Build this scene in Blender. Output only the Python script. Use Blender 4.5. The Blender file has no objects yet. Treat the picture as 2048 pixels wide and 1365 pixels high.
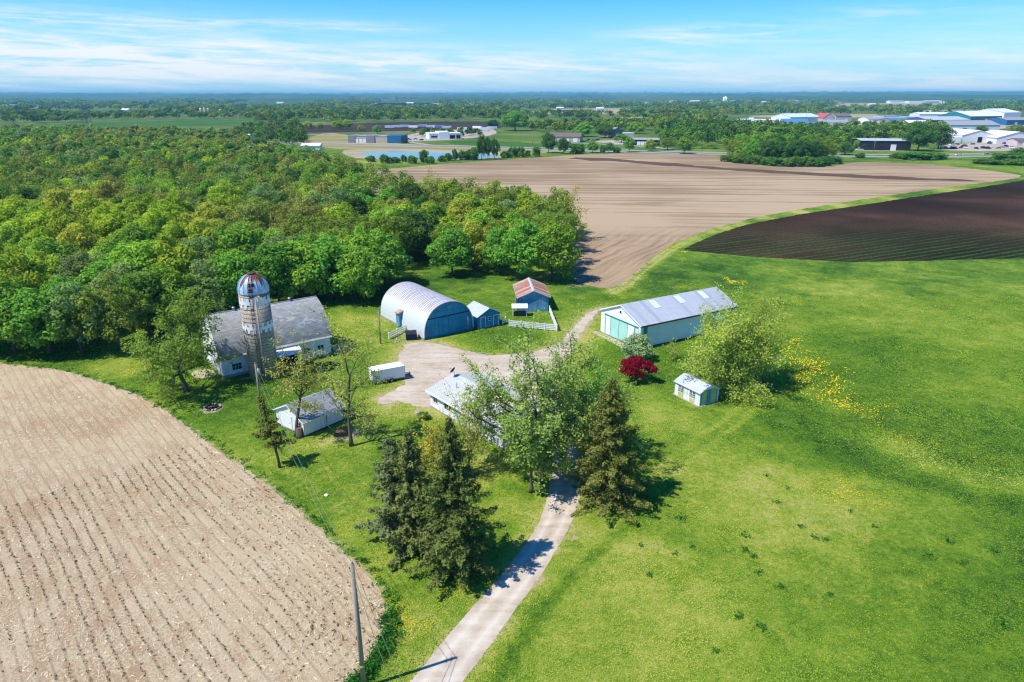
import bpy, bmesh, math, random
import numpy as np
from mathutils import Vector
from mathutils.geometry import tessellate_polygon

# ------------------------------------------------------------------ camera, sky, sun, exposure
SC = bpy.context.scene
COL = SC.collection
F, EYE, CAM_H = 1365.0, 192.0, 40.0            # focal length in photo pixels, horizon row, flying height
PITCH = math.atan((682.5 - EYE) / F)
SP, CP = math.sin(PITCH), math.cos(PITCH)
cam_d = bpy.data.cameras.new("camera")
cam = bpy.data.objects.new("camera", cam_d)
COL.objects.link(cam)
cam.location = (0, 0, CAM_H)
cam.rotation_euler = (math.pi / 2 - PITCH, 0, 0)
cam_d.sensor_width = 36.0
cam_d.lens = F / 2048 * 36.0
cam_d.clip_start, cam_d.clip_end = 1.0, 90000.0
SC.camera = cam

SUN_EL = 57.0
SUN_AZ = math.atan2(-0.915, -0.40)              # towards the sun, clockwise from +Y (it stands left and a little behind the camera)


def G(px, py, z=0.0):
    """the point of the level z that the photograph shows at (px, py)"""
    u, v = (px - 1024) / F, (py - 682.5) / F
    t = (CAM_H - z) / (SP + CP * v)
    return (u * t, t * (CP - SP * v))


def az_el(px, py):
    u, v = (px - 1024) / F, (py - 682.5) / F
    y, z = CP - SP * v, -SP - CP * v
    return math.atan2(u, y), math.atan2(z, math.hypot(u, y))


W = bpy.data.worlds.new("World")
SC.world = W
W.use_nodes = True
wt = W.node_tree
wt.nodes.clear()


class NT:
    """a little shorthand for node trees"""
    def __init__(s, nt):
        s.nt = nt

    def n(s, typ, **kw):
        nd = s.nt.nodes.new(typ)
        for k, v in kw.items():
            setattr(nd, k, v)
        return nd

    def set(s, nd, key, val):
        if isinstance(val, bpy.types.NodeSocket):
            s.nt.links.new(val, nd.inputs[key])
        else:
            if isinstance(val, tuple) and len(val) == 3 and nd.inputs[key].type == 'RGBA':
                val = val + (1.0,)
            nd.inputs[key].default_value = val
        return nd

    def m(s, op, a, b=0.5, c=None, clamp=False):
        nd = s.n('ShaderNodeMath', operation=op, use_clamp=clamp)
        s.set(nd, 0, a)
        s.set(nd, 1, b)
        if c is not None:
            s.set(nd, 2, c)
        return nd.outputs[0]

    def mix(s, fac, a, b, typ='MIX'):
        nd = s.n('ShaderNodeMix', data_type='RGBA', blend_type=typ)
        s.set(nd, 0, fac)
        s.set(nd, 6, a)
        s.set(nd, 7, b)
        return nd.outputs[2]

    def noise(s, vec, scale, detail=4.0, rough=0.55, dist=0.0):
        nd = s.n('ShaderNodeTexNoise')
        if vec is not None:
            s.set(nd, 'Vector', vec)
        nd.inputs['Scale'].default_value = scale
        nd.inputs['Detail'].default_value = detail
        nd.inputs['Roughness'].default_value = rough
        nd.inputs['Distortion'].default_value = dist
        return nd.outputs['Fac']

    def ramp(s, fac, stops, interp='LINEAR'):
        nd = s.n('ShaderNodeValToRGB')
        cr = nd.color_ramp
        cr.interpolation = interp
        while len(cr.elements) > 1:
            cr.elements.remove(cr.elements[-1])
        for i, (p, c) in enumerate(stops):
            e = cr.elements[0] if i == 0 else cr.elements.new(p)
            e.position = p
            if not isinstance(c, tuple):
                c = (c, c, c)
            e.color = c + (1.0,)
        s.set(nd, 0, fac)
        return nd.outputs[0]

    def smooth(s, x, lo, hi):
        nd = s.n('ShaderNodeMapRange', interpolation_type='SMOOTHSTEP')
        s.set(nd, 0, x)
        nd.inputs[1].default_value, nd.inputs[2].default_value = lo, hi
        return nd.outputs[0]

    def scale(s, vec, sx, sy, sz=1.0, rot=0.0):
        nd = s.n('ShaderNodeMapping')
        s.set(nd, 'Vector', vec)
        nd.inputs['Scale'].default_value = (sx, sy, sz)
        nd.inputs['Rotation'].default_value = (0, 0, rot)
        return nd.outputs[0]

    def sep(s, vec):
        nd = s.n('ShaderNodeSeparateXYZ')
        s.set(nd, 0, vec)
        return nd.outputs

    def comb(s, x, y, z=0.0):
        nd = s.n('ShaderNodeCombineXYZ')
        s.set(nd, 0, x)
        s.set(nd, 1, y)
        s.set(nd, 2, z)
        return nd.outputs[0]

    def attr(s, name):
        return s.n('ShaderNodeAttribute', attribute_name=name).outputs['Fac']


w = NT(wt)
sky = w.n('ShaderNodeTexSky', sky_type='NISHITA', sun_disc=False)
sky.sun_elevation = math.radians(SUN_EL)
sky.sun_rotation = SUN_AZ
sky.air_density, sky.dust_density, sky.ozone_density = 1.0, 0.25, 3.0
sky.altitude = 300
hs = w.n('ShaderNodeHueSaturation')
w.set(hs, 'Color', sky.outputs[0])
hs.inputs['Saturation'].default_value = 1.5
hs.inputs['Value'].default_value = 1.0
gen = w.n('ShaderNodeTexCoord').outputs['Generated']
gx, gy, gz = w.sep(gen)
azn = w.m('ARCTAN2', gx, gy)
eln = w.m('ARCSINE', gz)
# thin cirrus: soft elliptical banks broken up by streaked noise
streak = w.noise(w.comb(w.m('MULTIPLY', azn, 5.0), w.m('ADD', w.m('MULTIPLY', eln, 70.0), w.m('MULTIPLY', azn, 3.0))), 1.0, 7.0, 0.62, 0.6)
wisp = w.noise(w.comb(w.m('MULTIPLY', azn, 16.0), w.m('MULTIPLY', eln, 150.0)), 1.0, 6.0, 0.6, 0.9)
tot = None
for (px, py, wx, wy, amp) in [(130, 37, 320, 13, .85), (60, 128, 330, 30, 1.0), (420, 118, 430, 24, .85), (880, 140, 330, 22, .95),
                              (640, 50, 170, 8, .6), (1180, 122, 300, 18, .65), (1420, 70, 150, 15, 1.1), (1760, 22, 110, 9, .4),
                              (1650, 160, 420, 20, .75), (1940, 108, 140, 10, .55), (740, 178, 200, 9, .6), (300, 80, 500, 10, .5),
                              (-500, 90, 600, 60, .7), (2700, 90, 600, 60, .6), (1000, 172, 1600, 20, .25)]:
    a, e = az_el(px, py)
    dx = w.m('DIVIDE', w.m('SUBTRACT', azn, a), wx / F)
    dy = w.m('DIVIDE', w.m('SUBTRACT', w.m('ADD', eln, w.m('MULTIPLY', w.m('SUBTRACT', streak, .5), .02)), e), wy / F)
    r2 = w.m('ADD', w.m('MULTIPLY', dx, dx), w.m('MULTIPLY', dy, dy))
    g = w.m('MULTIPLY', w.m('POWER', 2.718, w.m('MULTIPLY', r2, -1.0)), amp)
    tot = g if tot is None else w.m('ADD', tot, g)
brk = w.m('ADD', w.smooth(streak, .36, .70), w.m('MULTIPLY', w.smooth(wisp, .35, .75), .5))
cl = w.m('MULTIPLY', tot, w.m('MULTIPLY', brk, .8), clamp=True)
tint = w.mix(1.0, hs.outputs[0], (0.42, 0.74, 0.93), 'MULTIPLY')
low = w.mix(w.m('MULTIPLY', w.smooth(gz, .13, -.005), .75), tint, (2.55, 3.85, 5.0))
cloudy = w.mix(cl, low, (4.85, 5.05, 5.15))
bg = w.n('ShaderNodeBackground')
w.set(bg, 'Color', cloudy)
bg.inputs['Strength'].default_value = 0.15
wo = w.n('ShaderNodeOutputWorld')
wt.links.new(bg.outputs[0], wo.inputs[0])

sun_d = bpy.data.lights.new("sun", 'SUN')
sun_d.energy = 4.4
sun_d.angle = math.radians(0.53)
sun_d.color = (1.0, 0.95, 0.86)
sun = bpy.data.objects.new("sun", sun_d)
COL.objects.link(sun)
_s = Vector((math.sin(SUN_AZ) * math.cos(math.radians(SUN_EL)), math.cos(SUN_AZ) * math.cos(math.radians(SUN_EL)), math.sin(math.radians(SUN_EL))))
sun.rotation_euler = _s.to_track_quat('Z', 'Y').to_euler()
sun.location = (-60, -20, 120)

vs = SC.view_settings
vs.view_transform, vs.look, vs.gamma, vs.use_curve_mapping = 'Standard', 'None', 1.0, False
vs.exposure = 0.42
SC.render.engine = 'CYCLES'
cy = SC.cycles
cy.max_bounces, cy.diffuse_bounces, cy.glossy_bounces, cy.transmission_bounces, cy.volume_bounces = 5, 3, 2, 3, 0
cy.use_denoising = True
cy.filter_width = 1.2
cy.caustics_reflective = cy.caustics_refractive = False


# ------------------------------------------------------------------ object helpers
def link(name, data, parent=None):
    o = bpy.data.objects.new(name, data)
    COL.objects.link(o)
    if parent is not None:
        o.parent = parent
    return o


def tag(o, label=None, cat=None, group=None, kind=None):
    for k, v in (('label', label), ('category', cat), ('group', group), ('kind', kind)):
        if v:
            o[k] = v
    return o


def thing(name, label, cat, loc=(0, 0, 0), rz=0.0, group=None):
    o = link(name, None)
    o.empty_display_size = 0.5
    o.location = loc
    o.rotation_euler = (0, 0, rz)
    return tag(o, label, cat, group)


def copy_tree(o, parent=None):
    c = o.copy()
    COL.objects.link(c)
    if parent is not None:
        c.parent = parent
    for ch in list(o.children):
        copy_tree(ch, c)
    return c


def fast_mesh(name, V, Fq, attrs=None, mats=(), smooth=False):
    """mesh from numpy arrays: V (n,3), Fq (m,k) all faces with k corners"""
    V = np.asarray(V, np.float32)
    Fq = np.asarray(Fq, np.int32)
    me = bpy.data.meshes.new(name)
    k = Fq.shape[1]
    me.vertices.add(len(V))
    me.loops.add(Fq.size)
    me.polygons.add(len(Fq))
    me.vertices.foreach_set('co', V.ravel())
    me.loops.foreach_set('vertex_index', Fq.ravel())
    me.polygons.foreach_set('loop_start', np.arange(0, Fq.size, k, dtype=np.int32))
    if smooth:
        me.polygons.foreach_set('use_smooth', np.ones(len(Fq), bool))
    for an, (typ, dom, data) in (attrs or {}).items():
        at = me.attributes.new(an, typ, dom)
        at.data.foreach_set('color' if typ == 'FLOAT_COLOR' else 'value', np.asarray(data, np.float32).ravel())
    for m_ in mats:
        me.materials.append(m_)
    me.update(calc_edges=True)
    return me


class MB:
    """collects boxes, prisms and tubes in local coordinates; build() links them as one mesh object"""
    def __init__(s):
        s.v, s.f, s.mi, s.uv, s.sm = [], [], [], [], []

    def face(s, pts, mi=0, uv=None, sm=False):
        b = len(s.v)
        s.v += [tuple(p) for p in pts]
        s.f.append(tuple(range(b, b + len(pts))))
        s.mi.append(mi)
        s.uv.append(uv)
        s.sm.append(sm)

    def box(s, x0, x1, y0, y1, z0, z1, mi=0):
        P = [(x0, y0, z0), (x1, y0, z0), (x1, y1, z0), (x0, y1, z0), (x0, y0, z1), (x1, y0, z1), (x1, y1, z1), (x0, y1, z1)]
        b = len(s.v)
        s.v += P
        for q in ((3, 2, 1, 0), (4, 5, 6, 7), (0, 1, 5, 4), (1, 2, 6, 5), (2, 3, 7, 6), (3, 0, 4, 7)):
            s.f.append(tuple(b + i for i in q))
            s.mi.append(mi)
            s.uv.append(None)
            s.sm.append(False)
        return s

    def prism(s, prof, a0, a1, axis='y', mi=0, cap=None, sm=False, caps=True):
        """prof: list of (u, z); extruded along axis from a0 to a1"""
        def P(u, z, a):
            return (u, a, z) if axis == 'y' else (a, u, z)
        n = len(prof)
        arc = [0.0]
        for i in range(n):
            q0, q1 = prof[i], prof[(i + 1) % n]
            arc.append(arc[-1] + math.hypot(q1[0] - q0[0], q1[1] - q0[1]))
        for i in range(n):
            q0, q1 = prof[i], prof[(i + 1) % n]
            s.face([P(*q0, a0), P(*q1, a0), P(*q1, a1), P(*q0, a1)], mi, [(a0, arc[i]), (a0, arc[i + 1]), (a1, arc[i + 1]), (a1, arc[i])], sm)
        if caps:
            cm = mi if cap is None else cap
            s.face([P(*q, a0) for q in reversed(prof)], cm)
            s.face([P(*q, a1) for q in prof], cm)
        return s

    def tube(s, pts, rad, n=6, mi=0, cap=True, sm=True):
        pts = [Vector(p) for p in pts]
        if not hasattr(rad, '__len__'):
            rad = [rad] * len(pts)
        b = len(s.v)
        for i, p in enumerate(pts):
            d = (pts[min(i + 1, len(pts) - 1)] - pts[max(i - 1, 0)])
            if d.length < 1e-9:
                d = Vector((0, 0, 1))
            d.normalize()
            a = d.orthogonal().normalized() if abs(d.z) < .95 else Vector((1, 0, 0)).cross(d).normalized()
            if abs(d.z) < .95:
                a = Vector((0, 0, 1)).cross(d).normalized()
            c = d.cross(a)
            for k in range(n):
                t = 2 * math.pi * k / n
                s.v.append(tuple(p + (a * math.cos(t) + c * math.sin(t)) * rad[i]))
        for i in range(len(pts) - 1):
            for k in range(n):
                k2 = (k + 1) % n
                s.f.append((b + i * n + k, b + i * n + k2, b + (i + 1) * n + k2, b + (i + 1) * n + k))
                s.mi.append(mi)
                s.uv.append(None)
                s.sm.append(sm)
        if cap:
            s.f.append(tuple(b + k for k in reversed(range(n))))
            s.f.append(tuple(b + (len(pts) - 1) * n + k for k in range(n)))
            s.mi += [mi, mi]
            s.uv += [None, None]
            s.sm += [False, False]
        return s

    def build(s, name, mats, parent=None, loc=None):
        me = bpy.data.meshes.new(name)
        me.from_pydata(s.v, [], s.f)
        if not isinstance(mats, (list, tuple)):
            mats = [mats]
        for m_ in mats:
            me.materials.append(m_)
        me.polygons.foreach_set('material_index', s.mi)
        me.polygons.foreach_set('use_smooth', s.sm)
        if any(u is not None for u in s.uv):
            lay = me.uv_layers.new(name='UVMap')
            flat = []
            for f_, u in zip(s.f, s.uv):
                for i in range(len(f_)):
                    flat += list(u[i]) if u is not None else [0.0, 0.0]
            lay.data.foreach_set('uv', flat)
        me.update()
        o = link(name, me, parent)
        if loc:
            o.location = loc
        return o


# ------------------------------------------------------------------ materials
def new_mat(name):
    m_ = bpy.data.materials.new(name)
    m_.use_nodes = True
    nt = m_.node_tree
    nt.nodes.clear()
    t = NT(nt)
    b = t.n('ShaderNodeBsdfPrincipled')
    o = t.n('ShaderNodeOutputMaterial')
    nt.links.new(b.outputs[0], o.inputs[0])
    b.inputs['Specular IOR Level'].default_value = 0.2
    return m_, t, b


def bump(t, b, h, strength=0.4, dist=0.05):
    nd = t.n('ShaderNodeBump')
    nd.inputs['Strength'].default_value = strength
    nd.inputs['Distance'].default_value = dist
    t.set(nd, 'Height', h)
    t.nt.links.new(nd.outputs[0], b.inputs['Normal'])


def painted(name, col, rough=.6, metal=0.0, var=.12, dirt=None, dirt_amt=.35, plank=None, plank_dir='v', scale=1.0):
    """paint or sheet metal with weathering; plank = board width in metres (grooves along the board)"""
    m_, t, b = new_mat(name)
    P = t.n('ShaderNodeTexCoord').outputs['Object']
    n1 = t.noise(P, .7 * scale, 5, .6)
    n2 = t.noise(t.scale(P, 1, 1, .12), 4.0 * scale, 4, .6)
    lo = tuple(c * (1 - var) for c in col)
    hi = tuple(min(1, c * (1 + var)) for c in col)
    c = t.mix(t.smooth(n1, .3, .7), lo, hi)
    if dirt:
        c = t.mix(t.m('MULTIPLY', t.smooth(t.m('ADD', t.m('MULTIPLY', n1, .5), t.m('MULTIPLY', n2, .5)), .47, .66), dirt_amt), c, dirt)
    t.set(b, 'Base Color', c)
    t.set(b, 'Roughness', rough)
    t.set(b, 'Metallic', metal)
    if plank:
        x, y, z = t.sep(P)
        q = t.m('ADD', x, y) if plank_dir == 'v' else z
        fr = t.m('FRACT', t.m('DIVIDE', q, plank))
        gr = t.m('ADD', t.smooth(fr, 0.0, .1), t.m('SUBTRACT', 0.0, t.smooth(fr, .9, 1.0)))
        bump(t, b, gr, .5, .03)
    return m_


def flat(name, col, rough=.6, metal=0.0):
    m_, t, b = new_mat(name)
    P = t.n('ShaderNodeTexCoord').outputs['Object']
    n1 = t.noise(P, 1.5, 4)
    t.set(b, 'Base Color', t.mix(n1, tuple(c * .85 for c in col), tuple(min(1, c * 1.12) for c in col)))
    t.set(b, 'Roughness', rough)
    t.set(b, 'Metallic', metal)
    return m_


M = {}
M['white_wood'] = painted('white painted boards', (.82, .82, .81), .6, 0, .06, (.38, .36, .32), .55, .16, 'h')
M['white_clean'] = painted('clean white paint', (.8, .8, .8), .5, 0, .04)
M['white_vinyl'] = flat('white vinyl', (.8, .81, .8), .4)
M['white_metal'] = painted('white steel siding', (.84, .86, .85), .45, 0, .05, None, .3, .23, 'v')
M['aqua_metal'] = painted('pale green steel siding', (.40, .70, .62), .45, 0, .06, None, .3, .23, 'v')
M['green_metal'] = painted('green steel trim', (.01, .26, .17), .4, 0, .1)
M['ribbed_roof'] = painted('galvanised ribbed roofing', (.54, .58, .63), .42, .15, .12, (.36, .39, .44), .4, None)
M['skylight'] = flat('pale translucent roof panel', (.62, .72, .66), .4)
M['blue_wood'] = painted('faded blue boards', (.03, .17, .30), .75, 0, .2, (.12, .25, .33), .45, .2, 'v')
M['blue_dark'] = painted('blue green door boards', (.022, .24, .42), .65, 0, .18, (.05, .27, .40), .5, .3, 'v')
M['blue_pale'] = painted('worn pale blue boards', (.08, .27, .44), .75, 0, .2, (.3, .42, .5), .55, .2, 'v')
M['glass'] = flat('dark window glass', (.02, .03, .04), .08)
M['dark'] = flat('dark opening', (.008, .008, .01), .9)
M['rust'] = painted('rust', (.27, .10, .055), .8, 0, .3)
M['concrete'] = painted('weathered concrete', (.36, .33, .28), .85, 0, .15, (.2, .18, .15), .4)
M['pole_wood'] = painted('grey weathered pole', (.27, .24, .20), .85, 0, .15, (.15, .13, .11), .4)
M['dark_wood'] = painted('dark brown wood', (.09, .065, .045), .85, 0, .2)
M['black_metal'] = flat('dark metal', (.03, .03, .035), .5, .3)
M['grey_metal'] = flat('grey metal', (.35, .37, .39), .4, .5)
M['white_trailer'] = painted('white trailer skin', (.78, .82, .86), .35, 0, .03, (.5, .5, .5), .2)
M['navy'] = flat('navy blue steel', (.008, .025, .10), .5)
M['tyre'] = flat('black rubber', (.02, .02, .02), .8)
M['wire'] = flat('bare cable', (.22, .24, .14), .6)
M['pale_roof'] = painted('pale corrugated roof', (.56, .60, .63), .4, .15, .08, (.4, .42, .45), .35)
M['lime_panel'] = painted('sun faded yellow green panel', (.45, .52, .10), .7, 0, .15, (.5, .5, .4), .3)


def shingle_mat(name, c1, c2, c3, bw=.3, bh=.14, uv=True):
    m_, t, b = new_mat(name)
    tc = t.n('ShaderNodeTexCoord')
    vec = tc.outputs['UV'] if uv else tc.outputs['Object']
    br = t.n('ShaderNodeTexBrick')
    t.set(br, 'Vector', vec)
    br.inputs['Scale'].default_value = 1.0
    br.inputs['Brick Width'].default_value = bw
    br.inputs['Row Height'].default_value = bh
    br.inputs['Mortar Size'].default_value = .012
    t.set(br, 'Color1', c1)
    t.set(br, 'Color2', c2)
    t.set(br, 'Mortar', tuple(x * .35 for x in c1))
    n1 = t.noise(tc.outputs['Object'], .35, 3, .5)
    n2 = t.noise(tc.outputs['Object'], 1.3, 4, .6)
    br2 = t.n('ShaderNodeTexBrick')
    t.set(br2, 'Vector', vec)
    br2.inputs['Scale'].default_value = 1.0
    br2.inputs['Brick Width'].default_value = bw
    br2.inputs['Row Height'].default_value = bh
    br2.inputs['Mortar Size'].default_value = 0
    t.set(br2, 'Color1', (0, 0, 0))
    t.set(br2, 'Color2', (1, 1, 1))
    pick = t.m('ADD', br2.outputs['Color'], t.m('MULTIPLY', t.m('SUBTRACT', n1, .55), 3.2))
    col = t.mix(t.smooth(pick, .75, .95), br.outputs['Color'], c3)
    col = t.mix(t.m('MULTIPLY', n2, .5), col, t.mix(1.0, col, (.55, .55, .55), 'MULTIPLY'))
    t.set(b, 'Base Color', col)
    t.set(b, 'Roughness', .9)
    bump(t, b, br.outputs['Fac'], -.6, .03)
    return m_


M['barn_shingle'] = shingle_mat('barn shingles', (.32, .325, .31), (.43, .44, .42), (.50, .515, .49), .62, .27)
M['grey_shingle'] = shingle_mat('grey asphalt shingles', (.24, .26, .28), (.36, .38, .40), (.38, .40, .41), .4, .2)
M['house_shingle'] = shingle_mat('pale house shingles', (.54, .56, .53), (.60, .62, .58), (.58, .60, .57), .4, .2)


def rust_roof_mat(name, base, rust, period, axis, amount):
    """ribbed roofing whose panels have rusted to different degrees"""
    m_, t, b = new_mat(name)
    P = t.n('ShaderNodeTexCoord').outputs['Object']
    x, y, z = t.sep(P)
    q = x if axis == 'x' else y
    wn = t.n('ShaderNodeTexWhiteNoise', noise_dimensions='1D')
    t.set(wn, 'W', t.m('FLOOR', t.m('DIVIDE', q, period)))
    n = t.noise(P, 1.1, 5, .6)
    n2 = t.noise(t.scale(P, 3 if axis == 'x' else 6, 6 if axis == 'x' else 3, .8), 1.0, 4, .6)
    k = t.m('ADD', t.m('MULTIPLY', wn.outputs['Value'], .45), t.m('ADD', t.m('MULTIPLY', n, .6), t.m('MULTIPLY', n2, .4)))
    return m_, t, b, k, (x, y, z), P


m_, t, b, k, _, P = rust_roof_mat('rusted ribbed roof', None, None, .75, 'y', 1)
t.set(b, 'Base Color', t.mix(t.smooth(k, .42, .95), (.50, .40, .36), t.mix(t.noise(P, 5, 3), (.30, .10, .05), (.42, .17, .09))))
t.set(b, 'Roughness', .7)
M['rust_roof'] = m_

m_, t, b, k, (x, y, z), P = rust_roof_mat('arched sheet roof', None, None, .61, 'y', 1)
top = t.smooth(z, 3.7, 5.1)
fr = t.m('FRACT', t.m('DIVIDE', y, .61))
band = t.smooth(fr, .35, .55)
rs = t.m('MULTIPLY', top, t.smooth(t.m('ADD', t.m('MULTIPLY', k, .6), t.m('MULTIPLY', band, .5)), .42, .72))
t.set(b, 'Base Color', t.mix(t.m('MULTIPLY', rs, .7), t.mix(t.noise(P, .6, 4), (.68, .73, .78), (.76, .80, .83)), (.25, .115, .075)))
t.set(b, 'Roughness', .42)
t.set(b, 'Metallic', .25)
seam = t.m('ADD', t.smooth(fr, 0, .08), t.m('SUBTRACT', 0.0, t.smooth(fr, .92, 1.0)))
bump(t, b, seam, .5, .03)
M['arch_roof'] = m_

m_, t, b, k, (x, y, z), P = rust_roof_mat('galvanised panel roof', None, None, .92, 'x', 1)
pn_ = t.n('ShaderNodeTexWhiteNoise', noise_dimensions='1D')
t.set(pn_, 'W', t.m('FLOOR', t.m('DIVIDE', x, .92)))
fr = t.m('FRACT', t.m('DIVIDE', x, .46))
c = t.mix(pn_.outputs['Value'], (.40, .43, .49), (.58, .61, .66))
c = t.mix(t.m('MULTIPLY', t.smooth(fr, .78, .9), .55), c, (.24, .26, .31))
c = t.mix(t.m('MULTIPLY', t.smooth(k, .65, .95), .4), c, (.34, .36, .40))
t.set(b, 'Base Color', c)
t.set(b, 'Roughness', .42)
t.set(b, 'Metallic', .15)
M['ribbed_roof'] = m_

# silo: concrete staves laid in courses round the tower
m_, t, b = new_mat('silo staves')
P = t.n('ShaderNodeTexCoord').outputs['Object']
x, y, z = t.sep(P)
ang = t.m('ARCTAN2', y, x)
br = t.n('ShaderNodeTexBrick')
t.set(br, 'Vector', t.comb(t.m('MULTIPLY', ang, 2.15), z))
br.inputs['Scale'].default_value = 1.0
br.inputs['Brick Width'].default_value = .42
br.inputs['Row Height'].default_value = .5
br.inputs['Mortar Size'].default_value = .022
t.set(br, 'Color1', (.40, .345, .27))
t.set(br, 'Color2', (.52, .455, .365))
t.set(br, 'Mortar', (.13, .115, .095))
n = t.noise(t.scale(P, 1, 1, .25), 1.2, 5, .6)
c = t.mix(t.smooth(n, .45, .7), br.outputs['Color'], (.33, .29, .235))
t.set(b, 'Base Color', c)
t.set(b, 'Roughness', .9)
bump(t, b, br.outputs['Fac'], -.5, .03)
M['staves'] = m_

# silo dome: blue galvanised gores with rust running down from the crown
m_, t, b = new_mat('rusting dome sheet')
P = t.n('ShaderNodeTexCoord').outputs['Object']
x, y, z = t.sep(P)
ang = t.m('ARCTAN2', y, x)
seg = t.m('FLOOR', t.m('MULTIPLY', ang, 10 / math.pi))
wn = t.n('ShaderNodeTexWhiteNoise', noise_dimensions='1D')
t.set(wn, 'W', t.m('ADD', seg, 4.3))
st = t.noise(t.comb(t.m('MULTIPLY', ang, 7.0), t.m('MULTIPLY', z, .45)), 1.0, 4, .6)
hgt = t.m('MULTIPLY', z, .2)
k = t.m('ADD', t.m('ADD', t.m('MULTIPLY', wn.outputs['Value'], .42), t.m('MULTIPLY', st, .7)), hgt)
front = t.m('MULTIPLY', t.smooth(y, .6, -1.5), .12)
rs = t.smooth(t.m('ADD', k, front), 1.04, 1.12)
blue = t.mix(wn.outputs['Value'], (.15, .36, .58), (.55, .66, .76))
t.set(b, 'Base Color', t.mix(rs, blue, t.mix(st, (.11, .035, .02), (.26, .09, .05))))
t.set(b, 'Roughness', .45)
t.set(b, 'Metallic', .15)
M['dome'] = m_


# ------------------------------------------------------------------ ground and fields
def poly_dist(X, Y, pts, closed=False):
    d = np.full(X.shape, 1e9)
    n = len(pts)
    for i in range(n if closed else n - 1):
        (x0, y0), (x1, y1) = pts[i], pts[(i + 1) % n]
        dx, dy = x1 - x0, y1 - y0
        L2 = dx * dx + dy * dy + 1e-9
        tt = np.clip(((X - x0) * dx + (Y - y0) * dy) / L2, 0, 1)
        d = np.minimum(d, np.hypot(X - x0 - tt * dx, Y - y0 - tt * dy))
    return d


def inside(X, Y, pts):
    r = np.zeros(X.shape, bool)
    n = len(pts)
    for i in range(n):
        (x0, y0), (x1, y1) = pts[i], pts[(i + 1) % n]
        if y0 == y1:
            continue
        c = ((y0 > Y) != (y1 > Y)) & (X < (x1 - x0) * (Y - y0) / (y1 - y0) + x0)
        r ^= c
    return r


def pix(*p):
    return [G(a, b_) for a, b_ in p]


FIELD_EDGE = pix((0, 727), (60, 734), (110, 739), (160, 752), (215, 770), (275, 790), (330, 822), (385, 862), (430, 897), (480, 930), (530, 968),
                 (580, 1010), (630, 1052), (680, 1098), (720, 1130), (755, 1170), (772, 1215), (775, 1255), (762, 1290), (735, 1330), (700, 1365), (660, 1410))
FIELD = [(-240, 122), (-150, 116)] + FIELD_EDGE + [(-16, 25), (-60, -20), (-240, -20)]
BROWN = pix((742, 341), (870, 330), (1020, 319), (1150, 310), (1300, 305.5), (1400, 307), (1470, 318), (1560, 330), (1660, 332), (1720, 324), (1850, 328), (2000, 344), (2044, 351),
            (2036, 357), (1990, 363), (1850, 381), (1700, 403), (1600, 419), (1500, 438), (1420, 459), (1350, 486), (1310, 511), (1270, 546), (1243, 570), (1222, 577),
            (1190, 576), (1155, 565), (1128, 535), (1105, 500), (1050, 470), (950, 450), (840, 425), (740, 385), (690, 352))
DARK = pix((2700, 268), (2300, 325), (2150, 345), (2048, 361), (1960, 375), (1850, 391), (1700, 414), (1600, 429), (1500, 448), (1440, 466), (1390, 487), (1362, 500), (1420, 507),
           (1550, 517), (1700, 525), (1850, 522), (2048, 517), (2400, 512), (3000, 505))
DRIVE_L = pix((760, 1430), (822, 1363), (900, 1264), (951, 1209), (1005, 1148), (1044, 1100), (1078, 1050), (1098, 982), (1107, 925), (1098, 880), (1088, 850), (1062, 810), (1030, 770))
DRIVE_R = pix((868, 1440), (928, 1363), (1010, 1249), (1078, 1160), (1112, 1100), (1143, 1050), (1163, 987), (1162, 925), (1150, 884), (1136, 850), (1128, 810), (1120, 775))
YARD = pix((812, 688), (850, 684), (890, 692), (940, 704), (985, 712), (1050, 707), (1100, 696), (1124, 680), (1148, 655), (1169, 632), (1187, 620), (1199, 616), (1195, 627), (1179, 645), (1166, 662),
           (1150, 686), (1138, 708), (1122, 730), (1108, 750), (1112, 775), (1030, 775), (1000, 790), (930, 830), (860, 815), (830, 812), (795, 800), (768, 812), (752, 800), (785, 782), (812, 770), (806, 745), (796, 715))
STRIP = pix((1222, 585), (1250, 572), (1290, 537), (1335, 503), (1400, 470), (1500, 441), (1700, 407), (1990, 366))


def jitter_outline(pts, step, amp, seed, smooth_n=2):
    rng = np.random.default_rng(seed)
    out = []
    n = len(pts)
    for i in range(n):
        a, c_ = np.array(pts[i]), np.array(pts[(i + 1) % n])
        L = np.hypot(*(c_ - a))
        far = max(40.0, min(a[1], c_[1]))
        k = max(1, int(L / (step * max(1, far / 90))))
        k = min(k, 160)
        for j in range(k):
            out.append(a + (c_ - a) * j / k)
    out = np.array(out)
    for _ in range(smooth_n):
        out = (np.roll(out, 1, 0) + 2 * out + np.roll(out, -1, 0)) / 4
    out += rng.normal(0, amp, out.shape) * np.clip(out[:, 1:2] / 90, 1, 4)
    return [tuple(p) for p in out]


def sheet(name, pts, z, mat, step=.8, amp=.12, seed=1, smooth_n=2):
    o_ = jitter_outline(pts, step, amp, seed, smooth_n)
    V = [Vector((p[0], p[1], 0)) for p in o_]
    tris = tessellate_polygon([V])
    me = bpy.data.meshes.new(name)
    me.from_pydata([(p[0], p[1], z) for p in o_], [], [tuple(t_) for t_ in tris])
    me.materials.append(mat)
    me.update()
    bm = bmesh.new()
    bm.from_mesh(me)
    bmesh.ops.recalc_face_normals(bm, faces=bm.faces)
    for f_ in bm.faces:
        if f_.normal.z < 0:
            f_.normal_flip()
    bm.to_mesh(me)
    bm.free()
    o = link(name, me)
    o['kind'] = 'structure'
    return o


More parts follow.
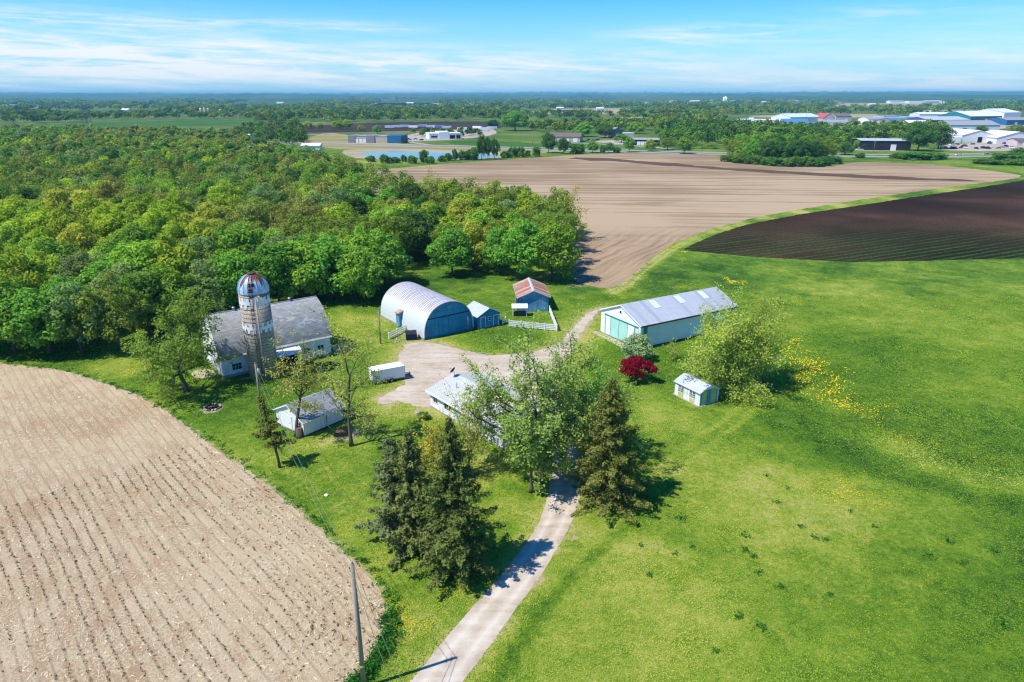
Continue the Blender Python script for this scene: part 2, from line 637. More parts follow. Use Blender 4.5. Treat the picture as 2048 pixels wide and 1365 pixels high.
def axis_vals(lo, hi, step, far_lo, far_hi):
    mid = list(np.arange(lo, hi + .01, step))
    d, p, up = step, hi, []
    while p < far_hi:
        d *= 1.25
        p += d
        up.append(min(p, far_hi))
    d, p, dn = step, lo, []
    while p > far_lo:
        d *= 1.25
        p -= d
        dn.append(max(p, far_lo))
    return np.array(dn[::-1] + mid + up)


xs = axis_vals(-75, 150, .9, -25000, 25000)
ys = axis_vals(30, 190, .9, -4000, 25000)
X, Y = np.meshgrid(xs, ys)
gv = np.stack([X, Y, np.zeros_like(X)], -1).reshape(-1, 3)
nx, ny = len(xs), len(ys)
ii = (np.arange(ny - 1)[:, None] * nx + np.arange(nx - 1)[None, :]).ravel()
gf = np.stack([ii, ii + 1, ii + 1 + nx, ii + nx], 1)


def sm(d, w0, w1):
    q = np.clip((w1 - d) / (w1 - w0), 0, 1)
    return q * q * (3 - 2 * q)


lush, dry, bare = np.zeros_like(X), np.zeros_like(X), np.zeros_like(X)
# meadow right of the drive: sun-bleached slope, wet swale, ungrazed strip
for cx, cy_, rx, ry, a_ in [(1500, 1010, 330, 160, .45), (1290, 1230, 260, 220, .75), (1700, 990, 260, 90, .35), (1180, 1300, 200, 150, .5), (1340, 850, 130, 70, .55), (1660, 590, 160, 30, .18), (1900, 640, 200, 60, .15), (1950, 790, 160, 60, .15)]:
    c0, cX, cY = G(cx, cy_), G(cx + rx, cy_), G(cx, cy_ - ry)
    dry = np.maximum(dry, a_ * sm(np.hypot((X - c0[0]) / abs(cX[0] - c0[0]), (Y - c0[1]) / abs(cY[1] - c0[1])), .2, 1.25))
for cx, cy_, rx, ry, a_ in [(1560, 860, 170, 80, .5), (1900, 1120, 280, 130, .35), (2000, 1250, 260, 200, .35), (1700, 1180, 200, 120, .35), (1500, 540, 380, 36, .6), (1820, 540, 500, 30, .5), (900, 560, 200, 60, .7), (1750, 720, 260, 80, .3), (650, 560, 200, 60, .5),
                            (470, 800, 130, 60, .45), (640, 960, 160, 70, .2), (1180, 580, 90, 40, .5), (1330, 740, 90, 60, .35), (1300, 640, 100, 60, .2)]:
    c0, cX, cY = G(cx, cy_), G(cx + rx, cy_), G(cx, cy_ - ry)
    lush = np.maximum(lush, a_ * sm(np.hypot((X - c0[0]) / abs(cX[0] - c0[0]), (Y - c0[1]) / abs(cY[1] - c0[1])), .3, 1.2))
SWALE = pix((1480, 800), (1560, 850), (1640, 905), (1750, 945), (1850, 965), (2048, 1010), (2400, 1080))
lush = np.maximum(lush, .6 * sm(poly_dist(X, Y, SWALE), .3, 5.0))
SWALE2 = pix((1780, 890), (1860, 935), (1950, 965), (2100, 985))
dry = np.maximum(dry, .75 * sm(poly_dist(X, Y, SWALE2), .3, 4.5))
bare = np.maximum(bare, .24 * sm(poly_dist(X, Y, SWALE2), .3, 4.0))
DITCH = pix((1345, 960), (1290, 1020), (1208, 1095), (1153, 1144), (1061, 1247), (1020, 1310), (985, 1370))
lush = np.maximum(lush, 1.0 * sm(poly_dist(X, Y, DITCH), .1, 1.1))
dd = np.minimum(poly_dist(X, Y, DRIVE_R), poly_dist(X, Y, DRIVE_L))
dry = np.maximum(dry, .6 * sm(dd, .2, 2.6))
bare = np.maximum(bare, .55 * sm(dd, .1, .9))
dy_ = poly_dist(X, Y, YARD, True)
bare = np.maximum(bare, .6 * sm(dy_, .2, 2.2))
dry = np.maximum(dry, .7 * sm(dy_, .5, 6.0))
fe = poly_dist(X, Y, FIELD_EDGE)
bare = np.maximum(bare, .6 * sm(fe, .2, 1.3))
for off, a_ in ((3.2, .5), (5.6, .5), (8.0, .45), (10.6, .35)):
    dry = np.maximum(dry, a_ * sm(np.abs(fe - off), .1, .8) * sm(np.hypot(X + 18, Y - 66), 10, 24))
LANE = pix((1500, 812), (1440, 862), (1370, 912), (1270, 1000))
dl = poly_dist(X, Y, LANE)
dry = np.maximum(dry, .75 * sm(np.abs(dl - 1.0), .1, .8))
dry = np.maximum(dry, .35 * sm(dl, .1, 4.0))
sd = poly_dist(X, Y, STRIP)
dry = np.maximum(dry, .95 * sm(sd, .6, 3.0))
bare = np.maximum(bare, .75 * sm(np.abs(sd - .85), .1, .7) * sm(Y, 175, 240))
for cx, cy_, r, a_ in [(425, 817, 2.6, .95), (700, 868, 3.0, .75), (660, 880, 2.0, .5), (740, 850, 3.0, .5), (600, 925, 1.0, .7), (650, 888, 2.0, .4), (1150, 1075, .8, .8), (1252, 762, 2.0, .35),
                       (690, 835, 6, .35), (820, 700, 4.5, .5), (880, 690, 4, .6), (990, 665, 3, .4), (800, 668, 3, .55), (730, 760, 5, .35), (830, 822, 2.5, .4), (700, 740, 8, .3), (1150, 570, 7, .5), (1400, 812, 2.8, .4)]:
    c0 = G(cx, cy_)
    bare = np.maximum(bare, a_ * sm(np.hypot(X - c0[0], (Y - c0[1]) * .8), .3, r))
BARN_STRIP = pix((440, 768), (520, 752), (600, 728), (668, 700))
bare = np.maximum(bare, .5 * sm(poly_dist(X, Y, BARN_STRIP), .2, 1.6))
WORN = pix((760, 800), (700, 850), (640, 890))
dry = np.maximum(dry, .7 * sm(poly_dist(X, Y, WORN), .4, 4))
for cx, cy_, r, a_ in [(740, 640, 9, .6), (850, 545, 12, .35), (250, 730, 10, .6), (350, 800, 9, .5), (700, 640, 9, .7), (600, 690, 9, .3), (900, 1180, 9, .4), (780, 1120, 7, .55), (880, 1230, 9, .5), (700, 1080, 8, .3), (940, 950, 6, .7), (980, 930, 6, .7), (1000, 1020, 5, .3), (650, 900, 9, .4), (1300, 830, 8, .3)]:
    c0 = G(cx, cy_)
    dry = np.maximum(dry, a_ * sm(np.hypot(X - c0[0], Y - c0[1]), .3, r))

m_, t, b = new_mat('pasture grass')
P = t.n('ShaderNodeNewGeometry').outputs['Position']
n0 = t.noise(P, .006, 3, .5)
n1 = t.noise(P, .05, 4, .6, .5)
n2 = t.noise(t.scale(P, 1, 1, 1, .5), .33, 4, .65, .3)
n3 = t.noise(P, 1.6, 4, .7)
n4 = t.noise(P, 7.0, 3, .7)
v = t.m('ADD', t.m('MULTIPLY', t.m('SUBTRACT', n1, .5), 1.25), t.m('MULTIPLY', t.m('SUBTRACT', t.noise(P, .018, 3, .55, .4), .5), .9))
v = t.m('ADD', v, t.m('MULTIPLY', t.m('SUBTRACT', n2, .5), 1.0))
v = t.m('ADD', v, t.m('MULTIPLY', t.m('SUBTRACT', n3, .5), 1.0))
v = t.m('ADD', v, t.m('MULTIPLY', t.m('SUBTRACT', n4, .5), .9))
v = t.m('ADD', v, t.m('MULTIPLY', t.attr('dry'), .42))
v = t.m('SUBTRACT', v, t.m('MULTIPLY', t.attr('lush'), .25))
v = t.m('ADD', v, .45)
gc = t.ramp(v, [(0.0, (.022, .065, .008)), (.25, (.06, .14, .012)), (.5, (.135, .225, .018)), (.72, (.25, .30, .04)), (1.0, (.40, .37, .11))])
tanf = t.smooth(t.m('ADD', t.attr('bare'), t.m('MULTIPLY', t.m('SUBTRACT', t.m('ADD', n3, n2), 1.0), .8)), .38, .72)
soil = t.mix(n4, (.36, .27, .15), (.50, .40, .26))
gc = t.mix(tanf, gc, soil)
fx, fy, fz = t.sep(P)
farf = t.smooth(fy, 350, 900)
fn = t.noise(P, .012, 4, .6)
gc = t.mix(t.m('MULTIPLY', farf, .8), gc, t.ramp(fn, [(.3, (.035, .075, .015)), (.5, (.07, .13, .02)), (.62, (.16, .17, .06)), (.75, (.26, .21, .11))]))
t.set(b, 'Base Color', gc)
t.set(b, 'Roughness', .95)
t.set(b, 'Specular IOR Level', .1)
bump(t, b, t.m('ADD', n4, t.m('MULTIPLY', n3, 1.5)), .8, .12)
M['grass'] = m_
gme = fast_mesh('ground', gv, gf, {'lush': ('FLOAT', 'POINT', lush), 'dry': ('FLOAT', 'POINT', dry), 'bare': ('FLOAT', 'POINT', bare)}, [M['grass']])
tag(link('ground', gme), kind='structure')

# corn stubble field
ROW = math.radians(-47.0)
m_, t, b = new_mat('corn stubble soil')
b.inputs['Specular IOR Level'].default_value = 0.02
P = t.n('ShaderNodeNewGeometry').outputs['Position']
R = t.scale(P, 1, 1, 1, -ROW)
rx, ry, rz_ = t.sep(R)
ry = t.m('ADD', ry, t.m('MULTIPLY', t.m('SINE', t.m('ADD', t.m('MULTIPLY', rx, .13), t.m('MULTIPLY', ry, .25))), .25))
wob = t.m('MULTIPLY', t.m('SUBTRACT', t.noise(P, .12, 2), .5), 1.2)
rowp = t.m('FRACT', t.m('ADD', ry, .5))
nA = t.noise(t.scale(R, .35, 1.0), .9, 4, .65, .4)
nB = t.noise(P, .07, 3, .5)
nC = t.noise(t.scale(R, .6, 1.0), 6.0, 4, .75)
nD = t.noise(P, 14.0, 3, .7)
cover = t.m('ADD', t.m('MULTIPLY', nA, .6), t.m('ADD', t.m('MULTIPLY', nC, .7), t.m('MULTIPLY', nB, .5)))
straw = t.mix(nD, (.44, .33, .19), (.76, .63, .42))
soil = t.mix(nC, (.37, .235, .13), (.51, .35, .215))
c = t.mix(t.smooth(cover, .76, .98), soil, straw)
rowm = t.smooth(t.m('ABSOLUTE', t.m('SUBTRACT', rowp, .5)), .16, .03)
c = t.mix(t.m('MULTIPLY', rowm, t.m('MULTIPLY', t.m('MULTIPLY', t.smooth(nC, .30, .55), t.smooth(nA, .36, .62)), .5)), c, (.15, .11, .06))
t.set(b, 'Base Color', c)
t.set(b, 'Roughness', .95)
bump(t, b, t.m('ADD', nC, nD), .9, .12)
M['stubble'] = m_
sheet('stubble_field', FIELD, .004, M['stubble'], .5, .22, 3)

m_, t, b = new_mat('tilled tan soil')
b.inputs['Specular IOR Level'].default_value = 0.02
P = t.n('ShaderNodeNewGeometry').outputs['Position']
x, y, z = t.sep(P)
R = t.scale(P, 1, 1, 1, math.radians(4.0))
rx, ry, rz_ = t.sep(R)
nA = t.noise(P, .012, 4, .55)
nL = t.noise(t.scale(R, .004, .13), 1.0, 5, .75)
nL2 = t.noise(t.scale(R, .008, .55), 1.0, 3, .6)
nf = t.noise(P, 2.5, 4, .7)
v = t.m('ADD', t.m('MULTIPLY', nL, 1.15), t.m('ADD', t.m('MULTIPLY', nL2, .5), t.m('ADD', t.m('MULTIPLY', nA, .9), t.m('MULTIPLY', nf, .35))))
lnf = t.m('FRACT', t.m('ADD', t.m('DIVIDE', ry, 7.5), t.m('ADD', t.m('MULTIPLY', nA, 1.1), t.m('MULTIPLY', nL, .7))))
ln = t.m('MULTIPLY', t.smooth(t.m('ABSOLUTE', t.m('SUBTRACT', lnf, .5)), .32, .04), t.smooth(nL2, .34, .56))
v = t.m('SUBTRACT', v, t.m('MULTIPLY', ln, t.m('ADD', .05, t.m('MULTIPLY', nA, .24))))
v = t.m('SUBTRACT', v, t.m('ADD', .30, t.m('MULTIPLY', t.smooth(y, 190, 430), .20)))
c = t.ramp(v, [(.40, (.135, .092, .055)), (.75, (.235, .168, .10)), (1.0, (.325, .238, .145)), (1.3, (.42, .315, .20))])
# headland where the implement turned: tracks that curve round the corner
ea, eb = G(1222, 577), G(1400, 466)
eang = math.atan2(eb[1] - ea[1], eb[0] - ea[0])
Rh = t.scale(P, 1, 1, 1, -eang)
Rw = t.n('ShaderNodeVectorMath', operation='ADD')
t.set(Rw, 0, t.scale(Rh, .03, .6))
t.set(Rw, 1, t.comb(0.0, t.m('MULTIPLY', t.noise(P, .045, 2, .5), 3.2)))
hn = t.m('ADD', t.m('MULTIPLY', t.noise(Rw.outputs[0], 1.0, 4, .6, .2), .75), t.m('MULTIPLY', nf, .22))
hc = t.ramp(hn, [(.28, (.13, .088, .055)), (.45, (.30, .21, .13)), (.65, (.43, .315, .20))])
hl = t.m('MULTIPLY', t.smooth(t.m('ADD', y, t.m('MULTIPLY', t.m('SUBTRACT', nA, .5), 60)), 235, 185), .85)
c = t.mix(hl, c, hc)
t.set(b, 'Base Color', c)
t.set(b, 'Roughness', .95)
bump(t, b, t.m('ADD', nf, nL2), .8, .15)
M['tan_soil'] = m_
sheet('tan_field', BROWN, .006, M['tan_soil'], .8, .09, 5, 3)
m_, t, b = new_mat('freshly turned soil')
b.inputs['Specular IOR Level'].default_value = 0.02
P = t.n('ShaderNodeNewGeometry').outputs['Position']
nf = t.noise(P, .6, 5, .75)
t.set(b, 'Base Color', t.ramp(nf, [(.3, (.06, .035, .025)), (.7, (.17, .11, .075))]))
t.set(b, 'Roughness', .95)
M['turned'] = m_
sheet('ploughed_strip', pix((1140, 313.5), (1250, 320), (1400, 332), (1550, 342), (1750, 352), (1900, 359), (1985, 361), (1985, 364), (1880, 363), (1740, 357.5), (1550, 347), (1400, 337), (1250, 325), (1140, 317.5)), .03, M['turned'], 2, .5, 6)

m_, t, b = new_mat('black soil with seedling rows')
b.inputs['Specular IOR Level'].default_value = 0.02
P = t.n('ShaderNodeNewGeometry').outputs['Position']
DR = math.radians(27)
R = t.scale(P, 1, 1, 1, -DR)
rx, ry, rz_ = t.sep(R)
x, y, z = t.sep(P)
nf = t.noise(P, 1.2, 5, .75)
nA = t.noise(P, .02, 3, .5)
nS = t.noise(t.scale(R, .03, .5), 1.0, 4, .65)
fr = t.m('FRACT', t.m('DIVIDE', t.m('ADD', ry, t.m('MULTIPLY', nS, 2.2)), 2.6))
row = t.smooth(t.m('ABSOLUTE', t.m('SUBTRACT', fr, .5)), .30, .05)
c = t.ramp(t.m('ADD', t.m('MULTIPLY', nf, .6), t.m('MULTIPLY', nA, .8)), [(.45, (.012, .008, .006)), (.72, (.035, .021, .014)), (.95, (.11, .06, .038))])
gmask = t.m('MULTIPLY', t.smooth(y, 235, 185), t.smooth(y, 148, 158))
c = t.mix(t.m('MULTIPLY', t.m('MULTIPLY', row, gmask), t.m('MULTIPLY', t.m('MULTIPLY', t.smooth(nf, .36, .58), t.smooth(nS, .30, .55)), 1.0)), c, (.035, .12, .016))
t.set(b, 'Base Color', c)
t.set(b, 'Roughness', .95)
bump(t, b, nf, .8, .1)
M['black_soil'] = m_
sheet('dark_field', DARK, .006, M['black_soil'], .8, .07, 7, 3)

m_, t, b = new_mat('pale gravel')
b.inputs['Specular IOR Level'].default_value = 0.02
P = t.n('ShaderNodeNewGeometry').outputs['Position']
n1 = t.noise(P, .22, 4, .6, .5)
n2 = t.noise(P, 1.3, 4, .65)
n3 = t.noise(P, 12, 3, .75)
v = t.m('ADD', t.m('MULTIPLY', n1, .5), t.m('ADD', t.m('MULTIPLY', n2, .35), t.m('MULTIPLY', n3, .35)))
n5 = t.noise(t.scale(P, .10, .85, 1, .5), 1.0, 3, .55, 1.2)
v = t.m('ADD', v, t.m('MULTIPLY', t.m('SUBTRACT', n5, .5), .5))
trk = t.attr('track')
c = t.ramp(t.m('ADD', v, t.m('SUBTRACT', t.m('MULTIPLY', trk, .2), .06)), [(.35, (.35, .275, .19)), (.55, (.49, .41, .315)), (.8, (.63, .56, .465))])
t.set(b, 'Base Color', c)
t.set(b, 'Roughness', .95)
bump(t, b, t.m('ADD', n3, n2), .6, .06)
M['gravel'] = m_
yard = sheet('gravel_yard', YARD, .008, M['gravel'], .6, .14, 8)


def ribbon(name, Lp, Rp, z, mat, n_across=10, step=1.0, amp=.05, seed=2):
    """a road between two edge lines, with worn wheel tracks stored per vertex"""
    rng = np.random.default_rng(seed)

    def res(p, n):
        p = np.array(p)
        for _ in range(3):
            q = [p[0]]
            for a, c_ in zip(p[:-1], p[1:]):
                q += [a * .75 + c_ * .25, a * .25 + c_ * .75]
            p = np.array(q + [p[-1]])
        s_ = np.concatenate([[0], np.cumsum(np.hypot(*(p[1:] - p[:-1]).T))])
        tt = np.linspace(0, s_[-1], n)
        return np.stack([np.interp(tt, s_, p[:, 0]), np.interp(tt, s_, p[:, 1])], 1)
    L = sum(math.dist(Lp[i], Lp[i + 1]) for i in range(len(Lp) - 1))
    n = int(L / step)
    A, B = res(Lp, n), res(Rp, n)
    k = np.linspace(0, 1, n_across)
    V = A[:, None, :] * (1 - k)[None, :, None] + B[:, None, :] * k[None, :, None]
    V[:, 0] += rng.normal(0, amp, (n, 2))
    V[:, -1] += rng.normal(0, amp, (n, 2))
    V = np.concatenate([V, np.full((n, n_across, 1), z)], 2)
    tr = np.exp(-((k - .27) / .10) ** 2) + np.exp(-((k - .73) / .10) ** 2)
    tr = np.repeat(tr[None], n, 0)
    ii = (np.arange(n - 1)[:, None] * n_across + np.arange(n_across - 1)[None]).ravel()
    fq = np.stack([ii, ii + 1, ii + 1 + n_across, ii + n_across], 1)
    me = fast_mesh(name, V.reshape(-1, 3), fq, {'track': ('FLOAT', 'POINT', tr)}, [mat])
    o = link(name, me)
    o['kind'] = 'structure'
    return o


ribbon('gravel_drive', DRIVE_L, DRIVE_R, .012, M['gravel'], 12)
m_, t, b = new_mat('poured concrete pad')
P = t.n('ShaderNodeNewGeometry').outputs['Position']
t.set(b, 'Base Color', t.mix(t.noise(P, 1.2, 5, .6), (.36, .29, .21), (.52, .45, .35)))
t.set(b, 'Roughness', .9)
M['pad'] = m_
sheet('concrete_pad', pix((386, 742), (420, 736), (436, 752), (400, 758), (380, 752)), .016, M['pad'], .5, .06, 9)
sheet('concrete_pad', pix((664, 690), (700, 684), (712, 694), (700, 706), (668, 706)), .016, M['pad'], .5, .08, 10)
sheet('concrete_pad', pix((1175, 660), (1196, 664), (1285, 700), (1262, 706), (1205, 676)), .016, M['pad'], .5, .08, 11)

# far fields, roads and pond
def soil_mat(name, lo, hi, s=.03):
    m_, t, b = new_mat(name)
    b.inputs['Specular IOR Level'].default_value = 0.03
    P = t.n('ShaderNodeNewGeometry').outputs['Position']
    t.set(b, 'Base Color', t.mix(t.smooth(t.noise(t.scale(P, .4, 1.0), s, 5, .65), .3, .7), lo, hi))
    t.set(b, 'Roughness', .95)
    return m_


M['far_dark'] = soil_mat('far dark soil', (.035, .022, .018), (.075, .05, .04))
M['far_tan'] = soil_mat('far tan stubble', (.30, .25, .15), (.42, .34, .22))
M['far_dry'] = soil_mat('dry verge grass', (.22, .20, .07), (.34, .29, .13))
M['far_green'] = soil_mat('far pasture', (.04, .11, .02), (.07, .16, .03))
M['asphalt'] = soil_mat('bleached asphalt', (.27, .27, .27), (.36, .355, .35), .2)
M['lot'] = soil_mat('pale gravel lot', (.34, .28, .23), (.46, .40, .34), .06)
far_sheets = [
    ('far_field', [(540, 258), (640, 250), (820, 244), (1010, 243), (1050, 247), (1040, 253), (960, 258), (830, 263), (690, 264), (560, 268)], .1, 'far_dark'),
    ('far_field', [(1040, 246), (1090, 241), (1190, 240), (1330, 243), (1320, 250), (1180, 254), (1060, 253)], .1, 'far_dark'),
    ('far_field', [(720, 216), (760, 206), (850, 204.5), (880, 212), (820, 215)], .25, 'far_tan'),
    ('far_field', [(870, 209), (990, 207), (1000, 209), (900, 212)], .25, 'far_green'),
    ('far_field', [(60, 252), (170, 246), (330, 241), (500, 240), (560, 243), (470, 250), (250, 256)], .12, 'far_green'),
    ('far_field', [(470, 303), (560, 293), (610, 294), (600, 305), (520, 310)], .08, 'far_green'),
    ('far_field', [(1500, 236), (1480, 232), (1760, 228), (1760, 236)], .15, 'far_tan'),
    ('far_field', [(60, 230), (200, 220), (330, 219), (385, 227), (200, 234)], .2, 'far_green'),
    ('far_field', [(980, 229), (1100, 218), (1285, 217), (1240, 229)], .2, 'far_tan'),
    ('far_field', [(715, 219), (765, 203), (870, 202), (890, 215)], .25, 'far_tan'),
    ('far_field', [(420, 213), (520, 202), (650, 202), (610, 214)], .25, 'far_green'),
    ('far_field', [(1640, 218), (1700, 205), (1900, 205), (1840, 217)], .25, 'far_tan'),
    ('far_field', [(1180, 208), (1240, 199), (1420, 199), (1400, 207)], .3, 'far_green'),
    ('far_field', [(120, 209), (190, 200), (340, 200), (300, 209)], .3, 'far_tan'),
    ('far_field', [(540, 201.5), (640, 200.5), (720, 201.5), (640, 203.5)], .3, 'far_tan'),
    ('far_field', [(90, 206), (210, 204.5), (300, 206), (190, 208.5)], .3, 'far_tan'),
    ('far_field', [(1060, 204.5), (1150, 203), (1260, 204), (1160, 206.5)], .3, 'far_green'),
    ('far_field', [(1190, 236), (1290, 233), (1400, 235), (1380, 238), (1240, 239)], .2, 'far_tan'),
    ('far_field', [(1760, 203), (1880, 202), (2040, 203), (1960, 205)], .3, 'far_tan'),
    ('far_field', [(330, 212), (480, 210), (560, 212), (470, 215)], .3, 'far_green'),
    ('far_field', [(1010, 222), (1120, 220), (1240, 222), (1130, 225)], .2, 'far_green'),
    ('far_field', [(0, 224), (120, 221), (210, 223), (90, 228)], .2, 'far_green'),
    ('far_field', [(880, 200.2), (980, 199.4), (1060, 200.2), (980, 201.4)], .3, 'far_tan'),
    ('far_field', [(1560, 199.8), (1680, 199.0), (1790, 199.8), (1680, 201.0)], .3, 'far_green'),
    ('verge', [(600, 292), (610, 276), (660, 264), (690, 270), (800, 290), (830, 288), (920, 296), (1090, 298), (1150, 300), (1150, 306), (1000, 309), (850, 304), (700, 301)], .05, 'far_dry'),
    ('verge', [(880, 283), (940, 279), (1010, 283), (1090, 290), (1230, 296), (1300, 300), (1090, 296), (900, 291)], .07, 'far_green'),
    ('gravel_lot', [(760, 253), (800, 250), (980, 256), (1000, 262), (1000, 268), (960, 277), (850, 283), (806, 286), (806, 270), (880, 262), (790, 258)], .09, 'lot'),
    ('gravel_lot', [(1870, 303), (1880, 290), (1930, 285), (2000, 284), (2160, 284), (2180, 303)], .09, 'lot'),
    ('gravel_lot', [(1660, 303), (1700, 299), (1850, 300), (1850, 304)], .07, 'lot'),
    ('gravel_lot', [(1150, 284), (1230, 278), (1330, 288), (1320, 294), (1200, 291)], .09, 'lot'),
    ('gravel_lot', [(1530, 258), (1470, 252), (1560, 247), (1900, 244), (2060, 236), (2100, 250), (1960, 262), (1650, 260)], .10, 'lot'),
    ('pond_bank', [(672, 301), (700, 296), (790, 297), (860, 300), (940, 301), (1020, 306), (1060, 310), (1030, 318), (930, 320), (840, 324), (740, 322), (690, 312)], .06, 'far_tan'),
]
for i, (nm, pp, z, mk) in enumerate(far_sheets):
    sheet(nm, pix(*pp), z, M[mk], 4, .4, 20 + i)
m_, t, b = new_mat('pond water')
P = t.n('ShaderNodeNewGeometry').outputs['Position']
t.set(b, 'Base Color', (.04, .10, .16))
t.set(b, 'Roughness', .06)
t.set(b, 'Specular IOR Level', .8)
bump(t, b, t.noise(t.scale(P, .3, 1.0), .5, 3), .08, .1)
M['water'] = m_
sheet('pond_water', pix((708, 305), (730, 303.5), (772, 303), (793, 301.5), (815, 303), (870, 306), (953, 306.5), (1000, 309), (1030, 312), (1005, 316), (960, 317), (900, 316), (850, 319), (790, 321), (755, 320), (722, 312)), .09, M['water'], 3, .4, 50)
M['road_line'] = flat('faded road paint', (.6, .58, .45), .8)


def road(name, pp, width, z, mat):
    p = np.array(pix(*pp))
    d = np.gradient(p, axis=0)
    nrm = np.stack([-d[:, 1], d[:, 0]], 1)
    nrm /= np.linalg.norm(nrm, axis=1, keepdims=True)
    Lp, Rp = p + nrm * width / 2, p - nrm * width / 2
    return ribbon(name, [tuple(q) for q in Lp], [tuple(q) for q in Rp], z, mat, 4, 8, .05)


HWY1 = [(300, 278), (601, 286), (760, 288.5), (953, 293.5), (1083, 296.5), (1268, 302), (1451, 306.5), (1703, 309.5), (1862, 309.5), (2040, 308), (2500, 303)]
HWY2 = [(300, 281), (601, 289.5), (760, 292), (953, 297.5), (1083, 300.5), (1268, 305), (1451, 310), (1703, 313.5), (1862, 314), (2040, 312.5), (2500, 307)]
road('highway', HWY1, 9, .12, M['asphalt'])
road('highway', HWY2, 9, .12, M['asphalt'])
road('side_road', [(400, 266), (560, 268.5), (690, 271), (760, 274), (830, 287), (860, 290)], 7, .13, M['asphalt'])
road('side_road', [(1100, 285), (1180, 288), (1260, 291.5), (1320, 296), (1360, 302)], 7, .13, M['asphalt'])
# ------------------------------------------------------------------ vegetation builders
def foliage(name, translucent=.35, use_attr=False, v0=1.2, v1=1.4):
    m_ = bpy.data.materials.new(name)
    m_.use_nodes = True
    nt = m_.node_tree
    nt.nodes.clear()
    t = NT(nt)
    if use_attr:
        base = t.n('ShaderNodeAttribute', attribute_name='col').outputs['Color']
    else:
        base = t.n('ShaderNodeObjectInfo').outputs['Color']
    tn = t.attr('tint')
    h = t.n('ShaderNodeHueSaturation')
    t.set(h, 'Color', base)
    t.set(h, 'Hue', t.m('ADD', .5, t.m('MULTIPLY', t.m('SUBTRACT', tn, .5), -.035)))
    t.set(h, 'Value', t.m('ADD', v0, t.m('MULTIPLY', tn, v1)))
    d = t.n('ShaderNodeBsdfDiffuse')
    t.set(d, 'Color', h.outputs[0])
    tr = t.n('ShaderNodeBsdfTranslucent')
    t.set(tr, 'Color', t.mix(1.0, h.outputs[0], (1.0, 1.0, .55), 'MULTIPLY'))
    mx = t.n('ShaderNodeMixShader')
    mx.inputs[0].default_value = translucent
    nt.links.new(d.outputs[0], mx.inputs[1])
    nt.links.new(tr.outputs[0], mx.inputs[2])
    o = t.n('ShaderNodeOutputMaterial')
    nt.links.new(mx.outputs[0], o.inputs[0])
    return m_


M['leaf'] = foliage('leaves', .42)
M['needle'] = foliage('needles', .12)
M['leaf_soup'] = foliage('distant leaves', .4, True, 1.1, 1.3)
M['leaf_far'] = foliage('far leaves', .3, True, .62, 1.0)


def bark_mat(name, a, c_):
    m_, t, b = new_mat(name)
    P = t.n('ShaderNodeTexCoord').outputs['Object']
    n_ = t.noise(t.scale(P, 1, 1, .25), 5, 5, .65)
    t.set(b, 'Base Color', t.mix(n_, a, c_))
    t.set(b, 'Roughness', .95)
    bump(t, b, n_, .7, .05)
    return m_


M['bark'] = bark_mat('grey brown bark', (.05, .042, .034), (.15, .125, .10))
M['bark_oak'] = bark_mat('oak bark', (.05, .043, .03), (.19, .165, .12))
M['bark_pale'] = bark_mat('pale dead wood', (.25, .22, .18), (.42, .38, .31))


def unit(a):
    return a / (np.linalg.norm(a, axis=-1, keepdims=True) + 1e-9)


def leaf_arrays(rng, Cn, N, S, asp=.6):
    """diamond leaf clumps: centres, facing, half length"""
    n = len(Cn)
    N = unit(N)
    r = rng.normal(size=(n, 3))
    T = unit(np.cross(N, r))
    B = np.cross(N, T)
    S = np.broadcast_to(np.asarray(S, float), (n,))[:, None]
    bend = N * S * .25
    V = np.stack([Cn + T * S - bend, Cn + B * S * asp, Cn - T * S - bend, Cn - B * S * asp], 1).reshape(-1, 3)
    Fq = np.arange(4 * n).reshape(n, 4)
    return V, Fq


def leaf_mesh(name, rng, Cn, N, S, asp, tint, mat):
    V, Fq = leaf_arrays(rng, Cn, N, S, asp)
    return fast_mesh(name, V, Fq, {'tint': ('FLOAT', 'POINT', np.repeat(tint, 4))}, [mat])


def vn(v_):
    return v_ / (np.linalg.norm(v_) + 1e-9)


